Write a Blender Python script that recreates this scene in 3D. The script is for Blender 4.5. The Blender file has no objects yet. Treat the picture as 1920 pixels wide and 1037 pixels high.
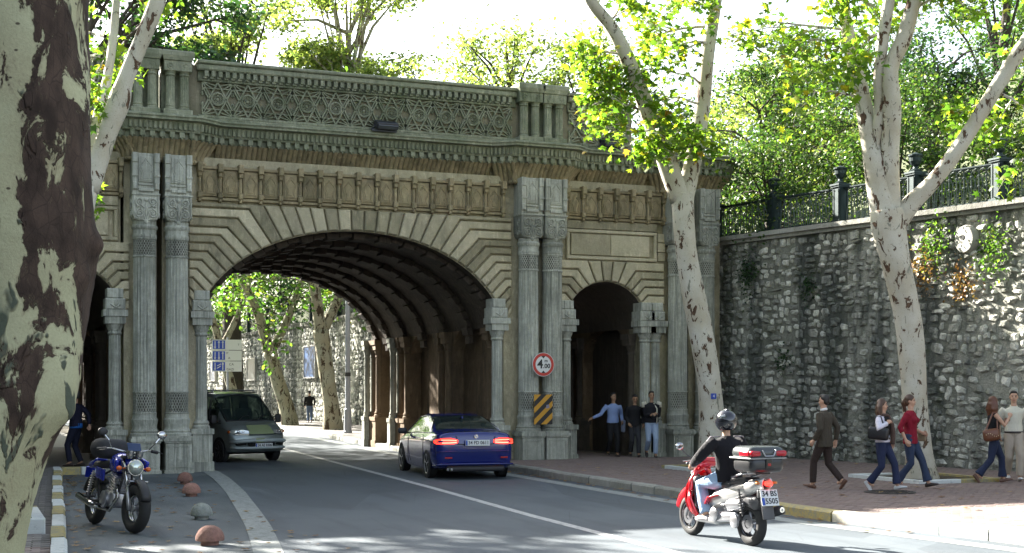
import bpy, math, random
import numpy as np
from math import sin, cos, pi, radians, sqrt, atan2
from mathutils import Vector, Matrix

# ------------------------------------------------------------------ camera
scn = bpy.context.scene
COL = scn.collection
cam_d = bpy.data.cameras.new('camera')
cam = bpy.data.objects.new('camera', cam_d)
COL.objects.link(cam)
cam.location = (0, 0, 1.85)
cam.rotation_euler = (radians(90), 0, radians(-22.27))
cam_d.sensor_width = 36.0
cam_d.lens = 47.62
cam_d.shift_y = 0.1091
cam_d.clip_start = 0.1
cam_d.clip_end = 2000
scn.camera = cam

# ------------------------------------------------------------------ light
SUN = Vector((-0.5, 1.0, 0.628)).normalized()          # direction towards the sun
EL = math.asin(SUN.z)
world = bpy.data.worlds.new('World')
scn.world = world
world.use_nodes = True
wn = world.node_tree
wn.nodes.clear()
wo = wn.nodes.new('ShaderNodeOutputWorld')
wb = wn.nodes.new('ShaderNodeBackground')
sky = wn.nodes.new('ShaderNodeTexSky')
sky.sky_type = 'NISHITA'
sky.sun_disc = False
sky.sun_elevation = EL
sky.sun_rotation = atan2(SUN.x, SUN.y)
sky.air_density = 1.0
sky.dust_density = 3.0
sky.ozone_density = 1.0
hsv = wn.nodes.new('ShaderNodeHueSaturation')
hsv.inputs['Saturation'].default_value = 0.62
wn.links.new(sky.outputs[0], hsv.inputs['Color'])
wn.links.new(hsv.outputs[0], wb.inputs['Color'])
wb.inputs['Strength'].default_value = 0.065
wn.links.new(wb.outputs[0], wo.inputs['Surface'])
sl = bpy.data.lights.new('sun', 'SUN')
sl.energy = 5.0
sl.angle = radians(0.53)
sl.color = (1.0, 0.95, 0.86)
so = bpy.data.objects.new('sun', sl)
COL.objects.link(so)
so.rotation_euler = (-SUN).to_track_quat('-Z', 'Y').to_euler()
so.location = (-20, 60, 40)
scn.view_settings.view_transform = 'Standard'
scn.view_settings.look = 'None'
scn.view_settings.gamma = 1
scn.view_settings.use_curve_mapping = False
scn.view_settings.exposure = 3.0
scn.cycles.max_bounces = 6
scn.cycles.diffuse_bounces = 4
scn.cycles.transparent_max_bounces = 6
scn.cycles.use_adaptive_sampling = True

R = random.Random(7)
NR = np.random.default_rng(11)

# ------------------------------------------------------------------ object helpers
def tag(o, label=None, cat=None, group=None, kind=None):
    if label: o['label'] = label
    if cat: o['category'] = cat
    if group: o['group'] = group
    if kind: o['kind'] = kind
    return o

def link(o, parent=None, world_space=False):
    COL.objects.link(o)
    if parent is not None:
        o.parent = parent
        if world_space:
            t = parent
            m = Matrix.Identity(4)
            chain = []
            while t is not None:
                chain.append(t); t = t.parent
            for t in reversed(chain):
                m = m @ t.matrix_parent_inverse @ t.matrix_basis
            o.matrix_parent_inverse = m.inverted()
    return o

def empty(name, loc, rz=0.0, label=None, cat=None, group=None, kind=None):
    o = bpy.data.objects.new(name, None)
    o.empty_display_size = 0.2
    o.location = loc
    o.rotation_euler = (0, 0, rz)
    COL.objects.link(o)
    return tag(o, label, cat, group, kind)

class MB:
    """collects verts / faces and links them as one mesh object"""
    def __init__(s):
        s.v = []; s.f = []; s.m = []
    def add(s, vs, fs, m=0):
        b = len(s.v)
        s.v.extend([tuple(p) for p in vs])
        s.f.extend([tuple(i + b for i in f) for f in fs])
        s.m.extend([m] * len(fs))
        return s
    def box(s, x0, x1, y0, y1, z0, z1, m=0):
        if x0 > x1: x0, x1 = x1, x0
        if y0 > y1: y0, y1 = y1, y0
        return s.add([(x0,y0,z0),(x1,y0,z0),(x1,y1,z0),(x0,y1,z0),(x0,y0,z1),(x1,y0,z1),(x1,y1,z1),(x0,y1,z1)],
                     [(0,3,2,1),(4,5,6,7),(0,1,5,4),(1,2,6,5),(2,3,7,6),(3,0,4,7)], m)
    def cbox(s, x0, x1, y0, y1, z0, z1, c=0.01, m=0):
        """box with chamfered front (-Y) face edges"""
        return s.prism([(x0,z0),(x1,z0),(x1,z1),(x0,z1)], y1, y0, c, m)
    def obox(s, c, size, rot=(0,0,0), m=0):
        from mathutils import Euler
        M = Euler(rot).to_matrix()
        h = [q/2 for q in size]
        vs = [Vector(c) + M @ Vector((sx*h[0], sy*h[1], sz*h[2])) for sx,sy,sz in
              [(-1,-1,-1),(1,-1,-1),(1,1,-1),(-1,1,-1),(-1,-1,1),(1,-1,1),(1,1,1),(-1,1,1)]]
        return s.add(vs, [(0,3,2,1),(4,5,6,7),(0,1,5,4),(1,2,6,5),(2,3,7,6),(3,0,4,7)], m)
    def rbox(s, c, size, r, rot=(0,0,0), n=3, m=0):
        """rounded box"""
        from mathutils import Euler
        M = Euler(rot).to_matrix()
        hx, hy, hz = [max(q/2 - r, 0.0001) for q in size]
        vs = []; fs = []
        N = 4*(n+1)
        rings = 2*(n+1)
        for k in range(rings):
            if k <= n: ph = -pi/2 + (pi/2)*k/n; zz = -hz
            else: ph = (pi/2)*(k-n-1)/n; zz = hz
            for q in range(4):
                for j in range(n+1):
                    th = q*pi/2 + (pi/2)*j/n
                    sx = (1,-1,-1,1)[q]; sy = (1,1,-1,-1)[q]
                    vs.append(Vector(c) + M @ Vector((sx*hx + r*cos(ph)*cos(th), sy*hy + r*cos(ph)*sin(th), zz + r*sin(ph))))
        for k in range(rings-1):
            for j in range(N):
                a = k*N+j; b = k*N+(j+1) % N
                fs.append((a, b, b+N, a+N))
        fs.append(tuple(reversed(range(N)))); fs.append(tuple(range((rings-1)*N, rings*N)))
        return s.add(vs, fs, m)
    def prism(s, poly, ya, yb, c=0.0, m=0, back=False):
        """polygon in XZ extruded along Y from ya (back) to yb (front), front face chamfered by c"""
        n = len(poly)
        ar = sum(poly[i][0]*poly[(i+1)%n][1] - poly[(i+1)%n][0]*poly[i][1] for i in range(n))
        if ar < 0: poly = poly[::-1]
        vs = [(x, ya, z) for x, z in poly]
        sg = 1 if yb < ya else -1
        fs = []
        if c > 0:
            ins = inset(poly, c)
            vs += [(x, yb + sg*c, z) for x, z in poly] + [(x, yb, z) for x, z in ins]
            rings = 3
        else:
            vs += [(x, yb, z) for x, z in poly]
            rings = 2
        for k in range(rings-1):
            for i in range(n):
                j = (i+1) % n
                fs.append((k*n+i, k*n+j, (k+1)*n+j, (k+1)*n+i) if sg > 0 else (k*n+j, k*n+i, (k+1)*n+i, (k+1)*n+j))
        fs.append(tuple((rings-1)*n+i for i in (range(n) if sg > 0 else reversed(range(n)))))
        if back: fs.append(tuple(reversed(range(n))) if sg > 0 else tuple(range(n)))
        return s.add(vs, fs, m)
    def lathe(s, prof, n=24, c=(0,0,0), m=0, fl=0, fd=0.0, frng=None, axis='z', cap=True):
        """profile [(r,z)] around an axis; fl flutes of depth fd for rings whose z lies in frng"""
        vs = []; fs = []
        if fl: n = fl*4
        for r, z in prof:
            for j in range(n):
                a = 2*pi*j/n
                rr = r
                if fl and frng and frng[0] - 1e-6 <= z <= frng[1] + 1e-6 and j % 4 in (1, 2, 3):
                    rr = r - fd*(1.0 if j % 4 == 2 else 0.75)
                x, y = rr*cos(a), rr*sin(a)
                if axis == 'z': p = (c[0]+x, c[1]+y, c[2]+z)
                elif axis == 'x': p = (c[0]+z, c[1]+x, c[2]+y)
                else: p = (c[0]+y, c[1]+z, c[2]+x)
                vs.append(p)
        for k in range(len(prof)-1):
            for j in range(n):
                a = k*n+j; b = k*n+(j+1) % n
                fs.append((a, b, b+n, a+n))
        if cap:
            fs.append(tuple(reversed(range(n)))); fs.append(tuple(range((len(prof)-1)*n, len(prof)*n)))
        return s.add(vs, fs, m)
    def tube(s, pts, rad, n=8, m=0, cap=True, sq=1.0, jit=None):
        pts = [Vector(p) for p in pts]
        if not hasattr(rad, '__len__'): rad = [rad]*len(pts)
        vs = []; fs = []
        up = Vector((0, 0, 1))
        t0 = (pts[1]-pts[0]).normalized()
        if abs(t0.z) > 0.9: up = Vector((0, 1, 0))
        u = t0.cross(up).normalized()
        for i, p in enumerate(pts):
            if i == 0: t = pts[1]-pts[0]
            elif i == len(pts)-1: t = pts[-1]-pts[-2]
            else: t = (pts[i+1]-pts[i]).normalized() + (pts[i]-pts[i-1]).normalized()
            if t.length < 1e-9: t = t0
            t.normalize()
            u = (u - t*u.dot(t)).normalized()
            w = t.cross(u)
            for j in range(n):
                a = 2*pi*j/n
                r = rad[i]
                if jit: r *= jit(i, a)
                vs.append(p + u*(r*cos(a)) + w*(r*sq*sin(a)))
        for k in range(len(pts)-1):
            for j in range(n):
                a = k*n+j; b = k*n+(j+1) % n
                fs.append((a, b, b+n, a+n))
        if cap:
            fs.append(tuple(reversed(range(n)))); fs.append(tuple(range((len(pts)-1)*n, len(pts)*n)))
        return s.add(vs, fs, m)
    def ball(s, c, r, n=12, k=8, m=0, rot=None):
        if not hasattr(r, '__len__'): r = (r, r, r)
        vs = []; fs = []
        M = rot.to_matrix() if rot is not None else None
        for i in range(k+1):
            ph = -pi/2 + pi*i/k
            for j in range(n):
                th = 2*pi*j/n
                p = Vector((r[0]*cos(ph)*cos(th), r[1]*cos(ph)*sin(th), r[2]*sin(ph)))
                if M: p = M @ p
                vs.append(Vector(c)+p)
        for i in range(k):
            for j in range(n):
                a = i*n+j; b = i*n+(j+1) % n
                fs.append((a, b, b+n, a+n))
        return s.add(vs, fs, m)
    def torus(s, c, R0, r0, n=28, k=8, axis='y', m=0, sq=1.0):
        vs = []; fs = []
        for i in range(n):
            a = 2*pi*i/n
            for j in range(k):
                b = 2*pi*j/k
                q = R0 + r0*cos(b); h = r0*sq*sin(b)
                if axis == 'y': p = (c[0]+q*cos(a), c[1]+h, c[2]+q*sin(a))
                elif axis == 'x': p = (c[0]+h, c[1]+q*cos(a), c[2]+q*sin(a))
                else: p = (c[0]+q*cos(a), c[1]+q*sin(a), c[2]+h)
                vs.append(p)
        for i in range(n):
            for j in range(k):
                fs.append((i*k+j, i*k+(j+1) % k, ((i+1) % n)*k+(j+1) % k, ((i+1) % n)*k+j))
        return s.add(vs, fs, m)
    def mesh(s, name, mats, smooth=False, fix=True, auto=None):
        me = bpy.data.meshes.new(name)
        me.from_pydata(s.v, [], s.f)
        if not isinstance(mats, (list, tuple)): mats = [mats]
        for q in mats: me.materials.append(q)
        if len(mats) > 1: me.polygons.foreach_set('material_index', s.m)
        if fix:
            import bmesh
            bm = bmesh.new(); bm.from_mesh(me)
            bmesh.ops.recalc_face_normals(bm, faces=bm.faces)
            bm.to_mesh(me); bm.free()
        if smooth or auto:
            me.polygons.foreach_set('use_smooth', [True]*len(me.polygons))
            if auto: me.set_sharp_from_angle(angle=radians(auto))
        me.update()
        return me
    def build(s, name, mats, parent=None, smooth=False, ws=False, fix=True, auto=None, **kw):
        o = bpy.data.objects.new(name, s.mesh(name, mats, smooth, fix, auto))
        link(o, parent, ws)
        return tag(o, **kw) if kw else o

def inset(poly, d):
    n = len(poly); out = []
    for i in range(n):
        p0 = Vector(poly[i-1]); p1 = Vector(poly[i]); p2 = Vector(poly[(i+1) % n])
        e1 = (p1-p0); e2 = (p2-p1)
        if e1.length < 1e-6 or e2.length < 1e-6: out.append(tuple(p1)); continue
        e1.normalize(); e2.normalize()
        n1 = Vector((-e1.y, e1.x)); n2 = Vector((-e2.y, e2.x))
        b = n1+n2
        if b.length < 1e-4: out.append(tuple(p1+n1*d)); continue
        b.normalize()
        k = max(b.dot(n1), 0.35)
        out.append(tuple(p1 + b*(d/k)))
    return out

def ccw(poly):
    n = len(poly)
    ar = sum(poly[i][0]*poly[(i+1)%n][1] - poly[(i+1)%n][0]*poly[i][1] for i in range(n))
    return poly if ar > 0 else poly[::-1]

def inst(me, name, loc, parent, rz=0, ws=True, scale=None, **kw):
    o = bpy.data.objects.new(name, me)
    o.location = loc
    o.rotation_euler = (0, 0, rz)
    if scale: o.scale = scale
    link(o, parent, ws)
    return tag(o, **kw) if kw else o

def copy_tree(o, parent=None):
    c = o.copy(); COL.objects.link(c)
    if parent is not None: c.parent = parent
    for ch in list(o.children): copy_tree(ch, c)
    return c

# ------------------------------------------------------------------ materials
class NT:
    def __init__(s, name):
        s.mat = bpy.data.materials.new(name); s.mat.use_nodes = True
        s.t = s.mat.node_tree; s.t.nodes.clear()
        s.out = s.n('ShaderNodeOutputMaterial')
    def n(s, typ, **kw):
        q = s.t.nodes.new(typ)
        for k, v in kw.items(): setattr(q, k, v)
        return q
    def l(s, a, b): s.t.links.new(a, b)
    def set(s, q, i, v):
        if hasattr(v, 'is_linked') or isinstance(v, bpy.types.NodeSocket): s.l(v, q.inputs[i])
        else: q.inputs[i].default_value = v
    def pos(s, scale=(1,1,1), obj=False):
        if obj: src = s.n('ShaderNodeTexCoord').outputs['Object']
        else: src = s.n('ShaderNodeNewGeometry').outputs['Position']
        mp = s.n('ShaderNodeMapping'); mp.inputs['Scale'].default_value = scale
        s.l(src, mp.inputs[0]); return mp.outputs[0]
    def noise(s, vec, scale, detail=4, rough=0.55, dist=0.0):
        q = s.n('ShaderNodeTexNoise'); s.l(vec, q.inputs['Vector'])
        q.inputs['Scale'].default_value = scale; q.inputs['Detail'].default_value = detail
        q.inputs['Roughness'].default_value = rough; q.inputs['Distortion'].default_value = dist
        return q.outputs[0]
    def vor(s, vec, scale, feature='F1', rnd=1.0):
        q = s.n('ShaderNodeTexVoronoi', feature=feature); s.l(vec, q.inputs['Vector'])
        q.inputs['Scale'].default_value = scale; q.inputs['Randomness'].default_value = rnd
        return q
    def ramp(s, fac, stops, interp='LINEAR'):
        q = s.n('ShaderNodeValToRGB'); q.color_ramp.interpolation = interp
        el = q.color_ramp.elements
        while len(el) < len(stops): el.new(0.5)
        for e, (p, c) in zip(el, stops):
            e.position = p
            if not hasattr(c, '__len__'): c = (c, c, c)
            e.color = (*c[:3], 1)
        s.l(fac, q.inputs[0]); return q.outputs[0]
    def math(s, op, a, b=None, c=None, clamp=False):
        q = s.n('ShaderNodeMath', operation=op, use_clamp=clamp)
        s.set(q, 0, a)
        if b is not None: s.set(q, 1, b)
        if c is not None: s.set(q, 2, c)
        return q.outputs[0]
    def mix(s, fac, a, b, mode='MIX'):
        q = s.n('ShaderNodeMix', data_type='RGBA', blend_type=mode)
        s.set(q, 0, fac)
        for i, v in ((6, a), (7, b)):
            if isinstance(v, (tuple, list)): v = (*v[:3], 1)
            s.set(q, i, v)
        return q.outputs[2]
    def bump(s, h, strength=0.5, dist=0.02, normal=None):
        q = s.n('ShaderNodeBump'); s.set(q, 'Strength', strength); s.set(q, 'Distance', dist)
        s.l(h, q.inputs['Height'])
        if normal is not None: s.l(normal, q.inputs['Normal'])
        return q.outputs[0]
    def pbr(s, color, rough=0.8, normal=None, metal=0.0, spec=None, coat=0.0, **kw):
        q = s.n('ShaderNodeBsdfPrincipled')
        if isinstance(color, (tuple, list)): color = (*color[:3], 1)
        s.set(q, 'Base Color', color); s.set(q, 'Roughness', rough); s.set(q, 'Metallic', metal)
        if spec is not None: s.set(q, 'Specular IOR Level', spec)
        if coat: s.set(q, 'Coat Weight', coat); s.set(q, 'Coat Roughness', 0.03)
        for k, v in kw.items(): s.set(q, k, v)
        if normal is not None: s.l(normal, q.inputs['Normal'])
        s.l(q.outputs[0], s.out.inputs[0]); return q

def simple(name, color, rough=0.6, metal=0.0, coat=0.0, var=0.12, bump=0.0, bscale=60, spec=None, emit=None):
    t = NT(name); p = t.pos(obj=True)
    nz = t.noise(p, 9, 5)
    c = t.mix(t.math('MULTIPLY', nz, var*2), color, tuple(q*0.55 for q in color))
    n = t.bump(t.noise(p, bscale, 4), bump, 0.004) if bump else None
    kw = {}
    if emit: kw = {'Emission Color': (*emit[0], 1), 'Emission Strength': emit[1]}
    t.pbr(c, t.math('ADD', rough, t.math('MULTIPLY', t.math('SUBTRACT', nz, 0.5), 0.15), clamp=True), n, metal, spec, coat, **kw)
    return t.mat

def rock(name, ca, cb, cstain, stain=0.5, moss=0.0, cm=(0.10, 0.13, 0.05), scale=1.0, bump=0.6, rnd=0.25, streak=(5, 5, 0.5), mossz=None):
    """weathered stone: two tones, vertical run-off stains, moss, pits"""
    t = NT(name); p = t.pos()
    big = t.noise(p, 1.1*scale, 6, 0.62)
    mid = t.noise(p, 7*scale, 5, 0.6)
    fine = t.noise(p, 55, 4, 0.6)
    c = t.mix(t.ramp(big, [(0.32, 0), (0.68, 1)]), ca, cb)
    c = t.mix(t.math('MULTIPLY', t.ramp(mid, [(0.35, 1), (0.6, 0)]), 0.45), c, tuple(q*0.6 for q in ca))
    ps = t.pos(streak)
    st = t.noise(ps, 1.0, 5, 0.65)
    c = t.mix(t.math('MULTIPLY', t.ramp(st, [(0.50, 0), (0.66, 1)]), stain), c, cstain)
    c = t.mix(t.math('MULTIPLY', t.ramp(t.noise(ps, 2.7, 4), [(0.56, 0), (0.66, 1)]), stain*0.6), c, tuple(min(1, q*1.5) for q in cb))
    if moss > 0:
        mm = t.ramp(t.noise(p, 2.6, 6, 0.7), [(0.40, 0), (0.62, 1)])
        c = t.mix(t.math('MULTIPLY', mm, moss), c, cm)
    bl = t.ramp(t.noise(p, 0.55, 7, 0.72), [(0.42, 0), (0.60, 1)])
    c = t.mix(t.math('MULTIPLY', bl, 0.45*min(1, stain+0.1)), c, tuple(q*0.8 for q in cstain))
    oi = t.n('ShaderNodeObjectInfo')
    c = t.mix(rnd, c, t.mix(oi.outputs['Random'], tuple(q*0.62 for q in ca), tuple(min(1, q*1.3) for q in cb)))
    c = t.mix(0.35, c, t.ramp(fine, [(0.3, 0.35), (0.7, 1.0)]), 'MULTIPLY')
    h = t.math('ADD', t.math('MULTIPLY', mid, 1.0), t.math('MULTIPLY', fine, 0.35))
    t.pbr(c, 0.88, t.bump(h, bump, 0.03), spec=0.25)
    return t.mat
STONE = rock('facade_stone', (0.38, 0.33, 0.21), (0.62, 0.55, 0.39), (0.085, 0.08, 0.055), 0.9, 0.35, bump=1.0, rnd=0.45, streak=(4, 4, 1.3))
STONE_W = rock('frieze_stone', (0.33, 0.26, 0.145), (0.48, 0.39, 0.24), (0.10, 0.085, 0.055), 0.85, 0.35, (0.16, 0.19, 0.10), streak=(4, 4, 1.6), bump=0.9)
STONE_G = rock('mossy_stone', (0.25, 0.265, 0.175), (0.43, 0.43, 0.32), (0.07, 0.08, 0.05), 0.85, 0.65, (0.075, 0.11, 0.05), bump=0.9, streak=(6, 6, 1.2))
MARBLE = rock('column_marble', (0.33, 0.335, 0.28), (0.58, 0.58, 0.50), (0.10, 0.11, 0.095), 0.9, 0.08, scale=1.4, bump=0.3, streak=(14, 14, 0.45))
DARK = rock('recess_stone', (0.10, 0.09, 0.075), (0.16, 0.145, 0.12), (0.05, 0.05, 0.04), 0.5)
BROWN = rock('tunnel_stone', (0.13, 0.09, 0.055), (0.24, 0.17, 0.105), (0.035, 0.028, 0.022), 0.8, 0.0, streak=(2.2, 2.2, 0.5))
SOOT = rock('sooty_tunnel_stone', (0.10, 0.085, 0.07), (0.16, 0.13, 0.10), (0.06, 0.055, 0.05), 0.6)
STONE_R = rock('lattice_ground_shade_stone', (0.20, 0.18, 0.12), (0.30, 0.265, 0.19), (0.06, 0.07, 0.045), 0.6, 0.5, (0.07, 0.09, 0.045))  # ground behind the stars, recess shade put into its darker colour
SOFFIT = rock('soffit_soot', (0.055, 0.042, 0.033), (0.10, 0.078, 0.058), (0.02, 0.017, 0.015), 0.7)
# ================================================================== THE STONE BRIDGE
YF = 30.5                      # face of the wall
YB = 41.6                      # back face
CX = 8.61
bridge = empty('stone_bridge', (CX, 36, 0), 0, 'ornate weathered stone road bridge with one wide and two narrow arches', 'bridge')
def arch_main(x):
    u = max(0.0, 1 - ((x-CX)/3.72)**2)
    return 3.0 + 2.5*sqrt(u)
SX = 15.06; SR = 1.13; SZ = 3.39
def arch_small(x, cx):
    return SZ + sqrt(max(0, SR**2 - (x-cx)**2))
LX = 2*CX - SX
AM = 3.68
PL0, PL1 = 3.36, CX-AM          # left pier
PR0, PR1 = CX+AM, SX-SR         # right pier
OR0, OR1 = SX+SR, 18.35
OL0, OL1 = -1.0, LX-SR

def arch_plate(x0, x1, fn, ztop, y, n, name, mat, flip=False):
    b = MB(); xs = [x0 + (x1-x0)*(0.5-0.5*cos(pi*i/n)) for i in range(n+1)]
    for i in range(n):
        a, c = xs[i], xs[i+1]
        b.add([(a, y, fn(a)), (c, y, fn(c)), (c, y, ztop), (a, y, ztop)], [(0,1,2,3) if not flip else (3,2,1,0)])
    return b.build(name, mat, bridge, ws=True, fix=False)
def vault(x0, x1, fn, y0, y1, name, mat, thick=0.0, n=28):
    b = MB(); xs = [x0 + (x1-x0)*(0.5-0.5*cos(pi*i/n)) for i in range(n+1)]
    ny = 8
    for k in range(ny):
        ya = y0+(y1-y0)*k/ny; yb = y0+(y1-y0)*(k+1)/ny
        for i in range(n):
            a, c = xs[i], xs[i+1]
            b.add([(a, ya, fn(a)), (c, ya, fn(c)), (c, yb, fn(c)), (a, yb, fn(a))], [(3,2,1,0)])
    return b.build(name, mat, bridge, ws=True, fix=False)
WT = 7.0
arch_plate(PL1, PR0, arch_main, WT, YF+0.06, 40, 'front_wall', STONE)
arch_plate(SX-SR, SX+SR, lambda x: arch_small(x, SX), WT, YF+0.06, 18, 'front_wall', STONE)
arch_plate(LX-SR, LX+SR, lambda x: arch_small(x, LX), WT, YF+0.06, 18, 'front_wall', STONE)
arch_plate(PL1, PR0, arch_main, WT, YB, 40, 'back_wall', STONE, True)
arch_plate(SX-SR, SX+SR, lambda x: arch_small(x, SX), WT, YB, 18, 'back_wall', STONE, True)
arch_plate(LX-SR, LX+SR, lambda x: arch_small(x, LX), WT, YB, 18, 'back_wall', STONE, True)
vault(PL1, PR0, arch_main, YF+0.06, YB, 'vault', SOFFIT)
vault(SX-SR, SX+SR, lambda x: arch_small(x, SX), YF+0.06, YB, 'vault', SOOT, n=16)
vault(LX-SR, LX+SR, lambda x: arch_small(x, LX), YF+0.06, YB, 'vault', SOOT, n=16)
# piers: the cores stop short of the faces so that niches can be cut between engaged piers
def pier(x0, x1, slot=None, deep_l=0.34, deep_r=0.34, matl=None):
    b = MB()
    ylist = [(YF+0.06, YF+1.0), (34.3, 35.2), (37.9, 38.8), (YB-0.75, YB)]
    b.box(x0+deep_l, x1-deep_r, YF+1.0, YB-0.75, 0, WT)
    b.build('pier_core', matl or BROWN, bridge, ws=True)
    for i, (ya, yb) in enumerate(ylist):
        q = MB()
        if i == 0 and slot:
            q.box(x0, slot-0.06, ya, yb, 0, WT); q.box(slot+0.06, x1, ya, yb, 0, WT)
            q.box(slot-0.06, slot+0.06, ya+0.8, yb, 0, WT)
            q.build('pier', STONE, bridge, ws=True)
        else:
            q.box(x0, x1, ya, yb, 0, WT)
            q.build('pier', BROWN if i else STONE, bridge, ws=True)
    # arches closing the niches between the engaged piers
    for i in range(3):
        ya = ylist[i][1]; yb = ylist[i+1][0]
        w = (yb-ya)/2; cy = (ya+yb)/2
        for side, xa, xb in ((0, x0+0.005, x0+deep_l), (1, x1-deep_r, x1-0.005)):
            q = MB(); n = 12
            ys = [ya + (yb-ya)*(0.5-0.5*cos(pi*j/n)) for j in range(n+1)]
            zf = lambda y: 2.55 + 0.95*sqrt(max(0, 1-((y-cy)/w)**2))**0.8
            for j in range(n):
                a, c = ys[j], ys[j+1]; za, zc = zf(a), zf(c)
                xx = xa if side == 0 else xb
                q.add([(xx, a, za), (xx, c, zc), (xx, c, WT), (xx, a, WT)], [(0,1,2,3)])
                q.add([(xa, a, za), (xb, a, za), (xb, c, zc), (xa, c, zc)], [(0,1,2,3)])
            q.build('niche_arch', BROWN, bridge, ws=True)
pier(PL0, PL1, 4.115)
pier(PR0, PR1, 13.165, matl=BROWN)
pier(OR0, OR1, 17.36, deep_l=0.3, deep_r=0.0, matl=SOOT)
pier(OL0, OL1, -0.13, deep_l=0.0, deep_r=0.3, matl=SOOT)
# deck that carries the parapets
MB().box(-3, 18.3, YF+0.3, YB-0.2, 7.0, 7.6).build('deck', DARK, bridge, ws=True)

MB().box(-18, -1.45, YF+0.2, YB-0.2, -0.1, 9.05).build('sun_block_abutment', STONE_G, bridge, ws=True)  # plain unseen block, added to stop sun passing the bridge's left end
# ---- colonnettes on the inner faces of the engaged piers
def colonnette_mesh(h0, h1, r, ped, name, mat, fl=0):
    b = MB()
    pr = [(r*1.45, h0), (r*1.45, h0+0.05), (r*1.2, h0+0.09), (r*1.35, h0+0.13), (r*1.02, h0+0.19), (r, h0+0.3), (r*0.95, h1-0.25),
          (r*1.15, h1-0.21), (r*1.0, h1-0.16), (r*1.3, h1-0.06), (r*1.4, h1)]
    b.lathe(pr, 16, fl=fl, fd=r*0.1, frng=(h0+0.25, h1-0.24))
    if ped:
        b.box(-r*1.6, r*1.6, -r*1.6, r*1.6, 0, h0-0.12); b.box(-r*1.85, r*1.85, -r*1.85, r*1.85, h0-0.12, h0); b.box(-r*1.85, r*1.85, -r*1.85, r*1.85, 0, 0.22)
    b.box(-r*1.6, r*1.6, -r*1.6, r*1.6, h1, h1+0.16); b.box(-r*1.9, r*1.9, -r*1.9, r*1.9, h1+0.16, h1+0.30)
    return b.mesh(name, mat, auto=35)
cm_in = colonnette_mesh(0.95, 3.05, 0.12, True, 'pier_colonnette', BROWN)
cm_soot = colonnette_mesh(0.95, 2.95, 0.12, True, 'pier_colonnette', SOOT)
cm_far = colonnette_mesh(0.95, 3.05, 0.085, True, 'pier_colonnette', MARBLE)
for ya, yb in ((30.56, 31.5), (34.3, 35.2), (37.9, 38.8), (YB-0.75, YB)):
    for x, me in ((PL1, cm_in), (PR0, cm_in), (SX-SR, cm_soot), (SX+SR, cm_soot), (LX+SR, cm_soot), (LX-SR, cm_soot)):
        sg = 1 if x in (PL1, SX-SR, LX-SR) else -1
        if ya < 31:
            inst(me, 'colonnette', (x, ya+0.75, 0), bridge)
        else:
            inst(me, 'colonnette', (x, ya+0.16, 0), bridge); inst(me, 'colonnette', (x, yb-0.16, 0), bridge)
# slender paired shafts on the street edge of the rear piers that catch the sun
for yy in (YB+0.02, 38.86):
    for dx in (0.0, 0.2):
        inst(cm_far, 'colonnette', (PR0-0.22+dx, yy+0.02, 0), bridge)

# ---- transverse ribs with stepped voussoirs on the soffit
def rib(yc, w):
    b = MB(); n = 36
    for i in range(n):
        t0 = pi*(i+0.04)/n; t1 = pi*(i+0.96)/n
        d = 0.10 if i % 2 else 0.15
        P = lambda t, k: (CX-(3.72-k)*cos(t), 3.0+(2.5-k)*sin(t))
        a0, a1, b1, b0 = P(t0, 0.0), P(t1, 0.0), P(t1, d), P(t0, d)
        if min(a0[1], b0[1]) < 3.2: continue
        ww = w/2 if i % 2 else w/2+0.05
        b.prism([a0, a1, b1, b0], yc+ww, yc-ww, 0.012, back=True)
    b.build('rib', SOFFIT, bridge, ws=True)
for yc in (31.1, 32.9, 34.75, 36.6, 38.35, 40.0, 41.2): rib(yc, 0.34)

# ---- voussoirs with hooked horizontal beds
def hooked(cx, zc, a, b_, N, ext, xl, xr, ztop, amax=44, t0=0.0):
    """voussoirs left and right of the crown; each is radial near the intrados then turns level to the pier"""
    polys = []
    th = [t0 + (pi-2*t0)*i/N for i in range(N+1)]
    def I(t): return Vector((cx - a*cos(t), zc + b_*sin(t)))
    def Nn(t):
        return Vector((-cos(t)/a, sin(t)/b_)).normalized()
    def E(t):
        p = I(t); n = Nn(t); kk = abs(cos(t)); al = min(radians(amax), 1.45*atan2(abs(n.x), n.y)); k = ext*(1.55-1.15*kk)
        n = Vector((sin(al)*(-1 if cos(t) > 0 else 1), cos(al)))
        q = p + n*k
        level = True
        if q.y > ztop-0.09:
            k = (ztop-p.y)/max(n.y, 1e-3); q = p + n*k; level = False
        q.x = min(max(q.x, xl), xr)
        return q, level
    for i in range(N):
        ta, tb = th[i], th[i+1]
        mid = (ta+tb)/2
        sgn = -1 if mid < pi/2 - 1e-3 else (1 if mid > pi/2 + 1e-3 else 0)
        if sgn > 0: ta, tb = tb, ta      # ta is the joint nearer the springing
        (ea, la), (eb, lb) = E(ta), E(tb)
        if sgn == 0:
            poly = [I(ta), I(tb), eb, ea]
        else:
            xe = xl if sgn < 0 else xr
            poly = [I(ta), (I(ta)+I(tb))/2 + Nn(mid)*0.004, I(tb), eb]
            if la:
                poly += [Vector((xe, eb.y if lb else ztop))] if abs(eb.x-xe) > 0.03 or not lb else []
                poly += [Vector((xe, ea.y)), ea] if abs(ea.x-xe) > 0.03 else [Vector((xe, ea.y))]
            else:
                poly += [ea]
        pp = []
        for q in poly:
            if not pp or (Vector(q)-Vector(pp[-1])).length > 0.01: pp.append(Vector(q))
        polys.append([tuple(q) for q in pp])
    return polys
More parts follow.
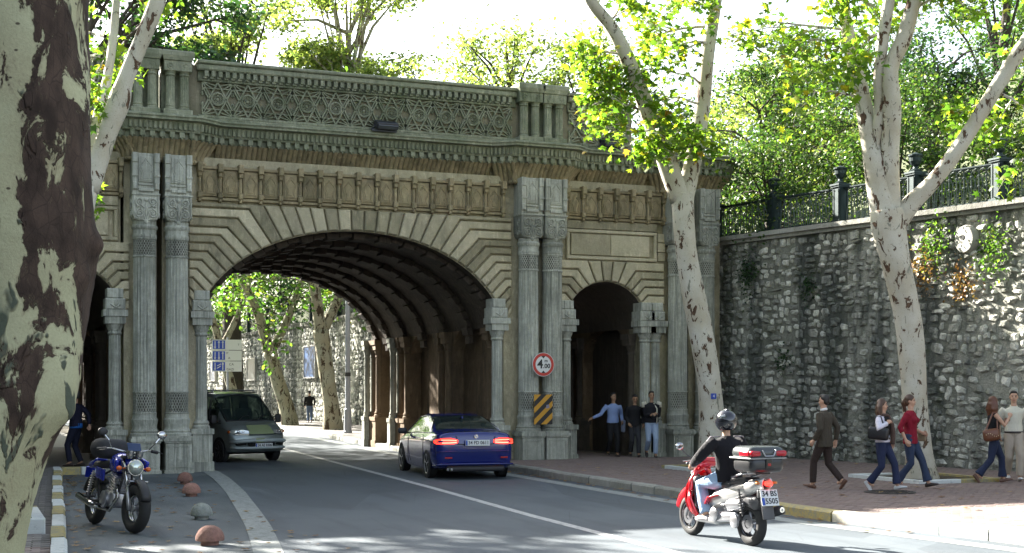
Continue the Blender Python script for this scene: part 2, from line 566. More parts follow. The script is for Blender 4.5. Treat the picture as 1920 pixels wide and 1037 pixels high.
for (cx, zc, a, b_, N, ext, xl, xr, zt, t0) in (
        (CX, 3.0, 3.72, 2.5, 37, 1.0, PL1-0.20, PR0+0.20, 6.0, 0.16),
        (SX, SZ, SR, SR, 17, 0.48, SX-SR-0.2, OR0+0.50, 5.04, 0.02),
        (LX, SZ, SR, SR, 17, 0.48, OL1-0.50, LX+SR+0.2, 5.04, 0.02)):
    for P in hooked(cx, zc, a, b_, N, ext, xl, xr, zt, t0=t0):
        P = ccw(P)
        P = inset(P, 0.02)
        MB().prism(P, YF+0.07, YF-0.04+R.uniform(-0.008, 0.008), 0.022).build('voussoir', STONE, bridge, ws=True)
# level courses of the jambs under the springing
for xa, xb, z0 in ((PL1-0.02, PL1+0.001, 3.2), ):
    pass
# ---- framed panels above the side arches
for x0, x1 in ((SX-SR+0.06, OR0+0.28), (OL1-0.28, LX+SR-0.06)):
    b = MB(); b.cbox(x0-0.04, x1, YF-0.02, YF+0.07, 5.06, 5.14, 0.015); b.cbox(x0-0.04, x1, YF-0.02, YF+0.07, 5.72, 5.80, 0.015)
    b.cbox(x0-0.04, x0+0.04, YF-0.021, YF+0.07, 5.141, 5.719, 0.015); b.cbox(x1-0.08, x1, YF-0.021, YF+0.07, 5.141, 5.719, 0.015)
    b.build('panel_frame', STONE, bridge, ws=True)
    w = (x1-x0-0.28)/2
    for k in range(2):
        MB().cbox(x0+0.08+k*w+0.005, x0+0.08+(k+1)*w-0.005, YF+0.0, YF+0.07, 5.17, 5.69, 0.012).build('panel_slab', STONE, bridge, ws=True)
    MB().cbox(x0-0.04, x1, YF-0.015, YF+0.07, 5.82, 6.02, 0.01).build('course', STONE, bridge, ws=True)

# small courses at the outer edge beside the panels
for z in (5.08, 5.32, 5.56):
    MB().cbox(OR0+0.31, OR0+0.52, YF-0.01, YF+0.07, z, z+0.22, 0.01).build('course', STONE, bridge, ws=True)

# ---- order of the facade: pedestal, shaft, collars, scroll block, niche block
ZP = 0.81
def ped_mesh():
    b = MB(); w = 0.285
    b.cbox(-w, w, -0.33, 0.33, 0, 0.66, 0.012)
    b.box(-w-0.03, w+0.03, -0.36, 0.33, 0, 0.07)
    # framed face panel
    for x0, x1, z0, z1 in ((-w+0.06, w-0.06, 0.13, 0.15), (-w+0.06, w-0.06, 0.58, 0.60), (-w+0.06, -w+0.08, 0.15, 0.58), (w-0.08, w-0.06, 0.15, 0.58)):
        b.box(x0, x1, -0.345, -0.32, z0, z1)
    b.box(-w-0.02, w+0.02, -0.35, 0.33, 0.66, 0.70); b.box(-w-0.045, w+0.045, -0.375, 0.33, 0.70, 0.765); b.box(-w-0.02, w+0.02, -0.35, 0.33, 0.765, 0.81)
    return b.mesh('pedestal', MARBLE)
ped_me = ped_mesh()
def shaft_mesh():
    b = MB()
    prof = [(0.31, 0.81), (0.31, 0.86), (0.285, 0.885), (0.30, 0.92), (0.27, 0.96), (0.262, 1.0), (0.268, 1.05), (0.285, 1.17), (0.26, 1.2), (0.25, 1.3)]
    b.lathe(prof, 40)
    b.lathe([(0.245, 1.77), (0.248, 1.79), (0.247, 3.0), (0.238, 4.66), (0.236, 4.70)], fl=22, fd=0.018, frng=(1.78, 4.68))
    b.lathe([(0.25, 5.10), (0.262, 5.12), (0.262, 5.16), (0.245, 5.2), (0.25, 5.28), (0.275, 5.31), (0.28, 5.36), (0.25, 5.40), (0.25, 5.48)], 40)
    return b.mesh('column_shaft', MARBLE, auto=35)
shaft_me = shaft_mesh()
def collar_mesh(z0, z1, r):
    b = MB()
    b.lathe([(r-0.025, z0), (r-0.025, z1)], 32, m=1)  # core in dark stone: shade of the lattice holes is in its colour
    b.lathe([(r+0.012, z0-0.01), (r+0.016, z0+0.015), (r+0.005, z0+0.03)], 32); b.lathe([(r+0.005, z1-0.03), (r+0.016, z1-0.015), (r+0.012, z1+0.01)], 32)
    rows = 7; n = 26; h = (z1-z0-0.04)/rows
    for k in range(rows):
        for j in range(n):
            for s in (-1, 1):
                a0 = 2*pi*(j + (0.5 if k % 2 else 0))/n; a1 = a0 + s*pi/n
                if True:
                    zA = z0+0.02+k*h; zB = zA+h
                    da = 0.28*pi/n
                    vs = []
                    for rr in (r, r-0.024):
                        vs += [(rr*cos(a0-da), rr*sin(a0-da), zA), (rr*cos(a0+da), rr*sin(a0+da), zA), (rr*cos(a1+da), rr*sin(a1+da), zB), (rr*cos(a1-da), rr*sin(a1-da), zB)]
                    b.add(vs, [(0,1,2,3), (0,4,5,1), (1,5,6,2), (2,6,7,3), (3,7,4,0)])
    return b.mesh('collar', [MARBLE, DARK], fix=False)
collar_lo = collar_mesh(1.30, 1.77, 0.245); collar_hi = collar_mesh(4.70, 5.10, 0.24)

def spiral(b, cx, cz, r, turns, sgn, y, w=0.014, start=0.0, d=1):
    pts = []
    n = int(14*turns)
    for i in range(n+1):
        t = i/n; a = start + sgn*2*pi*turns*t; q = r*(1-0.82*t)
        pts.append((cx+q*cos(a), y, cz+q*sin(a)))
    b.tube(pts, [w*(1-0.4*i/n) for i in range(n+1)], 5)
def scroll_mesh():
    b = MB(); w = 0.285
    pl = [(-w, 6.03), (w, 6.03), (w, 5.60), (w-0.05, 5.50), (w-0.14, 5.47), (0.1, 5.47), (0, 5.43), (-0.1, 5.47), (-w+0.14, 5.47), (-w+0.05, 5.50), (-w, 5.60)]
    b.prism(pl, 0.30, -0.26, 0.015)
    pr = inset(ccw(pl), 0.03)
    rim = [(x, -0.265, z) for x, z in pr] + [(pr[0][0], -0.265, pr[0][1])]
    b.tube(rim, 0.014, 4)
    for s in (-1, 1):
        spiral(b, s*0.135, 5.87, 0.095, 1.6, s, -0.28, 0.022, start=-pi/2)
        spiral(b, s*0.135, 5.62, 0.095, 1.6, -s, -0.28, 0.022, start=pi/2)
        spiral(b, s*0.07, 5.74, 0.06, 0.8, s, -0.27, 0.014, start=-pi/2)
        b.tube([(s*0.02, -0.27, 5.50), (s*0.06, -0.285, 5.62), (s*0.03, -0.285, 5.74), (s*0.10, -0.28, 5.80), (s*0.21, -0.27, 5.76)], 0.016, 5)
        b.ball((s*0.135, -0.27, 5.87), 0.03, 8, 5); b.ball((s*0.135, -0.27, 5.62), 0.03, 8, 5)
    b.ball((0, -0.27, 5.70), (0.03, 0.03, 0.16), 8, 6); b.ball((0, -0.27, 5.93), (0.05, 0.03, 0.05), 8, 6); b.ball((0, -0.25, 5.45), (0.05, 0.04, 0.05), 8, 6)
    # side faces repeat the volutes
    for s in (-1, 1):
        for zz, sg in ((5.87, 1), (5.62, -1)):
            pts = []
            for i in range(22):
                t = i/21; a = -sg*pi/2 + sg*2*pi*1.5*t; q = 0.09*(1-0.8*t)
                pts.append((s*(w+0.008), -0.08+q*cos(a), zz+q*sin(a)))
            b.tube(pts, 0.018, 4)
    return b.mesh('scroll_block', MARBLE)
scroll_me = scroll_mesh()
def keyhole(cx, zb, w, h):
    """pointed niche outline with waisted sides"""
    P = []
    for t in (0, 0.10, 0.22, 0.36, 0.44, 0.50, 0.60, 0.70, 0.80, 0.88, 0.94, 1.0):
        if t < 0.45: x = w*(0.5 - 0.16*sin(pi*t/0.45)**1.0*1.0 if t > 0 else 0.5)
        else:
            u = (t-0.45)/0.55
            x = w*0.5*(1-u**1.6)*(1+0.25*sin(pi*min(1, u*1.4)))
        P.append((x, zb+h*t))
    return [(cx+x, z) for x, z in P] + [(cx-x, z) for x, z in reversed(P[:-1])]
def niche_mesh():
    b = MB(); w = 0.28
    b.cbox(-w, w, -0.22, 0.30, 6.03, 6.93, 0.008)
    # framing: side brackets, sill, panel, keyhole relief
    for s in (-1, 1):
        x = s*(w-0.05)
        b.cbox(x-0.055, x+0.055, -0.275, -0.21, 6.28, 6.90, 0.01)
        b.cbox(x-0.06, x+0.06, -0.30, -0.21, 6.72, 6.93, 0.012)
        b.cbox(x-0.05, x+0.05, -0.29, -0.21, 6.14, 6.30, 0.02)
        b.box(x-0.065, x+0.065, -0.30, -0.21, 6.42, 6.46)
    b.cbox(-w+0.12, w-0.12, -0.27, -0.21, 6.10, 6.17, 0.01); b.cbox(-w+0.12, w-0.12, -0.25, -0.21, 6.23, 6.27, 0.01)
    b.cbox(-w+0.12, w-0.12, -0.245, -0.21, 6.30, 6.86, 0.012)
    P = keyhole(0, 6.35, 0.24, 0.46)
    b.tube([(x, -0.247, z) for x, z in P] + [(P[0][0], -0.247, P[0][1])], 0.011, 4)
    b.prism(inset(ccw(P), 0.03), -0.24, -0.252, 0.006)
    b.box(-w-0.02, w+0.02, -0.28, 0.30, 6.025, 6.055)
    return b.mesh('niche_block', MARBLE)
niche_me = niche_mesh()
YC = YF-0.20
cols = [(-0.5, 0), (0.27, 0), (3.77, 0), (4.46, 0), (12.84, 0), (13.47, 0), (16.96, 0), (17.76, 0)]
for x, _ in cols:
    inst(ped_me, 'pedestal', (x, YC, 0), bridge)
    sh = inst(shaft_me, 'column', (x, YC, 0), bridge)
    inst(collar_lo, 'collar', (x, YC, 0), sh); inst(collar_hi, 'collar', (x, YC, 0), sh)
    inst(scroll_me, 'scroll_capital', (x, YC, 0), bridge)
    inst(niche_me, 'niche_block', (x, YC, 0), bridge)

# jamb colonnettes beside the arches
jm = colonnette_mesh(0.95, 3.25, 0.135, True, 'jamb_colonnette', MARBLE, fl=14)
for x in (PL1+0.10, PR0-0.16, SX-SR+0.02, SX+SR-0.02, SX+SR+0.26, LX-SR+0.02, LX+SR-0.12):
    inst(jm, 'jamb_colonnette', (x, YF+0.08, 0), bridge)
    b = MB(); b.cbox(x-0.21, x+0.21, YF-0.12, YF+0.4, 3.55, 3.80, 0.03); b.cbox(x-0.17, x+0.17, YF-0.08, YF+0.4, 3.805, 4.02, 0.02)
    spb = [(x-0.10, YF-0.125, 3.67), (x, YF-0.14, 3.60), (x+0.10, YF-0.125, 3.67)]
    b.tube(spb, 0.02, 4); b.ball((x, YF-0.12, 3.7), (0.04, 0.03, 0.07), 8, 5)
    b.build('impost', MARBLE, bridge, ws=True)

# ---- frieze: brackets and keyhole panels between the paired columns
def bracket_mesh():
    b = MB()
    b.cbox(-0.055, 0.055, -0.17, 0.08, 6.66, 6.85, 0.012)
    b.cbox(-0.04, 0.04, -0.12, 0.08, 6.56, 6.66, 0.01)
    b.lathe([(0.045, 6.22), (0.03, 6.25), (0.038, 6.40), (0.03, 6.52), (0.05, 6.55)], 8, c=(0, -0.05, 0))
    b.cbox(-0.05, 0.05, -0.12, 0.08, 6.08, 6.21, 0.02)
    b.cbox(-0.03, 0.03, -0.09, 0.08, 6.0, 6.08, 0.015)
    return b.mesh('bracket', STONE_W)
brk_me = bracket_mesh()
def npanel_mesh(w):
    b = MB()
    h = w/2-0.06
    b.cbox(-h, h, -0.025, 0.06, 6.13, 6.72, 0.012)
    b.cbox(-h+0.03, h-0.03, -0.04, 0.0, 6.17, 6.68, 0.008)
    P = keyhole(0, 6.20, 0.22, 0.43)
    b.tube([(x, -0.042, z) for x, z in P] + [(P[0][0], -0.042, P[0][1])], 0.012, 4)
    b.prism(inset(ccw(P), 0.03), -0.03, -0.052, 0.008)
    return b.mesh('keyhole_panel', STONE_W)
ranges = [(PL1+0.05, PR0-0.05), (SX-SR, OR0+0.46), (OL1-0.46, LX+SR)]
for x0, x1 in ranges:
    n = max(1, round((x1-x0)/0.443)); w = (x1-x0)/n
    pm = npanel_mesh(w)
    for i in range(n): inst(pm, 'keyhole_panel', (x0+w*(i+0.5), YF, 0), bridge)
    for i in range(n+1): inst(brk_me, 'bracket', (x0+w*i, YF, 0), bridge)
    b = MB(); b.cbox(x0-0.05, x1+0.05, YF-0.05, YF+0.07, 6.04, 6.10, 0.012); b.cbox(x0-0.05, x1+0.05, YF-0.06, YF+0.07, 6.73, 6.80, 0.012)
    b.build('frieze_band', STONE_W, bridge, ws=True)

# ---- entablature: runs along a path in plan that breaks forward over the columns
flute_me = None
def flute_mesh(w):
    b = MB(); n = 4; m = 5; vs = []; fs = []
    for i in range(m+1):                     # upward along the cove
        t = i/m; z = 6.88 + 0.40*t; y = -0.30*(1-cos(t*pi/2))**0.9
        for j in range(n+1):
            a = pi*j/n
            vs.append((-w*0.42*cos(a), y-0.034*sin(a), z))
    for i in range(m):
        for j in range(n):
            a = i*(n+1)+j
            fs.append((a, a+1, a+n+2, a+n+1))
    b.add(vs, fs)
    b.add([( -w*0.46, 0, 6.88), (w*0.46, 0, 6.88), (w*0.3, -0.04, 6.88)], [(0,1,2)])
    b.cbox(-w*0.3, w*0.3, -0.085, 0.05, 6.82, 6.88, 0.01)
    return b.mesh('flute', STONE_W, smooth=True)
flute_me = flute_mesh(0.13)
def dentil_mesh():
    b = MB(); b.cbox(-0.055, 0.055, -0.06, 0.10, 7.30, 7.42, 0.012)
    b.prism([(-0.03, 7.30), (0, 7.255), (0.03, 7.30)], 0.04, -0.05, 0.006)
    return b.mesh('dentil', STONE_G)
dentil_me = dentil_mesh()
def slot_mesh():
    b = MB(); b.cbox(-0.030, 0.030, -0.045, 0.05, 7.465, 7.625, 0.01); return b.mesh('egg', STONE_G)
    b = MB(); P = [(-0.018, 7.47), (0.018, 7.47), (0.024, 7.56), (0.012, 7.62), (-0.012, 7.62), (-0.024, 7.56)]
    b.tube([(x, -0.004, z) for x, z in P+[P[0]]], 0.010, 4)
    return b.mesh('egg', STONE_G)
egg_me = slot_mesh()
path = [(-1.4, 0.30), (-1.05, -0.05), (0.68, -0.05), (1.0, 0.30), (3.05, 0.30), (3.38, -0.05), (4.85, -0.05), (5.35, 0.30), (11.95, 0.30), (12.42, -0.05), (13.9, -0.05), (14.3, 0.30),
        (16.2, 0.30), (16.55, -0.05), (18.15, -0.05), (18.6, 0.35), (18.65, 1.6)]
YE = YF-0.32                                   # corona plane for offset 0.30 sits at YF-0.02-...
def band(prof, name, mat):
    """moulding swept along the plan path: prof = [(outward, z)]"""
    pts = [Vector((x, YE+y)) for x, y in path]
    n = len(pts); rows = []
    for i, p in enumerate(pts):
        d0 = (pts[i]-pts[i-1]).normalized() if i else (pts[1]-pts[0]).normalized()
        d1 = (pts[i+1]-pts[i]).normalized() if i < n-1 else d0
        n0 = Vector((d0.y, -d0.x)); n1 = Vector((d1.y, -d1.x))
        bb = (n0+n1).normalized(); k = 1/max(0.4, bb.dot(n0))
        rows.append([(p.x+bb.x*k*o, p.y+bb.y*k*o, z) for o, z in prof])
    b = MB(); m = len(prof)
    vs = [q for r in rows for q in r]
    fs = [(i*m+j, (i+1)*m+j, (i+1)*m+j+1, i*m+j+1) for i in range(n-1) for j in range(m-1)]
    b.add(vs, fs)
    return b.build(name, mat, bridge, ws=True, fix=False)
# offsets are measured outwards (towards the street) from the path line
band([(-0.30, 6.80), (-0.22, 6.80), (-0.22, 6.83), (-0.26, 6.86), (-0.285, 6.87), (-0.27, 7.0), (-0.22, 7.15), (-0.08, 7.26), (-0.02, 7.285)], 'cove', STONE_W)
band([(-0.30, 7.27), (0.0, 7.27), (0.0, 7.40), (0.06, 7.42), (0.10, 7.425), (0.115, 7.46), (0.10, 7.47), (0.14, 7.64), (0.20, 7.655), (0.27, 7.66), (0.27, 7.70), (0.30, 7.73), (0.29, 7.765), (-0.10, 7.86), (-0.45, 7.9)], 'cornice', STONE_G)
def along(step, fn, lo=0, hi=None):
    for i in range(len(path)-1):
        a = Vector((path[i][0], YE+path[i][1])); c = Vector((path[i+1][0], YE+path[i+1][1]))
        L = (c-a).length; d = (c-a)/L
        nn = max(1, round(L/step))
        for k in range(nn):
            p = a + d*(L*(k+0.5)/nn)
            fn(p, atan2(d.y, d.x), Vector((d.y, -d.x)))
along(0.212, lambda p, r, n: inst(dentil_me, 'dentil', (p.x+n.x*0.05, p.y+n.y*0.05, 0), bridge, r))
along(0.115, lambda p, r, n: inst(flute_me, 'flute', (p.x-n.x*0.262, p.y-n.y*0.262, 0), bridge, r))
along(0.105, lambda p, r, n: inst(egg_me, 'egg', (p.x+n.x*0.118, p.y+n.y*0.118, 0), bridge, r))

# ---- parapet
YP = YF-0.10
for (x0, x1) in ((5.02, 12.42), (14.0, 15.3), (0.7, 3.3)):
    b = MB(); b.box(x0-0.3, x1+0.4, YP, YP+0.34, 7.7, 9.0); b.build('parapet_wall', STONE_R, bridge, ws=True)
    b = MB(); b.cbox(x0-0.1, x1+0.1, YP-0.14, YP+0.02, 7.74, 7.83, 0.012); b.cbox(x0-0.1, x1+0.1, YP-0.10, YP+0.02, 7.835, 7.90, 0.012); b.build('parapet_base', STONE_G, bridge, ws=True)
    b = MB(); b.cbox(x0-0.1, x1+0.1, YP-0.09, YP+0.02, 8.645, 8.70, 0.012); b.box(x0-0.1, x1+0.1, YP-0.05, YP+0.02, 8.70, 8.88); b.build('parapet_moulding', STONE_G, bridge, ws=True)
    b = MB(); b.cbox(x0-0.12, x1+0.12, YP-0.16, YP+0.5, 8.88, 9.02, 0.03); b.cbox(x0-0.12, x1+0.12, YP-0.20, YP+0.5, 9.021, 9.10, 0.02); b.build('parapet_coping', STONE_G, bridge, ws=True)
def pdent():
    b = MB(); b.cbox(-0.045, 0.045, -0.12, 0.0, 8.74, 8.87, 0.01); b.cbox(-0.07, 0.02, -0.09, 0.0, 8.70, 8.75, 0.008); return b.mesh('parapet_dentil', STONE_G)
pd_me = pdent()
def star_mesh(w):
    b = MB(); z0, z1 = 7.90, 8.645; h = z1-z0; zc = (z0+z1)/2; hw = w/2
    def bar(p, q, t=0.019, y=-0.07, d=0.07):
        p = Vector(p); q = Vector(q); e = (q-p); L = e.length; e /= L; nn = Vector((-e.y, e.x))*t
        P = [p-nn, q-nn, q+nn, p+nn]
        b.prism([tuple(k) for k in P], y+d+0.01, y, 0.006)
    for s in (-1, 1):                                    # the two interlocking triangles round the rosette
        bar((0, z1), (s*hw*0.95, z0+0.14)); bar((0, z0), (s*hw*0.95, z1-0.14))
        bar((0, z0+0.14*1), (s*hw, z0+0.14), 0.013, -0.055); bar((0, z1-0.14), (s*hw, z1-0.14), 0.013, -0.055)
        for zz, sg in ((z0, 1), (z1, -1)):               # half fans at the cell edges
            for ang, L in ((90, 0.20), (62, 0.34), (35, 0.30), (15, 0.30)):
                bar((s*hw, zz), (s*(hw - L*cos(radians(ang))), zz+sg*L*sin(radians(ang))), 0.014, -0.06)
            b.ball((s*hw*0.98, -0.02, zz+sg*0.25), (0.035, 0.03, 0.06), 6, 5)
    n = 16
    P = [(0.135*cos(2*pi*i/n), zc+0.135*sin(2*pi*i/n)) for i in range(n)]
    b.tube([(x, -0.06, z) for x, z in P+[P[0]]], 0.024, 5)
    for i in range(8):
        a = 2*pi*(i+0.5)/8
        q = [(0.085*cos(a)+0.026*cos(t*pi/3), zc+0.085*sin(a)+0.026*sin(t*pi/3)) for t in range(6)]
        b.tube([(x, -0.045, z) for x, z in q+[q[0]]], 0.012, 4)
    b.ball((0, -0.02, zc), (0.045, 0.035, 0.045), 8, 6)
    return b.mesh('star_panel', STONE_G)
for (x0, x1) in ((5.02, 12.42), (13.95, 15.6), (0.7, 3.2)):
    n = max(1, round((x1-x0)/0.695)); w = (x1-x0)/n; sm = star_mesh(w)
    for i in range(n): inst(sm, 'star_panel', (x0+w*(i+0.5), YP, 0), bridge)
    n = round((x1-x0)/0.155); w = (x1-x0)/n
    for i in range(n): inst(pd_me, 'parapet_dentil', (x0+w*(i+0.5), YP-0.04, 0), bridge)
def pair_cap(x):
    t = bpy.data.objects.new('parapet_pier', None); t.location = (x, YC, 7.8); link(t, bridge, True)
    b = MB(); b.box(-0.32, 0.32, 0.12, 0.55, 0, 1.0); b.build('pier_back', STONE_G, t)
    b = MB(); b.cbox(-0.31, 0.31, -0.22, 0.5, 0.0, 0.13, 0.015); b.build('plinth', STONE_G, t)
    for s in (-1, 1):
        b = MB(); b.lathe([(0.12, 0.13), (0.12, 0.17), (0.10, 0.19), (0.112, 0.22), (0.095, 0.26), (0.10, 0.30), (0.095, 0.86), (0.115, 0.89), (0.10, 0.92), (0.125, 0.97)], c=(s*0.15, -0.06, 0), fl=12, fd=0.012, frng=(0.28, 0.88))
        b.build('colonnette', STONE_G, t, auto=35)
    b = MB(); b.cbox(-0.30, 0.30, -0.20, 0.5, 0.97, 1.20, 0.012)
    for s in (-1, 1):
        for cxx in (0.16,): spiral(b, s*cxx, 1.085, 0.075, 1.3, s, -0.205, 0.012, start=-pi/2)
    b.build('capital', STONE_G, t)
    b = MB(); b.cbox(-0.335, 0.335, -0.27, 0.55, 1.20, 1.27, 0.02)
    b.lathe([(0.42, 1.27), (0.50, 1.36), (0.50, 1.41)], 4)
    b = MB(); 
    def slab(h, z0, z1, k): b.add([(-h, -h+0.08, z0), (h, -h+0.08, z0), (h, 0.55, z0), (-h, 0.55, z0), (-h-k, -h-k+0.08, z1), (h+k, -h-k+0.08, z1), (h+k, 0.55+k, z1), (-h-k, 0.55+k, z1)], [(0,3,2,1),(4,5,6,7),(0,1,5,4),(1,2,6,5),(2,3,7,6),(3,0,4,7)])
    slab(0.305, 1.20, 1.30, 0.04); slab(0.345, 1.30, 1.37, 0.0); slab(0.35, 1.37, 1.41, -0.02)
    b.build('cap', STONE_G, t)
for x, _ in cols[:-2]: pair_cap(x)
MB().box(-3, 15.6, YB-0.35, YB, 7.5, 9.0).build('rear_parapet', STONE_G, bridge, ws=True)
# floodlights lying on the cornice
for x, y in ((9.15, YE-0.02), (15.0, YE+0.05)):
    f = empty('floodlight', (x, y, 7.83), 0, 'black floodlight lying on the cornice above the crown of the wide arch' if x < 10 else 'black floodlight on the cornice above the narrow arch, half hidden by leaves', 'floodlight')
    FL = simple('floodlight_black', (0.018, 0.02, 0.028), 0.4)
    b = MB(); b.rbox((0.05, 0, 0.12), (0.52, 0.34, 0.16), 0.03, (0.35, 0, 0)); b.build('housing', FL, f, auto=40)
    b = MB(); b.obox((0.05, -0.17, 0.04), (0.46, 0.02, 0.10), (0.9, 0, 0)); b.build('glass', simple('lamp_glass', (0.1, 0.11, 0.12), 0.1), f)
    b = MB(); b.tube([(-0.3, 0.05, 0.0), (-0.22, 0, 0.06), (-0.2, 0, 0.12)], 0.025, 6); b.box(-0.3, 0.3, -0.03, 0.03, -0.04, 0.01); b.build('mount', FL, f)
# ================================================================== GROUND, ROAD, PAVEMENTS
def asphalt(name, ca, cb, patch=0.4):
    t = NT(name); p = t.pos()
    big = t.noise(p, 0.35, 5, 0.6); mid = t.noise(t.pos((3, 0.35, 1)), 0.8, 4); fine = t.noise(p, 160, 3, 0.7); v = t.vor(p, 90)
    c = t.mix(t.ramp(big, [(0.35, 0), (0.65, 1)]), ca, cb)
    c = t.mix(t.math('MULTIPLY', t.ramp(mid, [(0.5, 0), (0.7, 1)]), patch), c, tuple(q*0.6 for q in ca))
    c = t.mix(0.5, c, t.ramp(fine, [(0.3, 0.45), (0.75, 1.0)]), 'MULTIPLY')
    pt = t.vor(t.pos((0.5, 0.22, 1)), 0.8); c = t.mix(t.math('MULTIPLY', t.ramp(pt.outputs[1], [(0.68, 0), (0.70, 1)], 'CONSTANT'), 0.42), c, tuple(q*0.55 for q in ca))
    oil = t.ramp(t.noise(p, 1.1, 5, 0.7), [(0.62, 0), (0.72, 1)]); c = t.mix(t.math('MULTIPLY', oil, 0.35), c, (0.03, 0.03, 0.032))
    cr = t.vor(p, 0.7, 'DISTANCE_TO_EDGE')
    c = t.mix(t.math('MULTIPLY', t.ramp(cr.outputs[0], [(0.0, 1), (0.006, 0)]), 0.35), c, (0.02, 0.02, 0.02))
    t.pbr(c, t.math('ADD', 0.62, t.math('MULTIPLY', big, 0.25)), t.bump(t.math('ADD', fine, v.outputs[0]), 0.35, 0.006), spec=0.4)
    return t.mat
ASPH = asphalt('asphalt', (0.072, 0.090, 0.106), (0.112, 0.132, 0.146), 0.5)
ASPH2 = asphalt('parking_asphalt', (0.078, 0.096, 0.104), (0.14, 0.158, 0.164), 0.7)
def worn(name, c1, c2, cover=0.5):
    t = NT(name); p = t.pos()
    n = t.noise(p, 9, 6, 0.75); f = t.noise(p, 70, 3, 0.6)
    m = t.ramp(t.math('ADD', t.math('MULTIPLY', n, 0.6), t.math('MULTIPLY', f, 0.4)), [(cover-0.06, 1), (cover+0.06, 0)])
    c = t.mix(m, c1, c2)
    t.pbr(c, 0.75, t.bump(f, 0.3, 0.004), spec=0.3); return t.mat
LINE = worn('line_paint', (0.42, 0.43, 0.42), (0.12, 0.125, 0.125), 0.44)
STRIP = worn('edge_strip_concrete', (0.26, 0.28, 0.27), (0.15, 0.16, 0.155), 0.48)
K_WHITE = worn('kerb_white', (0.50, 0.53, 0.52), (0.25, 0.26, 0.25), 0.40)
K_YEL = worn('kerb_yellow', (0.36, 0.29, 0.10), (0.22, 0.21, 0.15), 0.5)
K_GREY = rock('kerb_granite', (0.26, 0.26, 0.23), (0.36, 0.36, 0.33), (0.14, 0.14, 0.12), 0.3, 0.2)
K_PALE = worn('kerb_faded', (0.55, 0.52, 0.40), (0.40, 0.38, 0.33), 0.5)
PAVE = rock('paver_clay', (0.25, 0.185, 0.165), (0.31, 0.26, 0.235), (0.11, 0.09, 0.08), 0.3, 0.0, bump=0.3, rnd=0.6, streak=(2, 2, 2))
PAVE2 = rock('paver_grey', (0.17, 0.16, 0.15), (0.25, 0.235, 0.22), (0.10, 0.09, 0.085), 0.3, 0.0, bump=0.3, rnd=0.6, streak=(2, 2, 2))
JOINT = simple('joint_sand', (0.10, 0.09, 0.08), 0.95)
SOIL = rock('soil', (0.06, 0.045, 0.03), (0.10, 0.075, 0.05), (0.03, 0.025, 0.02), 0.4, 0.2)

def sheet(name, rows, z, mat, kind='structure', parent=None):
    """rows: list of (y, xl, xr)"""
    b = MB()
    for i in range(len(rows)-1):
        y0, a0, b0 = rows[i]; y1, a1, b1 = rows[i+1]
        b.add([(a0, y0, z), (b0, y0, z), (b1, y1, z), (a1, y1, z)], [(0,1,2,3)])
    o = b.build(name, mat, parent, fix=False)
    if kind: o['kind'] = kind
    return o
MB().add([(-400, -60, -0.03), (400, -60, -0.03), (400, 700, -0.03), (-400, 700, -0.03)], [(0,1,2,3)]).build('ground', SOIL, fix=False, kind='structure')
def kx(y):           # right kerb line of the street
    P = [(-20, 12.3), (12.5, 11.65), (15.7, 11.2), (22, 11.25), (28, 11.4), (38.5, 11.9), (60, 13.6), (90, 15.0), (130, 14.0), (180, 4), (220, -12)]
    for (a, b), (c, d) in zip(P, P[1:]):
        if a <= y <= c: return b + (d-b)*(y-a)/(c-a)
    return P[-1][1]
def lx(y):           # left edge strip of the carriageway
    P = [(-20, 0.6), (6, 1.6), (15.1, 3.24), (18.5, 3.8), (24.6, 4.64), (29, 5.12), (31.3, 5.25), (42, 5.4), (60, 5.2), (90, 5.0), (130, 3), (180, -8), (220, -26)]
    for (a, b), (c, d) in zip(P, P[1:]):
        if a <= y <= c: return b + (d-b)*(y-a)/(c-a)
    return P[-1][1]
YS = list(range(-20, 60, 2)) + list(range(60, 221, 5))
sheet('road', [(y, lx(y)-0.1, kx(y)+0.05) for y in YS], 0.0, ASPH)
sheet('parking_apron', [(y, 1.16+(y-16.3)*0.064, lx(y)-0.1) for y in (-20, -8, 2, 8, 12, 16.3, 20, 24, 28, 31.0)], 0.0, ASPH2)
def cl(y):
    P = [(0, 6.9), (13.75, 7.48), (18, 7.7), (24.2, 8.18), (31, 8.6), (39.7, 9.16), (60, 10.3), (90, 11.0), (130, 9.5), (180, -1), (220, -18)]
    for (a, b), (c, d) in zip(P, P[1:]):
        if a <= y <= c: return b + (d-b)*(y-a)/(c-a)
    return P[-1][1]
sheet('centre_line', [(y, cl(y)-0.075, cl(y)+0.075) for y in YS if y >= 0], 0.004, LINE)
sheet('edge_strip', [(y, lx(y)-0.17, lx(y)+0.17) for y in YS if -20 <= y <= 44], 0.008, STRIP)
sheet('gutter_line', [(y, kx(y)-0.62, kx(y)-0.30) for y in YS if -20 <= y <= 70], 0.004, STRIP)
# right pavement
WX = 18.3
def wx(y):
    P = [(-20, 29.6), (31, WX+0.1), (41.5, 18.0), (60, 17.5), (110, 17.2), (150, 13), (190, 0), (220, -10)]
    for (a, b), (c, d) in zip(P, P[1:]):
        if a <= y <= c: return b + (d-b)*(y-a)/(c-a)
    return P[-1][1]
pav = sheet('pavement', [(y, kx(y)+0.16, wx(y)+0.1) for y in YS], 0.112, JOINT)
pav['kind'] = 'structure'
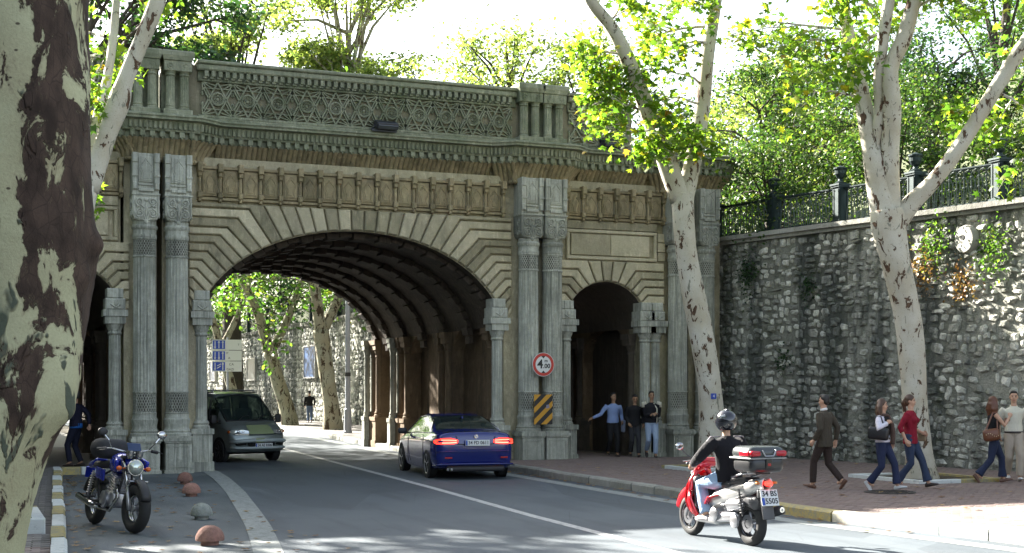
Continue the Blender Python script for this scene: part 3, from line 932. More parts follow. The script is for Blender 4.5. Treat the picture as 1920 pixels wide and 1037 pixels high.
# clay pavers on the right pavement, laid in courses parallel to the wall; the 300 largest in view are single bricks
def paver_mesh(mat, l=0.195, w=0.095):
    b = MB(); c = 0.006
    b.add([(-l/2, -w/2, 0), (l/2, -w/2, 0), (l/2, w/2, 0), (-l/2, w/2, 0), (-l/2+c, -w/2+c, 0.012), (l/2-c, -w/2+c, 0.012), (l/2-c, w/2-c, 0.012), (-l/2+c, w/2-c, 0.012)],
          [(4,5,6,7), (0,1,5,4), (1,2,6,5), (2,3,7,6), (3,0,4,7)])
    return b.mesh('paver', mat)
def pit(x, y): return (16.15 < x < 17.75 and 19.9 < y < 21.7) or (14.1 < x < 15.5 and 24.5 < y < 25.9)
near = []; rest = []
y = 12.6; row = 0
while y < 42:
    x0 = kx(y)+0.30 + (0.1 if row % 2 else 0)
    x = x0
    while x < (wx(y)-0.05 if y < 31 else WX-0.05):
        inpier = (y > YF-0.5) and (PR0-0.35 < x < PR1+0.3 or OR0-0.3 < x)
        if not pit(x, y) and not inpier:
            z = x*0.379+y*0.9254; u = (x*0.9254-y*0.379)/z
            if abs(u) < 0.40: (near if (y < 16.6 and len(near) < 300) else rest).append((x, y))
        x += 0.202
    y += 0.102; row += 1
pm = paver_mesh(PAVE)
random.Random(3).shuffle(near)
for x, y in near: inst(pm, 'paver', (x, y, 0.112), pav, R.uniform(-0.015, 0.015))
def many(name, base_v, base_f, pts, zs, mat, parent=None, tilt=0.004):
    V = np.array(base_v, dtype=np.float32); n = len(pts); P = np.array([(p[0], p[1], z) for p, z in zip(pts, zs)], dtype=np.float32)
    VV = (V[None] + P[:, None]).copy()
    rr = NR.uniform(-tilt, tilt, (n, 1)).astype(np.float32)
    VV[:, :, 2] += rr
    k = len(base_v); F = [tuple(i+k*j for i in f) for j in range(n) for f in base_f]
    me = bpy.data.meshes.new(name); me.from_pydata(VV.reshape(-1, 3).tolist(), [], F); me.materials.append(mat)
    o = bpy.data.objects.new(name, me); link(o, parent, True); o['kind'] = 'stuff'; return o
many('laid_pavers', [tuple(v.co) for v in pm.vertices], [tuple(p.vertices) for p in pm.polygons], rest, [0.112]*len(rest), PAVE, pav)

# kerb stones, each a block
kerb = empty('kerb', (11.3, 20, 0), kind='structure')
def kerb_block(y0, y1, fx, side, h, mat, name='kerb_stone', w=0.20, parent=None):
    b = MB(); g = 0.012
    xa, xb = fx(y0+g), fx(y1-g)
    s = side
    prof = [(0, -0.02), (0.0, h-0.03), (0.03*s, h), (w*s, h), (w*s, -0.02)]
    vs = [(xa+a, y0+g, z) for a, z in prof] + [(xb+a, y1-g, z) for a, z in prof]
    dz = R.uniform(-0.008, 0.008); dx = R.uniform(-0.012, 0.012)
    vs = [(x+dx, y, z+dz) for x, y, z in vs]
    b.add(vs, [(0,1,6,5), (1,2,7,6), (2,3,8,7), (3,4,9,8), (0,1,2,3,4), (5,6,7,8,9)])
    return b.build(name, mat, parent or kerb, ws=True)
y = -6.0; i = 0
seq = [K_PALE, K_WHITE, K_WHITE, K_PALE, K_PALE, K_WHITE]
while y < 125:
    L = R.uniform(0.62, 1.05) if y < 60 else 2.5
    if 12 < y < 15.2: m = [K_WHITE, K_WHITE, K_PALE, K_PALE][i % 4]
    elif 15.2 <= y < 17.0: m = K_YEL
    elif y < 12: m = K_WHITE
    else: m = K_GREY
    kerb_block(y, y+L, kx, 1, 0.145, m); y += L; i += 1
# left kerb in yellow and white
def klx(y): return 1.16+(y-16.3)*0.064
lk = empty('painted_kerb', (1.0, 20, 0), kind='structure')
marks = [6, 7.5, 9.0, 10.4, 11.8, 13.2, 14.7, 16.3, 17.7, 19.3, 20.7, 22.0, 23.3, 25.0, 26.5, 28.0, 29.5, 31.0]
for i in range(len(marks)-1):
    ya, yb = marks[i], marks[i+1]; m = K_YEL if i % 2 else K_WHITE
    if 14.6 < ya < 14.8: m = K_WHITE
    for a, b_ in ((ya, (ya+yb)/2), ((ya+yb)/2, yb)): kerb_block(a, b_, klx, -1, 0.15, m, w=0.17, parent=lk)
for xa, xb, m in ((2.06, 2.45, K_YEL), (2.46, 3.42, K_WHITE)):
    MB().cbox(xa, xb, 30.35+0.0, 30.6, -0.02, 0.16, 0.02).build('kerb_stone', m, lk, ws=True)
lp = sheet('left_pavement', [(6, -3, klx(6)-0.16), (16.3, -3, klx(16.3)-0.16), (31.1, -3, klx(31.1)-0.16)], 0.112, JOINT)
sheet('arch_pavement', [(30.58, 0.9, 3.5), (YB+0.4, 0.9, 3.5)], 0.118, PAVE2)
sheet('far_left_pavement', [(y, lx(y)-5.5, lx(y)-1.4) for y in YS if y >= 42], 0.10, PAVE2)
MB().box(2.0, 2.2, 31.0, 31.1, 0, 0.1)
near2 = []; rest2 = []
y = 12.0; row = 0
while y < 31:
    x = klx(y)-0.27 - (0.1 if row % 2 else 0)
    while x > -0.6:
        if not (0.15 < x < 1.0 and 17.0 < y < 18.9):
            (near2 if y < 17.0 and x > 0.0 else rest2).append((x, y))
        x -= 0.202
    y += 0.102; row += 1
pm2 = paver_mesh(PAVE2); pm3 = paver_mesh(PAVE)
for k, (x, y) in enumerate(near2[:295]): inst(pm3 if int(y/1.3) % 2 else pm2, 'paver', (x, y, 0.112), lp, R.uniform(-0.02, 0.02))
many('laid_pavers', [tuple(v.co) for v in pm2.vertices], [tuple(p.vertices) for p in pm2.polygons], rest2+near2[295:], [0.112]*len(rest2+near2[295:]), PAVE2, lp)
# tree pit borders
def pit_border(name, x0, x1, y0, y1, mats, label, h=0.24, t=0.14, grp='painted borders of the tree pits'):
    e = empty(name, ((x0+x1)/2, (y0+y1)/2, 0.11), 0, label, 'border', grp)
    for k, (a, b_, c, d) in enumerate(((x0, x1, y0, y0+t), (x0, x1, y1-t, y1), (x0, x0+t, y0+t+0.004, y1-t-0.004), (x1-t, x1, y0+t+0.004, y1-t-0.004))):
        if k < 2:
            mx = (a+b_)/2
            q = MB(); q.cbox(a, mx-0.003, c, d, 0.08, h, 0.012); q.build('border_stone', mats[2*k], e, ws=True)
            q = MB(); q.cbox(mx+0.003, b_, c, d, 0.08, h, 0.012); q.build('border_stone', mats[2*k+1], e, ws=True)
        else:
            MB().cbox(a, b_, c, d, 0.08, h-0.003, 0.012).build('border_stone', mats[k % 2], e, ws=True)
    MB().box(x0+t, x1-t, y0+t, y1-t, 0.05, 0.15).build('pit_soil', SOIL, e, ws=True)
pit_border('tree_pit', 16.0, 17.9, 19.75, 21.85, [K_WHITE, K_YEL, K_WHITE, K_YEL], 'white and yellow kerb round the foot of the plane tree beside the two women', 0.19)
pit_border('tree_pit', 14.1, 15.5, 24.4, 25.9, [K_WHITE, K_YEL, K_YEL, K_WHITE], 'white and yellow kerb round the foot of the leaning plane tree behind the scooter', 0.19)
pit_border('tree_pit', 0.18, 0.97, 17.0, 18.9, [K_WHITE, K_WHITE, K_YEL, K_YEL], 'low white and yellow border on the narrow pavement beside the parked motorcycle', 0.30)
# manholes
def manhole(x, y, r, label):
    m = simple('cast_iron_cover', (0.05, 0.045, 0.04), 0.7, 0.3)
    e = empty('manhole', (x, y, 0.124), 0, label, 'manhole cover', 'manhole covers in the pavement')
    b = MB(); b.lathe([(r, 0.0), (r, 0.012), (r-0.03, 0.014), (r-0.035, 0.006), (r-0.05, 0.006), (r-0.055, 0.016), (0.001, 0.016)], 36)
    b.build('rim', m, e, auto=30)
    b = MB()
    for i in range(-4, 5):
        for j in range(-4, 5):
            if i*i+j*j < 20: b.box(i*r*0.19-0.02, i*r*0.19+0.02, j*r*0.19-0.02, j*r*0.19+0.02, 0.014, 0.022)
    b.build('tread', m, e)
manhole(14.3, 18.4, 0.42, 'dark round manhole cover in the shaded pavement in front of the two women')
manhole(15.2, 15.6, 0.36, 'round manhole cover lying in the sunlit part of the pavement')

# ================================================================== RUBBLE RETAINING WALLS
def rubble_mat(name, ca, cb, dark, stain):
    t = NT(name); p = t.pos(); ps = t.pos((1, 1.6, 0.22))
    st = t.noise(ps, 1.0, 4, 0.6); st2 = t.noise(p, 0.8, 5, 0.6); f = t.noise(p, 30, 4, 0.65)
    q = t.noise(p, 4.5, 3, 0.6)
    c = t.mix(t.ramp(q, [(0.3, 0), (0.7, 1)]), ca, cb)
    gi = t.n('ShaderNodeNewGeometry').outputs['Random Per Island']; oi = t.n('ShaderNodeObjectInfo').outputs['Random']
    rnd = t.math('FRACT', t.math('ADD', gi, oi))
    c = t.mix(0.75, c, t.ramp(rnd, [(0, tuple(z*0.45 for z in ca)), (0.35, ca), (0.7, cb), (1, tuple(min(1, z*1.5) for z in cb))]))
    m = t.ramp(t.math('ADD', t.math('MULTIPLY', st, 0.75), t.math('MULTIPLY', st2, 0.25)), [(0.47, 0), (0.56, 1)])
    c = t.mix(t.math('MULTIPLY', m, stain), c, dark)
    c = t.mix(t.math('MULTIPLY', t.ramp(t.noise(p, 2.2, 6, 0.7), [(0.53, 0), (0.68, 1)]), 0.55), c, (0.075, 0.085, 0.045))
    c = t.mix(0.55, c, t.ramp(f, [(0.3, 0.35), (0.7, 1.0)]), 'MULTIPLY')
    t.pbr(c, 0.9, t.bump(t.math('ADD', f, t.noise(p, 12, 4)), 0.9, 0.04), spec=0.2); return t.mat
RUB = rubble_mat('rubble_stone', (0.40, 0.395, 0.34), (0.64, 0.63, 0.56), (0.085, 0.095, 0.088), 0.8)
MORT = rubble_mat('rubble_mortar', (0.28, 0.28, 0.235), (0.40, 0.395, 0.345), (0.07, 0.078, 0.07), 0.8)
COPE = rock('coping_stone', (0.30, 0.29, 0.26), (0.42, 0.41, 0.37), (0.16, 0.15, 0.13), 0.4, 0.2)
def stone_variant(k):
    rr = random.Random(50+k); b = MB(); n = rr.choice((5, 6, 6, 7))
    A = [2*pi*(i+rr.uniform(-0.25, 0.25))/n for i in range(n)]
    def sq(a, q): return (0.5*q*max(-1, min(1, 1.25*cos(a))), 0.5*q*max(-1, min(1, 1.25*sin(a))))
    rad = [rr.uniform(0.85, 1.05) for _ in A]
    vs = [(0.02, sq(a, r)[0], sq(a, r)[1]) for a, r in zip(A, rad)]
    vs += [(-rr.uniform(0.02, 0.05), sq(a, r*0.86)[0], sq(a, r*0.86)[1]) for a, r in zip(A, rad)]
    vs += [(-rr.uniform(0.04, 0.085), sq(a, r*0.55)[0], sq(a, r*0.55)[1]) for a, r in zip(A, rad)]
    vs += [(-rr.uniform(0.05, 0.09), 0, 0)]
    fs = []
    for i in range(n):
        j = (i+1) % n
        fs += [(i, j, n+j, n+i), (n+i, n+j, 2*n+j, 2*n+i), (2*n+i, 2*n+j, 3*n)]
    b.add(vs, fs); me = b.mesh('stone', RUB); return me
VARS = [stone_variant(k) for k in range(10)]
def rubble(root, y0, y1, fx, z0, z1, sw, sh, single, seed, fn_skip=None):
    rr = random.Random(seed); items = []
    z = z0+0.02
    while z < z1-0.05:
        h = sh*rr.uniform(0.75, 1.35); h = min(h, z1-z)
        y = y0 + rr.uniform(-0.1, 0.1)
        while y < y1:
            w = sw*rr.choice((0.5, 0.7, 0.9, 1.1, 1.4, 1.9))*rr.uniform(0.85, 1.15)
            if rr.random() < 0.95:
                items.append((y+w/2, z+h/2+rr.uniform(-0.05, 0.05), w*0.95, h*rr.uniform(0.65, 1.15), rr.randrange(10), rr.uniform(-0.22, 0.22)))
            y += w
        z += h
    if single:
        items.sort(key=lambda q: -(q[2]*q[3])/(q[0]**2))
        items = [q for q in items]
        vis = [q for q in items if q[0] > 22.3]
        one = vis[:single]; s_ = set(id(q) for q in one)
        for (y, z, w, h, v, a) in one:
            o = bpy.data.objects.new('stone', VARS[v]); o.location = (fx(y), y, z); o.scale = (0.75, w, h); o.rotation_euler = (a, 0, 0); link(o, root, True)
        items = [q for q in items if id(q) not in s_]
    V = []; F = []; b0 = 0
    data = [([tuple(v.co) for v in m.vertices], [tuple(p.vertices) for p in m.polygons]) for m in VARS]
    for (y, z, w, h, v, a) in items:
        vs, fs = data[v]; x = fx(y); ca, sa = cos(a), sin(a)
        for (px, py, pz) in vs:
            yy = py*w; zz = pz*h
            V.append((x+px*0.75, y+yy*ca-zz*sa, z+yy*sa+zz*ca))
        F.extend([tuple(i+b0 for i in f) for f in fs]); b0 += len(vs)
    me = bpy.data.meshes.new('rubble'); me.from_pydata(V, [], F); me.materials.append(RUB)
    o = bpy.data.objects.new('rubble', me); link(o, root, True); o['kind'] = 'stuff'
    return o
rw = empty('retaining_wall', (WX, 20, 0.1), 0, 'grey rubble stone retaining wall with dark run-off stains along the right pavement', 'wall')
ZT = 5.58
b = MB()
yy = [-20 + i*1.5 for i in range(35)] + [31.4]
for a, c in zip(yy, yy[1:]):
    b.add([(wx(a), a, 0), (wx(c), c, 0), (wx(c), c, ZT), (wx(a), a, ZT)], [(0,3,2,1)])
b.add([(wx(-20), -20, ZT), (wx(31.4), 31.4, ZT), (wx(31.4)+1.2, 31.4, ZT), (wx(-20)+1.2, -20, ZT)], [(0,1,2,3)])
b.build('mortar_face', MORT, rw, ws=True, fix=False)
rubble(rw, 12, 31.0, wx, 0.12, ZT, 0.235, 0.165, 298, 5)
y = -10.0
while y < 31.2:
    L = 1.15; w0, w1 = wx(y), wx(y+L); b = MB()
    for za, zb, o0 in ((ZT, ZT+0.09, -0.10), (ZT+0.09, ZT+0.20, -0.18)):
        b.add([(w0+o0, y+0.006, za), (w1+o0, y+L-0.006, za), (w1+0.55, y+L-0.006, za), (w0+0.55, y+0.006, za),
               (w0+o0, y+0.006, zb), (w1+o0, y+L-0.006, zb), (w1+0.55, y+L-0.006, zb), (w0+0.55, y+0.006, zb)], [(0,3,2,1),(4,5,6,7),(0,1,5,4),(1,2,6,5),(2,3,7,6),(3,0,4,7)])
    b.build('coping_stone', COPE, rw, ws=True); y += L
# round plugged drain stone high on the wall
AXs = wx(23.25)
b = MB(); b.lathe([(0.02, -0.13), (0.06, -0.14), (0.28, -0.12), (0.31, -0.07), (0.32, 0.02)], 20, axis='x', c=(AXs+0.02, 23.25, 5.05)); b.build('drain_stone', COPE, rw, ws=True, auto=40)
b = MB(); b.lathe([(0.055, -0.15), (0.055, -0.10)], 12, axis='x', c=(AXs+0.02, 23.25, 5.09)); b.build('drain_hole', simple('hole_black', (0.01, 0.01, 0.01), 0.9), rw, ws=True)
# wall beyond the bridge
rw2 = empty('retaining_wall', (17.6, 60, 0.1), 0, 'long rubble stone wall with framed posters seen through the wide arch', 'wall')
ZT2 = 5.2
b = MB()
yy = [YB-0.3+i*3 for i in range(60)]
for a, c in zip(yy, yy[1:]):
    b.add([(wx(a), a, 0), (wx(c), c, 0), (wx(c), c, ZT2), (wx(a), a, ZT2)], [(0,3,2,1)])
    b.add([(wx(a)-0.12, a, ZT2), (wx(c)-0.12, c, ZT2), (wx(c)-0.12, c, ZT2+0.2), (wx(a)-0.12, a, ZT2+0.2), (wx(a)+0.5, a, ZT2+0.2), (wx(c)+0.5, c, ZT2+0.2)], [(0,3,2,1), (3,4,5,2), (0,1,2,3)])
b.build('mortar_face', MORT, rw2, ws=True, fix=False)
rubble(rw2, 44, 104, wx, 0.12, ZT2, 0.34, 0.24, 0, 8)
# left retaining walls
lw = empty('retaining_wall', (-2.8, 60, 0.1), 0, 'rubble stone wall on the far side of the street beyond the bridge', 'wall')
b = MB()
for a, c in zip(yy, yy[1:]):
    b.add([(lx(a)-5.6, a, 0), (lx(c)-5.6, c, 0), (lx(c)-5.6, c, 5.2), (lx(a)-5.6, a, 5.2)], [(0,1,2,3)])
b.build('mortar_face', MORT, lw, ws=True, fix=False)
rubble(lw, 44, 75, lambda y: lx(y)-5.6, 0.1, 5.2, 0.5, 0.35, 0, 9)
lw2 = empty('retaining_wall', (-2.6, 10, 0.1), 0, 'stone wall behind the thick plane trunk beside the narrow pavement', 'wall')
MB().box(-3.2, -2.6, -20, 31.5, 0, 5.2).build('mortar_face', MORT, lw2, ws=True)

# ================================================================== HILLS BEHIND THE WALLS
GRASSY = rock('undergrowth', (0.05, 0.065, 0.025), (0.10, 0.12, 0.05), (0.07, 0.055, 0.03), 0.5, 0.4)
def hill(name, side):
    n, m = 60, 26; V = []; F = []
    for i in range(n+1):
        y = -25 + 260*i/n
        for j in range(m+1):
            d = (j/m)**1.6*110
            base = (wx(min(max(y, -20), 219))+0.45) if side > 0 else ((lx(min(max(y, -20), 219))-6.0) if y > 31 else -3.0)
            z = 5.2 + (min(d*0.16, 12) if side < 0 else min(d*0.16+max(0, d-9)*0.25, 20)) + 0.5*sin(y*0.13+d*0.2) * min(1, d/6) - (0.05 if d == 0 else 0)
            V.append((base + side*d, y, z))
    for i in range(n):
        for j in range(m):
            a = i*(m+1)+j
            F.append((a, a+1, a+m+2, a+m+1))
    me = bpy.data.meshes.new(name); me.from_pydata(V, [], F); me.materials.append(GRASSY)
    me.polygons.foreach_set('use_smooth', [True]*len(me.polygons))
    o = bpy.data.objects.new(name, me); link(o); o['kind'] = 'structure'
hill('hill', 1); hill('hill', -1)

# ================================================================== IRON RAILING ON THE WALL
IRON = simple('railing_iron', (0.02, 0.035, 0.035), 0.45, 0.5, var=0.2, bump=0.3)
IRONL = simple('railing_iron_faded', (0.075, 0.10, 0.09), 0.6, 0.1, var=0.3)
rail = empty('iron_railing', (18.6, 25, ZT+0.2), 0, 'dark cast iron railing with urn posts on top of the retaining wall', 'railing')
def post_mesh():
    b = MB()
    b.box(-0.17, 0.17, -0.17, 0.17, 0, 0.08); b.box(-0.13, 0.13, -0.13, 0.13, 0.08, 0.86)
    for q in (-0.135, 0.135):
        for a in (-0.09, 0.09): b.box(q-0.008, q+0.008, a-0.015, a+0.015, 0.12, 0.82); b.box(a-0.015, a+0.015, q-0.008, q+0.008, 0.12, 0.82)
    b.box(-0.16, 0.16, -0.16, 0.16, 0.86, 0.90); b.box(-0.18, 0.18, -0.18, 0.18, 0.90, 0.94)
    b.lathe([(0.13, 0.94), (0.14, 0.97), (0.06, 1.02), (0.05, 1.06), (0.10, 1.10), (0.135, 1.18), (0.14, 1.26), (0.165, 1.30), (0.165, 1.33), (0.09, 1.35), (0.03, 1.38), (0.001, 1.39)], 14)
    return b.mesh('post', IRON)
post_me = post_mesh()
def baluster_mesh():
    b = MB(); b.tube([(0, 0, 0.07), (0, 0, 0.80)], 0.016, 5)
    for z in (0.2, 0.42, 0.64): b.ball((0, 0, z), 0.032, 6, 4)
    return b.mesh('baluster', IRONL)
bal_me = baluster_mesh()
def arc_mesh(sg):
    b = MB(); pts = []
    for i in range(11):
        t = i/10; pts.append((0.012*sg, sg*(-0.17+0.34*(1-cos(t*pi/2))) , 0.07+0.72*sin(t*pi/2)))
    b.tube(pts, 0.014, 4); return b.mesh('arc_bar', IRONL)
arcs = [arc_mesh(1), arc_mesh(-1)]
def rail_run(root, y_posts, fx, z, dens=0.185, detail=True, offs=0.22):
    y_posts = sorted(y_posts)
    for y in y_posts: inst(post_me, 'post', (fx(y)+offs, y, z), root)
    for a, c in zip(y_posts, y_posts[1:]):
        ya, yb = a+0.14, c-0.14
        b = MB()
        for z0, z1, w in ((0.055, 0.085, 0.02), (0.80, 0.83, 0.025), (0.83, 0.86, 0.045)):
            xa, xb = fx(ya)+offs, fx(yb)+offs
            b.add([(xa-w, ya, z+z0), (xb-w, yb, z+z0), (xb+w, yb, z+z0), (xa+w, ya, z+z0), (xa-w, ya, z+z1), (xb-w, yb, z+z1), (xb+w, yb, z+z1), (xa+w, ya, z+z1)], [(0,3,2,1),(4,5,6,7),(0,1,5,4),(1,2,6,5),(2,3,7,6),(3,0,4,7)])
        b.build('rail', IRON, root, ws=True)
        n = int((yb-ya)/dens)
        if detail:
            for i in range(1, n):
                y = ya+(yb-ya)*i/n; x = fx(y)+offs
                inst(bal_me, 'baluster', (x, y, z), root); inst(arcs[0], 'arc_bar', (x, y, z), root); inst(arcs[1], 'arc_bar', (x, y, z), root)
        else:
            q = MB()
            for i in range(1, n):
                y = ya+(yb-ya)*i/n; x = fx(y)+offs; q.box(x-0.012, x+0.012, y-0.012, y+0.012, z+0.07, z+0.8)
            q.build('bars', IRON, root, ws=True, kind='stuff')
rail_run(rail, [31.2, 29.07, 26.95, 24.8, 22.65, 20.5], wx, ZT+0.2)
rail2 = empty('iron_railing', (17.9, 70, 5.4), 0, 'dark iron railing on the far wall beyond the bridge', 'railing')
rail_run(rail2, [44+i*5.5 for i in range(12)], wx, ZT2+0.2, 0.2, False)
# ================================================================== TREES
def bark_mat(name, pale, tan, brown, grey, amount=0.5, sc=1.0, big=False, obj=False):
    t = NT(name); p = t.pos((sc, sc, sc*0.5))
    w = t.noise(t.pos((1, 1, 0.7)), 3.2*sc, 4, 0.6)
    wv = t.n('ShaderNodeVectorMath', operation='SCALE')
    wn_ = t.n('ShaderNodeTexNoise'); t.l(p, wn_.inputs['Vector']); wn_.inputs['Scale'].default_value = 2.5
    t.l(wn_.outputs[1], wv.inputs[0]); wv.inputs[3].default_value = 0.35
    ad = t.n('ShaderNodeVectorMath', operation='ADD'); t.l(p, ad.inputs[0]); t.l(wv.outputs[0], ad.inputs[1])
    n1 = t.noise(ad.outputs[0], 2.9 if big else 3.6, 6, 0.66, 0.4)
    if big:
        sx = t.n('ShaderNodeSeparateXYZ'); t.l(t.pos(), sx.inputs[0]); X, Z = sx.outputs[0], sx.outputs[2]
        xb = t.math('MULTIPLY', t.math('MAXIMUM', t.math('SUBTRACT', Z, 3.3), 0.0), 0.17)        # the dark outer bark keeps to one flank of the trunk
        q = t.math('ADD', t.math('SUBTRACT', X, xb), t.math('MULTIPLY', t.noise(t.pos(), 1.6, 4), 0.30))
        band = t.ramp(q, [(0.43, 0.0), (0.50, 1.0)]); up = t.ramp(t.math('MULTIPLY', Z, 0.2), [(0.26, 0), (0.44, 1)])
        n1 = t.math('ADD', t.math('SUBTRACT', n1, 0.045), t.math('MULTIPLY', t.math('MULTIPLY', band, up), 0.135))
    mp2 = t.n('ShaderNodeMapping'); mp2.inputs['Location'].default_value = (7.3, 3.1, 1.7); t.l(ad.outputs[0], mp2.inputs[0])
    n2 = t.noise(mp2.outputs[0], 3.3 if big else 5.5, 4, 0.6, 0.5)
    fine = t.noise(t.pos(), 60, 4, 0.65)
    base = t.mix(t.ramp(t.noise(t.pos(), 1.7, 4), [(0.35, 0), (0.65, 1)]), pale, tan)
    base = t.mix(0.25, base, t.ramp(fine, [(0.35, 0.55), (0.6, 1.0)]), 'MULTIPLY')
    m1 = t.ramp(n1, [(amount, 0), (amount+0.010, 1)]); edge = t.ramp(n1, [(amount-0.03, 0), (amount-0.004, 1), (amount+0.006, 1), (amount+0.03, 0)])
    m2 = t.ramp(n2, [(amount+(0.10 if big else 0.05), 0), (amount+(0.125 if big else 0.062), 1)])
    c = t.mix(m2, base, t.mix(fine, grey, tuple(q*0.6 for q in grey)))
    bcol = t.mix(t.ramp(t.noise(p, 9, 4), [(0.35, 0), (0.65, 1)]), brown, tuple(q*0.42 for q in brown))
    c = t.mix(m1, c, bcol)
    if big: c = t.mix(t.math('MULTIPLY', edge, 0.4), c, (0.16, 0.12, 0.075)); crk = t.vor(t.pos((1, 1, 0.45)), 16, 'DISTANCE_TO_EDGE'); c = t.mix(t.math('MULTIPLY', t.ramp(crk.outputs[0], [(0, 1), (0.035, 0)]), t.math('MULTIPLY', m1, 0.6)), c, (0.02, 0.014, 0.01))
    spk = t.vor(t.pos((1, 1, 1.6)), 7*sc if big else 11*sc)
    c = t.mix(t.ramp(spk.outputs[0], [(0.07, 0.85), (0.11, 0)]), c, tuple(q*0.5 for q in brown))
    h = t.math('ADD', t.math('ADD', t.math('MULTIPLY', m1, 0.9), t.math('MULTIPLY', m2, 0.5)), t.math('MULTIPLY', fine, 0.15))
    t.pbr(c, 0.85, t.bump(h, 1.0 if big else 0.7, 0.03 if big else 0.012), spec=0.25); return t.mat
BARK_BIG = bark_mat('plane_bark_near', (0.46, 0.45, 0.28), (0.38, 0.35, 0.21), (0.080, 0.052, 0.038), (0.105, 0.12, 0.085), 0.50, 1.0, True)
BARK = bark_mat('plane_bark', (0.52, 0.50, 0.42), (0.42, 0.38, 0.29), (0.13, 0.08, 0.05), (0.27, 0.27, 0.21), 0.585, 1.9)
BARK_FAR = bark_mat('plane_bark_far', (0.34, 0.33, 0.24), (0.30, 0.26, 0.17), (0.09, 0.06, 0.035), (0.18, 0.17, 0.11), 0.55, 1.3)
BARK_DARK = rock('rough_bark', (0.05, 0.04, 0.03), (0.09, 0.075, 0.06), (0.025, 0.02, 0.015), 0.5, 0.1)

def leaf_mat(name, stops, trans=0.55, tbright=1.9):
    t = NT(name)
    g = t.n('ShaderNodeNewGeometry')
    c = t.ramp(g.outputs['Random Per Island'], stops)
    big = t.noise(t.pos(), 0.5, 3)
    c = t.mix(t.ramp(big, [(0.3, 0.30), (0.7, 0.0)]), c, stops[0][1])
    d = t.n('ShaderNodeBsdfPrincipled'); t.l(c, d.inputs['Base Color']); d.inputs['Roughness'].default_value = 0.45; d.inputs['Specular IOR Level'].default_value = 0.4
    tr = t.n('ShaderNodeBsdfTranslucent')
    cc = t.mix(1.0, c, (tbright*1.12, tbright*1.3, tbright*0.6), 'MULTIPLY'); t.l(cc, tr.inputs[0])
    m = t.n('ShaderNodeMixShader'); m.inputs[0].default_value = trans
    t.l(d.outputs[0], m.inputs[1]); t.l(tr.outputs[0], m.inputs[2]); t.l(m.outputs[0], t.out.inputs[0])
    return t.mat
LEAF = leaf_mat('plane_leaves', [(0, (0.045, 0.09, 0.015)), (0.45, (0.10, 0.16, 0.02)), (0.86, (0.16, 0.20, 0.025)), (0.96, (0.26, 0.24, 0.02)), (1.0, (0.22, 0.10, 0.02))], 0.55, 1.8)
LEAF_G = leaf_mat('green_leaves', [(0, (0.03, 0.065, 0.015)), (0.5, (0.06, 0.11, 0.02)), (0.9, (0.11, 0.16, 0.03)), (1.0, (0.2, 0.19, 0.03))], 0.5, 1.8)
LEAF_B = leaf_mat('bank_leaves', [(0, (0.018, 0.045, 0.014)), (0.5, (0.045, 0.085, 0.02)), (0.88, (0.09, 0.135, 0.03)), (1.0, (0.19, 0.19, 0.05))], 0.42, 1.35)
LEAF_D = leaf_mat('dark_leaves', [(0, (0.012, 0.035, 0.018)), (0.6, (0.03, 0.065, 0.025)), (1.0, (0.06, 0.10, 0.03))], 0.35, 1.5)
LEAF_P = leaf_mat('pale_leaves', [(0, (0.08, 0.11, 0.04)), (0.6, (0.15, 0.18, 0.06)), (1.0, (0.26, 0.26, 0.09))], 0.55, 1.6)
LEAF_DRY = leaf_mat('dry_leaves', [(0, (0.12, 0.05, 0.02)), (0.6, (0.22, 0.12, 0.04)), (1.0, (0.35, 0.24, 0.10))], 0.3, 1.2)

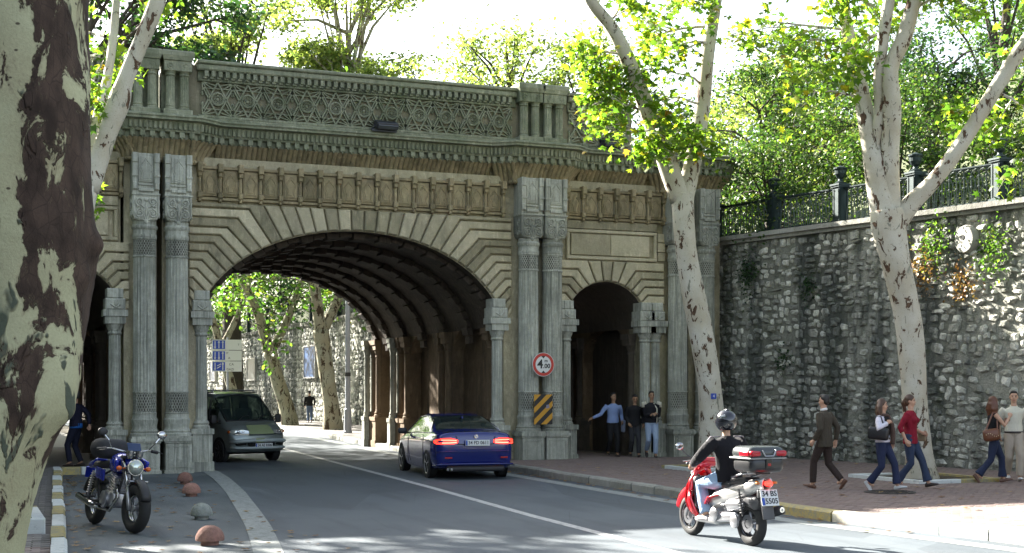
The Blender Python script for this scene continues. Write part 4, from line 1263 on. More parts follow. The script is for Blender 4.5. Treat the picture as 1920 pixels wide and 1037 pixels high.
LOBED = (np.array([(0,0,0), (.16,.05,.02), (.50,.10,-.04), (.30,.34,.02), (.46,.66,-.05), (.15,.56,.02), (0,1.0,-.07), (-.15,.56,.02), (-.46,.66,-.05), (-.30,.34,.02), (-.50,.10,-.04), (-.16,.05,.02), (0,.35,.05)], dtype=np.float32),
         [(0,1,2,3,12), (12,3,4,5), (12,5,6,7), (12,7,8,9), (12,9,10,11,0)])
OVAL = (np.array([(0,0,0), (.30,.35,.05), (.22,.75,.02), (0,1.0,-.06), (-.22,.75,.02), (-.30,.35,.05)], dtype=np.float32), [(0,1,2,3), (0,3,4,5)])
DIAM = (np.array([(0,0,0), (.38,.45,.06), (0,1.0,-.03), (-.38,.45,.06)], dtype=np.float32), [(0,1,2,3)])
def leaf_cloud(name, P, size, tmpl, mat, parent, hang=0.5, var=0.35, stuff=False):
    """P: (n,3) leaf positions; every leaf is its own small mesh island"""
    V, F = tmpl; n = len(P)
    if n == 0: return None
    up = NR.normal(size=(n, 3)); up[:, 2] = np.abs(up[:, 2])+0.4; up /= np.linalg.norm(up, axis=1, keepdims=True)
    d = NR.normal(size=(n, 3)); d[:, 2] -= hang; d -= up*np.sum(d*up, axis=1, keepdims=True); d /= np.linalg.norm(d, axis=1, keepdims=True)
    s = np.cross(d, up)
    k = size*(1+NR.uniform(-var, var, (n, 1)))
    s *= k; d *= k; up *= k
    VV = P[:, None, :] + V[None, :, 0:1]*s[:, None, :] + V[None, :, 1:2]*d[:, None, :] + V[None, :, 2:3]*up[:, None, :]
    nv = len(V); tot = n*nv
    me = bpy.data.meshes.new(name)
    me.vertices.add(tot); me.vertices.foreach_set('co', VV.astype(np.float32).ravel())
    lens = np.array([len(f) for f in F], dtype=np.int32); idx = np.concatenate([np.array(f, dtype=np.int32) for f in F])
    li = (idx[None] + (np.arange(n, dtype=np.int32)*nv)[:, None]).ravel()
    lt = np.tile(lens, n); ls = np.concatenate([[0], np.cumsum(lt)[:-1]]).astype(np.int32)
    me.loops.add(len(li)); me.loops.foreach_set('vertex_index', li)
    me.polygons.add(len(lt)); me.polygons.foreach_set('loop_start', ls); me.polygons.foreach_set('loop_total', lt)
    me.materials.append(mat); me.update(calc_edges=True)
    o = bpy.data.objects.new(name, me); link(o, parent, True)
    if stuff: o['kind'] = 'stuff'
    return o
def smooth_path(pts, k=4):
    P = [np.array(p, float) for p in pts]; out = []
    for i in range(len(P)-1):
        p0 = P[max(i-1, 0)]; p1 = P[i]; p2 = P[i+1]; p3 = P[min(i+2, len(P)-1)]
        for j in range(k):
            t = j/k
            out.append(0.5*((2*p1)+(-p0+p2)*t+(2*p0-5*p1+4*p2-p3)*t*t+(-p0+3*p1-3*p2+p3)*t**3))
    out.append(P[-1]); return [tuple(q) for q in out]
def limb_mb(b, pts, n=12, k=4, wob=0.06, seed=0):
    sp = smooth_path(pts, k); rr = random.Random(seed)
    ph = [rr.uniform(0, 6.28) for _ in range(6)]
    jit = lambda i, a: 1+wob*(sin(a*2+ph[0]+i*0.35)+0.6*sin(a*3+ph[1]-i*0.5)+0.5*sin(i*0.9+ph[2]))
    b.tube([q[:3] for q in sp], [q[3] for q in sp], n, jit=jit)
def grow(starts, rng, levels, blen, spread, out_twigs, b, rad, n=5, gravity=0.0, kids=(2, 4), shrink=0.68):
    """recursive side branches from (point, direction) seeds; leaves gather at the twigs"""
    for p, d in starts:
        stack = [(np.array(p, float), np.array(d, float), blen*rng.uniform(0.7, 1.25), rad, 0)]
        while stack:
            p0, dd, L, r, lv = stack.pop()
            pts = [p0]; cur = p0; v = dd/np.linalg.norm(dd)
            for s in range(3):
                v = v + np.array([rng.gauss(0, .20), rng.gauss(0, .20), rng.gauss(0, .15)-gravity]); v /= np.linalg.norm(v)
                cur = cur + v*L/3; pts.append(cur)
            b.tube([tuple(q) for q in pts], [r, r*0.85, r*0.7, r*0.5], n, cap=False)
            if lv >= levels-1: out_twigs.extend(pts[1:])
            else:
                if lv >= levels-2: out_twigs.append(pts[2]); out_twigs.append(pts[3])
                for _ in range(rng.randint(*kids)):
                    q = pts[rng.choice((1, 2, 3, 3))]
                    nv = v + np.array([rng.gauss(0, spread), rng.gauss(0, spread), rng.gauss(0, spread*0.7)])
                    stack.append((q, nv, L*shrink*rng.uniform(0.8, 1.2), r*0.55, lv+1))
def leaves_at(twigs, per, rad, rng=NR):
    T = np.array(twigs, dtype=np.float32)
    P = np.repeat(T, per, axis=0)
    return P + NR.normal(size=P.shape).astype(np.float32)*rad

def plane_tree(label, trunk, limbs, seed, leaf, per, size, blen=1.0, nstart=5, bark=BARK, group=None, mat=LEAF, tmpl=LOBED, levels=3, lrad=0.16, extra=(), from_t=0.35, seg=14, up=0.25, name='plane_tree', out=None, shade_canopy=None):
    rng = random.Random(seed)
    e = empty(name, trunk[0][:3], 0, label, 'tree', group)
    b = MB(); limb_mb(b, trunk, seg, 5, 0.035, seed)
    b.build('trunk', bark, e, smooth=True, ws=True)
    for i, L in enumerate(limbs):
        b = MB(); limb_mb(b, L, max(8, seg-4), 4, 0.04, seed+i+1); b.build('branch', bark, e, smooth=True, ws=True)
    tw = []; b = MB()
    for L in limbs:
        sp = smooth_path(L, 4); n = len(sp)
        starts = []
        for k in range(nstart):
            i = int(n*(from_t+(1-from_t)*(k+rng.random())/nstart)); i = min(i, n-1)
            d = np.array([rng.gauss(0, 1), rng.gauss(0, 1), rng.gauss(up, 0.6)])
            if out is not None: d = d + np.array(out)
            starts.append((sp[i][:3], d))
        starts.append((sp[-1][:3], np.array(sp[-1][:3])-np.array(sp[-2][:3])))
        grow(starts, rng, levels, blen, 0.75, tw, b, min(0.045, L[-1][3]*0.6))
    for (p, d, bl) in extra:
        grow([(p, d)], rng, levels, bl, 0.6, tw, b, 0.03)
    b.build('twigs', bark, e, ws=True, fix=False)['kind'] = 'stuff'
    LP = leaves_at(tw, per, lrad)
    if shade_canopy:                                             # unseen dense upper crown, added to shade the far wall
        (cx_, cy_, cz_), (rx_, ry_, rz_), nc, npc = shade_canopy
        C = NR.normal(size=(nc, 3))*np.array([rx_, ry_, rz_])*0.55+np.array([cx_, cy_, cz_])
        C[:, 2] = np.maximum(C[:, 2], cz_-rz_)
        Q = np.repeat(C, npc, axis=0); Q = Q+NR.normal(size=Q.shape)*0.55
        LP = np.concatenate([LP, Q.astype(np.float32)])
        b = MB()
        for c in C[::2]: b.tube([limbs[0][2][:3], tuple(c)], [0.05, 0.01], 4, cap=False)
        b.build('upper_branches', bark, e, ws=True, fix=False)['kind'] = 'stuff'
    leaf_cloud('crown', LP, size, tmpl, mat, e)
    return e

# the thick trunk beside the camera
BT = [(-0.06, 8.6, -0.05, 0.50), (-0.05, 8.6, 0.53, 0.44), (-0.03, 8.6, 0.88, 0.425), (0.02, 8.6, 1.22, 0.42), (0.11, 8.6, 1.53, 0.42), (0.22, 8.6, 1.75, 0.427), (0.28, 8.6, 2.1, 0.416), (0.33, 8.6, 2.38, 0.417), (0.38, 8.6, 2.64, 0.411), (0.38, 8.6, 2.8, 0.411), (0.36, 8.6, 3.12, 0.398), (0.35, 8.6, 3.53, 0.398), (0.35, 8.6, 3.91, 0.398), (0.36, 8.6, 4.36, 0.392), (0.41, 8.6, 4.97, 0.375), (0.3, 8.5, 6.2, 0.35), (0.0, 8.4, 7.5, 0.30)]
bt = empty('plane_tree', (0.05, 8.6, 0.0), 0, 'thick mottled cream and brown plane trunk standing close to the camera', 'tree', 'street plane trees')
def big_trunk():
    sp = smooth_path(BT, 10); n = 72; V = []; F = []
    from mathutils import noise
    knots = [(Vector((0.78, 8.5, 2.72)), 0.10, 0.055), (Vector((0.58, 8.45, 1.50)), 0.12, 0.02), (Vector((0.75, 8.4, 2.50)), 0.09, 0.04), (Vector((0.42, 8.2, 1.05)), 0.10, 0.03), (Vector((0.62, 8.4, 1.68)), 0.10, 0.04)]
    for (x, y, z, r) in sp:
        for j in range(n):
            a = 2*pi*j/n
            d = Vector((cos(a), sin(a), 0)); p = Vector((x, y, z)) + d*r
            k = 0.05*noise.noise(Vector((d.x*1.2, d.y*1.2, z*0.8))) + 0.018*noise.noise(Vector((p.x*5, p.y*5, z*2.5))) + 0.006*noise.noise(p*16)
            for kp, kr, kh in knots:
                q = (p-kp).length
                if q < kr*2: k += kh*math.exp(-(q/kr)**2*1.6)
            V.append(p+d*k)
    for i in range(len(sp)-1):
        for j in range(n):
            F.append((i*n+j, i*n+(j+1) % n, (i+1)*n+(j+1) % n, (i+1)*n+j))
    b = MB(); b.add(V, F); b.build('trunk', BARK_BIG, bt, smooth=True, ws=True)
big_trunk()
tw = []; b = MB(); rng = random.Random(91)
L1 = [(0.0, 8.4, 7.3, 0.28), (0.5, 9.2, 9.0, 0.2), (1.2, 10.2, 11, 0.14), (1.5, 11, 13, 0.08)]
L2 = [(0.0, 8.4, 7.3, 0.25), (-1.2, 8.0, 9.0, 0.2), (-2.6, 7.6, 11, 0.13), (-3.5, 7, 13, 0.07)]
L3 = [(0.1, 8.45, 6.9, 0.2), (0.9, 7.2, 8.6, 0.15), (1.6, 5.8, 10, 0.1), (2, 4.8, 11.5, 0.06)]
for i, L in enumerate((L1, L2, L3)):
    q = MB(); limb_mb(q, L, 12, 4, 0.04, i); q.build('branch', BARK, bt, smooth=True, ws=True)
    sp = smooth_path(L, 4)
    grow([(sp[int(len(sp)*t)-1][:3], (rng.gauss(0, 1), rng.gauss(0, 1), 0.5)) for t in (0.5, 0.65, 0.8, 1.0)], rng, 3, 1.5, 0.7, tw, b, 0.05)
b.build('twigs', BARK, bt, ws=True, fix=False)['kind'] = 'stuff'
leaf_cloud('crown', leaves_at(tw, 8, 0.25), 0.17, LOBED, LEAF, bt)

# leaning plane behind it, rooted in the painted pit
LT = [(0.55, 17.95, 0.05, 0.17), (0.70, 17.9, 0.49, 0.15), (0.92, 17.7, 1.25, 0.14), (1.08, 17.6, 1.9, 0.138), (1.22, 17.6, 2.5, 0.135), (1.36, 17.6, 3.49, 0.126), (1.52, 17.6, 4.36, 0.12)]
LTa = [(1.52, 17.6, 4.3, 0.12), (1.73, 17.6, 5.01, 0.113), (1.87, 17.6, 5.42, 0.134), (1.96, 17.6, 5.73, 0.107), (2.13, 17.6, 6.18, 0.101), (2.33, 17.6, 6.7, 0.101), (2.48, 17.6, 7.19, 0.075), (2.8, 17.4, 8.4, 0.05)]
LTb = [(1.40, 17.6, 3.6, 0.09), (1.43, 17.8, 3.91, 0.08), (1.62, 18.2, 5.07, 0.069), (1.83, 18.6, 5.92, 0.063), (1.96, 19, 6.67, 0.058), (2.04, 19.2, 7.46, 0.044)]
plane_tree('slender pale plane leaning out from behind the thick mottled trunk', LT, [LTa, LTb], 21, 1, 5, 0.12, 0.7, 0, BARK, 'street plane trees',
    extra=[((1.55, 18.2, 5.0), (-0.2, 0.8, 0.4), 0.6), ((1.7, 18.5, 5.8), (-0.3, 0.8, 0.5), 0.7), ((1.6, 18.3, 5.3), (-0.2, -0.6, 0.2), 0.5), ((1.85, 19, 6.6), (-0.3, 0.6, 0.3), 0.8), ((1.5, 18.0, 4.5), (-0.1, 0.5, -0.1), 0.45), ((1.8, 18.9, 6.3), (-0.1, 0.8, 0.2), 0.7), ((2.1, 17.7, 6.2), (0.3, 0.7, 0.6), 0.6)], from_t=0.86, seg=16)

# right-hand plane with three limbs
RT = [(16.92, 20.8, 0.06, 0.333), (16.85, 20.8, 0.52, 0.272), (16.76, 20.8, 1.33, 0.237), (16.71, 20.8, 2.13, 0.232), (16.58, 20.8, 3.14, 0.251), (16.36, 20.8, 4.03, 0.27), (16.15, 20.8, 4.83, 0.31), (16.08, 20.8, 5.2, 0.30)]
RA = [(16.06, 20.8, 5.0, 0.24), (15.9, 20.9, 6.02, 0.205), (15.75, 21.0, 7.03, 0.17), (15.6, 21.1, 7.94, 0.14), (15.49, 21.2, 8.65, 0.11), (15.41, 21.3, 9.58, 0.08), (15.2, 21.4, 11, 0.05)]
RA2 = [(15.86, 20.9, 6.3, 0.12), (15.86, 20.7, 6.9, 0.115), (15.76, 20.6, 7.55, 0.108), (15.69, 20.4, 8.18, 0.108), (15.69, 20.2, 8.91, 0.097), (15.68, 20, 9.63, 0.067)]
RB = [(16.15, 20.8, 5.0, 0.21), (16.08, 20.7, 6.1, 0.175), (15.98, 20.5, 6.95, 0.172), (15.87, 20.4, 7.71, 0.152), (16.02, 20.2, 8.26, 0.140), (16.09, 20, 8.9, 0.126), (16.23, 19.8, 9.73, 0.087), (16.3, 19.5, 11.2, 0.05)]
RC = [(16.25, 20.8, 4.85, 0.2), (16.52, 20.6, 5.32, 0.165), (16.76, 20.3, 5.69, 0.150), (17.12, 20, 6.31, 0.142), (17.48, 19.7, 7.07, 0.132), (17.92, 19.3, 8.04, 0.12), (18.57, 19, 9.1, 0.087), (19.2, 18.6, 10.2, 0.05)]
plane_tree('tall white-barked plane behind the two women, dividing into three high limbs', RT, [RA, RA2, RB, RC], 33, 1, 6, 0.145, 1.05, 4, BARK, 'street plane trees',
    extra=[((15.7, 21.0, 7.3), (-1.2, 0.3, 0.2), 1.0), ((15.6, 21.1, 8.0), (-1.2, -0.2, 0.1), 1.1), ((15.5, 21.2, 8.6), (-1.0, 0.4, 0.3), 1.1), ((17.5, 19.7, 7.2), (0.2, 0.6, -0.1), 0.8), ((18.2, 19.2, 8.4), (0.5, 0.5, -0.2), 0.9), ((15.6, 21.1, 7.8), (-0.8, -0.5, -0.2), 0.9)], from_t=0.6, seg=20, up=0.6)

# centre plane, leaning, forked into two limbs
CT = [(15.07, 25.3, 0.05, 0.378), (15.02, 25.3, 0.8, 0.30), (14.94, 25.3, 1.94, 0.263), (14.75, 25.3, 2.97, 0.257), (14.54, 25.3, 3.88, 0.239), (14.36, 25.3, 4.89, 0.227), (14.29, 25.3, 5.69, 0.245), (14.27, 25.3, 6.0, 0.25)]
CA = [(14.22, 25.3, 5.85, 0.22), (13.98, 25.3, 6.45, 0.215), (13.72, 25.2, 6.94, 0.207), (13.26, 25, 7.7, 0.172), (12.76, 24.8, 8.5, 0.150), (12.29, 24.6, 9.12, 0.13), (11.69, 24.4, 9.59, 0.115), (11.27, 24.2, 10.33, 0.084), (10.9, 24, 11.5, 0.05)]
CB = [(14.32, 25.3, 5.85, 0.20), (14.57, 25.3, 6.84, 0.175), (14.72, 25.2, 7.97, 0.155), (14.73, 25, 8.95, 0.145), (14.75, 24.8, 9.69, 0.13), (14.81, 24.6, 10.65, 0.101), (14.9, 24.4, 12, 0.06)]
plane_tree('pale plane with a leaning trunk forked into two limbs before the narrow arch', CT, [CA, CB], 47, 1, 6, 0.15, 1.0, 5, BARK, 'street plane trees',
    extra=[((13.3, 25, 7.6), (-1.0, -0.1, 0.15), 0.75), ((13.0, 24.9, 8.1), (-1.0, 0.1, 0.1), 0.6), ((13.5, 25.1, 7.3), (-0.7, -0.3, -0.2), 0.7), ((13.8, 25.2, 6.9), (-0.8, -0.5, -0.05), 0.7), ((14.0, 25.2, 6.6), (0.3, -0.5, 0.2), 0.6), ((14.6, 25.3, 6.9), (-0.6, -0.3, 0.2), 0.7), ((14.7, 25.2, 7.9), (-0.8, 0, 0.1), 0.8), ((14.7, 25.2, 8.3), (-0.8, -0.3, 0.3), 0.8)], from_t=0.5, seg=20, up=0.3)

# planes beyond the bridge, seen through the wide arch
def far_plane(label, x, y, lean, h, r, seed, fork=None, dens=5, bark=BARK_FAR):
    rng = random.Random(seed)
    tr = [(x, y, 0.0, r*1.3), (x+lean*0.1, y, h*0.25, r), (x+lean*0.35, y, h*0.6, r*0.9), (x+lean*0.6, y, h, r*0.95)]
    t = tr[-1]
    dens = 3; L = [[(t[0], y, h-0.2, r*0.75), (t[0]+lean*0.4, y-0.3, h+1.8, r*0.6), (t[0]+lean*0.9-0.3, y-0.8, h+4, r*0.4), (t[0]+lean-0.2, y-1.5, h+6, r*0.2)],
         [(t[0], y, h-0.2, r*0.7), (t[0]+0.9, y+0.3, h+1.5, r*0.55), (t[0]+1.7, y+0.4, h+3.6, r*0.35), (t[0]+2.2, y+0.6, h+5.5, r*0.2)]]
    ex = [((t[0], y, h+1.0), (-1, -0.7, 0.35), 2.0), ((t[0], y, h+1.6), (-0.9, -0.3, 0.3), 2.2), ((t[0], y-0.4, h+2.4), (-1, -0.8, 0.2), 2.0)]
    plane_tree(label, tr, L, seed, 1, dens, 0.24, 1.7, 4, bark, 'plane trees beyond the bridge', LEAF_G, OVAL, 3, 0.35, ex, 0.35, 12, shade_canopy=((t[0]-1.2, y+1, h+6.5), (4.2, 4.2, 2.6), 60, 75))
far_plane('mottled plane with twin limbs beside the lamp post, seen through the wide arch', 14.62, 55.5, -0.9, 4.3, 0.36, 61)
far_plane('dark-footed plane beyond the arch with a man walking past it', 14.5, 63.0, -1.6, 3.6, 0.36, 62)
far_plane('slim plane leaning across the lane sign beyond the arch', 14.2, 74.0, -1.6, 4.2, 0.30, 63)
far_plane('straight plane just left of the lane sign beyond the arch', 13.8, 88.0, -0.6, 4.6, 0.42, 64)
far_plane('plane trunk half hidden behind the grey van', 10.4, 60.0+34, -0.5, 4.6, 0.42, 65)
for i, (x, y, s) in enumerate(((13.2, 104, 66), (12.2, 120, 67), (0.9, 52, 68), (0.4, 66, 69), (-0.1, 84, 70))):
    far_plane(['plane farthest down the pavement beyond the arch', 'last plane at the bend of the wall beyond the arch', 'plane on the far kerb, nearest behind the left columns', 'plane on the far kerb, glimpsed past the thick trunk', 'farthest plane on the left kerb beyond the bridge'][i], x, y, 0.8 if i > 1 else -0.8, 4.5, 0.35, s)

# ---- trees and bushes on the banks: trunk, limbs and a crown made of many clumps
def bank_tree(label, x, y, z0, h, rx, seed, mat, n, size, bark=BARK_DARK, group='trees on the banks above the walls', low=0.25, name='broadleaf_tree', tmpl=DIAM, crad=0.55, cl=None, off=(0, 0)):
    rng = random.Random(seed); e = empty(name, (x, y, z0), 0, label, 'tree' if name != 'bush' else 'bush', group)
    k = cl or int(18+rx*8)
    C = []
    for i in range(k):
        a = rng.uniform(0, 2*pi); q = rng.random()**0.5; zz = low+(1-low)*rng.random()
        w = rx*(0.55+0.6*sin(pi*min(1, (zz-low)/(1-low)*0.85+0.12)))
        C.append(np.array([x+off[0]+w*q*cos(a), y+off[1]+w*q*sin(a), z0+h*zz]))
    b = MB(); r0 = 0.04*h**0.8
    top = (x+off[0]*0.8+rng.uniform(-0.4, 0.4), y+rng.uniform(-0.4, 0.4), z0+h*0.8)
    mid = (x+off[0]*0.25+rng.uniform(-0.3, 0.3), y, z0+h*0.4)
    sp = smooth_path([(x, y, z0-0.2, r0*1.2), (*mid, r0*0.8), (*top, r0*0.25)], 5)
    b.tube([q[:3] for q in sp], [q[3] for q in sp], 8); b.build('trunk', bark, e, ws=True, smooth=True)
    b = MB()
    for c in C:
        cand = [q for q in sp if q[2] < c[2]-0.2] or sp[:2]
        q = cand[rng.randrange(len(cand)//2, len(cand))]; m_ = (np.array(q[:3])+c)/2 + np.array([0, 0, 0.12*np.linalg.norm(c-np.array(q[:3]))])
        b.tube([q[:3], tuple(m_), tuple(c)], [r0*0.28, r0*0.18, r0*0.06], 4, cap=False)
        for _ in range(2):
            d = c+np.array([rng.gauss(0, crad), rng.gauss(0, crad), rng.gauss(0, crad*0.7)]); b.tube([tuple(m_*0.3+c*0.7), tuple(d)], [r0*0.08, r0*0.03], 3, cap=False)
    b.build('branches', bark, e, ws=True, fix=False)['kind'] = 'stuff'
    per = max(4, n//k); T = np.array(C, dtype=np.float32)
    sc = np.array([crad*rng.uniform(0.7, 1.35) for _ in C], dtype=np.float32)
    P = np.repeat(T, per, axis=0); S = np.repeat(sc, per)[:, None]
    P = P + NR.normal(size=P.shape).astype(np.float32)*S*np.array([1, 1, 0.65], dtype=np.float32)*0.62
    leaf_cloud('crown', P, size, tmpl, mat, e)
    return e
def hz(x, y):
    """height of the right bank"""
    d = max(0, x - wx(y) - 0.45); return 5.2 + min(d*0.16+max(0, d-9)*0.25, 20)
# right bank (x, y, height, spread, material, leaves, leaf size)
rb = [(19.7, 30.2, 3.2, 1.4, LEAF_B, 7020, 0.085, 'bush', 'round bush behind the dark end of the railing'),
      (21.5, 33.5, 5.4, 2.1, LEAF_B, 12150, 0.102, 'broadleaf_tree', 'many-stemmed green tree rising beside the end of the bridge'),
      (24.6, 36.5, 7.2, 2.6, LEAF_P, 9000, 0.13, 'broadleaf_tree', 'pale feathery rounded tree behind the fork of the centre plane'),
      (22.0, 28.3, 4.6, 1.7, LEAF_B, 10800, 0.085, 'broadleaf_tree', 'bushy green tree just above the second railing post'),
      (25.6, 31.0, 6.0, 2.0, LEAF_D, 7500, 0.11, 'broadleaf_tree', 'bluish dark green tree between the two street planes'),
      (23.4, 25.9, 2.4, 1.2, LEAF_B, 6210, 0.076, 'bush', 'low bush behind the third railing post'),
      (28.6, 31.5, 9.5, 2.6, LEAF_B, 11475, 0.111, 'broadleaf_tree', 'tall open tree with dark stem behind the three-limbed plane'),
      (27.2, 27.5, 2.6, 1.4, LEAF_P, 4600, 0.09, 'bush', 'sunlit yellowish bush behind the leaning limb'),
      (31.5, 31.0, 9.5, 3.0, LEAF_B, 12825, 0.111, 'broadleaf_tree', 'green tree filling the upper right corner'),
      (29.0, 25.0, 3.0, 1.7, LEAF_B, 7020, 0.085, 'bush', 'green bush behind the last stretch of railing'),
      (33.5, 29.0, 4.0, 2.4, LEAF_P, 6000, 0.11, 'bush', 'pale bush high on the bank at the picture edge'),
      (37.0, 38.0, 9.0, 3.6, LEAF_B, 10800, 0.136, 'broadleaf_tree', 'broad tree farther up the bank at the picture edge'),
      (30.0, 42.0, 7.5, 3.4, LEAF_B, 10800, 0.136, 'broadleaf_tree', 'broad tree farther up the bank between the planes'),
      (20.8, 38.5, 4.6, 2.0, LEAF_D, 6000, 0.12, 'broadleaf_tree', 'dark tree behind the corner of the bridge'),
      (25.5, 45.0, 6.0, 3.0, LEAF_D, 7000, 0.16, 'broadleaf_tree', 'dark tree far behind the corner of the bridge')]
for i, (x, y, h, rx, m, n, s, nm, lab) in enumerate(rb):
    bank_tree(lab, x, y, hz(x, y)-0.1, h, rx, 100+i, m, n, s, name=nm, low=0.12 if nm == 'bush' else 0.2, group='trees and bushes on the right bank', crad=0.5 if h < 5 else 0.62)
# trees whose tops show above the bridge parapet
tb = [(0.6, 46.5, 17.0, 3.2, LEAF_D, 14000, 0.20, 'dense dark tree above the left columns'),
      (14.9, 79, 26, 3.6, LEAF_P, 8500, 0.26, 'thin yellow-green tree just right of the left parapet pier'),
      (19.6, 71, 25, 4.0, LEAF_P, 19000, 0.23, 'tall airy tree rising above the middle of the parapet'),
      (19.3, 56, 16.2, 1.9, LEAF_P, 2400, 0.18, 'small pale treetop peeping over the parapet'),
      (20.6, 51, 15.9, 2.7, LEAF_P, 6200, 0.17, 'sparse pale treetop left of the second parapet pier'),
      (23.2, 48, 15.2, 2.6, LEAF_P, 5200, 0.17, 'thin treetop right of the second parapet pier')]
for i, (x, y, h, rx, m, n, s, lab) in enumerate(tb):
    z0 = 0.0 if x < 17.4 else 5.2
    bank_tree(lab, x, y, z0, h-z0, rx, 200+i, m, n, s, BARK_FAR if i == 2 else BARK_DARK, group='treetops above the bridge parapet', low=0.6 if z0 == 0 else 0.4, crad=0.8 if i else 0.7, off=(5.2, 0.5) if i == 0 else (0, 0))
# left bank and distance
for i, (x, y, h, rx) in enumerate(((-5, 36, 8, 3), (-6, 48, 9, 3.5), (-6, 62, 9, 4), (-5.5, 26, 8, 3), (-7, 80, 10, 4), (-6, 14, 8, 3), (-9, 100, 10, 5))):
    bank_tree('broad tree on the bank behind the left wall, number %s along from the bridge' % ['two', 'three', 'four', 'one', 'five', 'zero', 'six'][i] if False else ['bank tree on the left just beyond the bridge', 'second bank tree on the left beyond the bridge', 'third bank tree on the left beyond the bridge', 'bank tree on the left level with the bridge', 'fourth bank tree on the left beyond the bridge', 'bank tree on the left behind the thick trunk', 'farthest bank tree on the left'][i],
              x, y, 5.4, h, rx, 300+i, LEAF_G, 5500, 0.24, group='trees on the left bank', crad=0.9)
for i, (x, y, h, rx) in enumerate(((20.5, 52, 6, 2.6), (20, 62, 7, 3), (20.5, 74, 7, 3.2), (20, 88, 8, 3.4), (19, 104, 8, 3.6), (17, 122, 9, 4.5), (8, 150, 13, 6), (0, 160, 13, 6), (-8, 140, 12, 6))):
    bank_tree(['first', 'second', 'third', 'fourth', 'fifth', 'sixth'][i]+' tree on the bank above the far wall, counted from the bridge' if i < 6 else ['tree closing the view at the bend of the street', 'tree at the end of the street, left of the bend', 'tree at the very left end of the street'][i-6],
              x, y, 5.3 if i < 6 else 0.5, h, rx, 400+i, LEAF_D if i % 2 else LEAF_G, 6500, 0.24 if i < 6 else 0.4, group='trees above the far wall', crad=0.95, low=0.05 if i < 6 else 0.15)
# creepers hanging on the retaining wall
def tuft(x, y, z, r, n, mat, label):
    e = empty('wall_plant', (x-0.05, y, z), 0, label, 'plant', 'plants growing out of the retaining wall')
    P = NR.normal(size=(n, 3)).astype(np.float32)*np.array([0.05, r, r*1.1], dtype=np.float32)+np.array([x-0.12, y, z-r*0.4], dtype=np.float32)
    leaf_cloud('foliage', P, 0.07, OVAL, mat, e, hang=1.5)
    b = MB()
    for k in range(7):
        b.tube([(x, y, z), (x-0.1, y+R.uniform(-r, r), z+R.uniform(-r, r*0.5))], [0.008, 0.003], 4)
    b.build('stem', BARK_DARK, e, ws=True)
for (y, z, r, n, m, lab) in ((24.0, 5.2, 0.28, 420, LEAF_G, 'green creeper under the coping left of the round drain stone'), (24.3, 4.55, 0.25, 260, LEAF_DRY, 'russet dried plant high on the sunlit wall'),
                             (22.6, 4.9, 0.3, 420, LEAF_G, 'green creeper at the picture edge of the wall'), (29.6, 4.9, 0.25, 420, LEAF_D, 'dark hanging plant on the wall near the bridge'),
                             (23.3, 4.2, 0.22, 220, LEAF_DRY, 'rusty dry tuft below the round drain stone'), (27.6, 4.4, 0.16, 160, LEAF_D, 'small dark tuft in the middle of the shaded wall'),
                             (28.4, 2.6, 0.16, 140, LEAF_D, 'lowest dark tuft on the shaded wall')):
    tuft(wx(y), y, z, r, n, m, lab)
# litter of dry leaves
def litter():
    P = []
    for _ in range(150):
        P.append((R.uniform(1.3, 4.2), R.uniform(15.0, 30), 0.012))
    for _ in range(90):
        y = R.uniform(15, 30); P.append((klx(y)+abs(R.gauss(0, 0.18))+0.03, y, 0.012))
    for _ in range(120):
        y = R.uniform(14, 33); P.append((kx(y)-abs(R.gauss(0, 0.2))-0.03, y, 0.012))
    for _ in range(120): P.append((R.uniform(12, 19), R.uniform(15, 28), 0.135))
    P = np.array(P, dtype=np.float32); V, F = LOBED; n = len(P)
    a = NR.uniform(0, 6.28, n); k = NR.uniform(0.06, 0.13, n)
    b = MB()
    for i in range(n):
        vs = []
        for v in V:
            x, y = v[0]*k[i], v[1]*k[i]; vs.append((P[i][0]+x*cos(a[i])-y*sin(a[i]), P[i][1]+x*sin(a[i])+y*cos(a[i]), P[i][2]+abs(v[2])*k[i]*2))
        b.add(vs, F)
    b.build('fallen_leaves', LEAF_DRY, None, fix=False, kind='stuff', label='dry brown leaves scattered on the asphalt and pavement')
litter()
# ================================================================== VEHICLES
def car_paint(name, col, metal=0.5, rough=0.28, dirt=0.0):
    t = NT(name); p = t.pos(obj=True); f = t.noise(p, 400, 2)
    c = t.mix(t.math('MULTIPLY', f, 0.25), col, tuple(min(1, q*1.8+0.01) for q in col))
    if dirt: c = t.mix(t.math('MULTIPLY', t.ramp(t.noise(p, 3, 5, 0.7), [(0.35, 0), (0.7, 1)]), dirt), c, (0.12, 0.11, 0.09))
    t.pbr(c, rough, None, metal, 0.45, 0.6 if not dirt else 0.4); return t.mat
def glass_mat(name, tint=(0.02, 0.03, 0.03), alpha=0.72):
    t = NT(name); g = t.n('ShaderNodeBsdfPrincipled'); g.inputs['Base Color'].default_value = (*tint, 1); g.inputs['Roughness'].default_value = 0.03; g.inputs['Specular IOR Level'].default_value = 0.8
    tr = t.n('ShaderNodeBsdfTransparent'); tr.inputs[0].default_value = (0.55, 0.68, 0.62, 1); m = t.n('ShaderNodeMixShader'); m.inputs[0].default_value = alpha
    t.l(tr.outputs[0], m.inputs[1]); t.l(g.outputs[0], m.inputs[2]); t.l(m.outputs[0], t.out.inputs[0]); return t.mat
GLASS = glass_mat('car_glass'); RUBBER = simple('tyre_rubber', (0.018, 0.018, 0.018), 0.8, bump=0.4, bscale=40); BLACKP = simple('black_plastic', (0.02, 0.02, 0.022), 0.55)
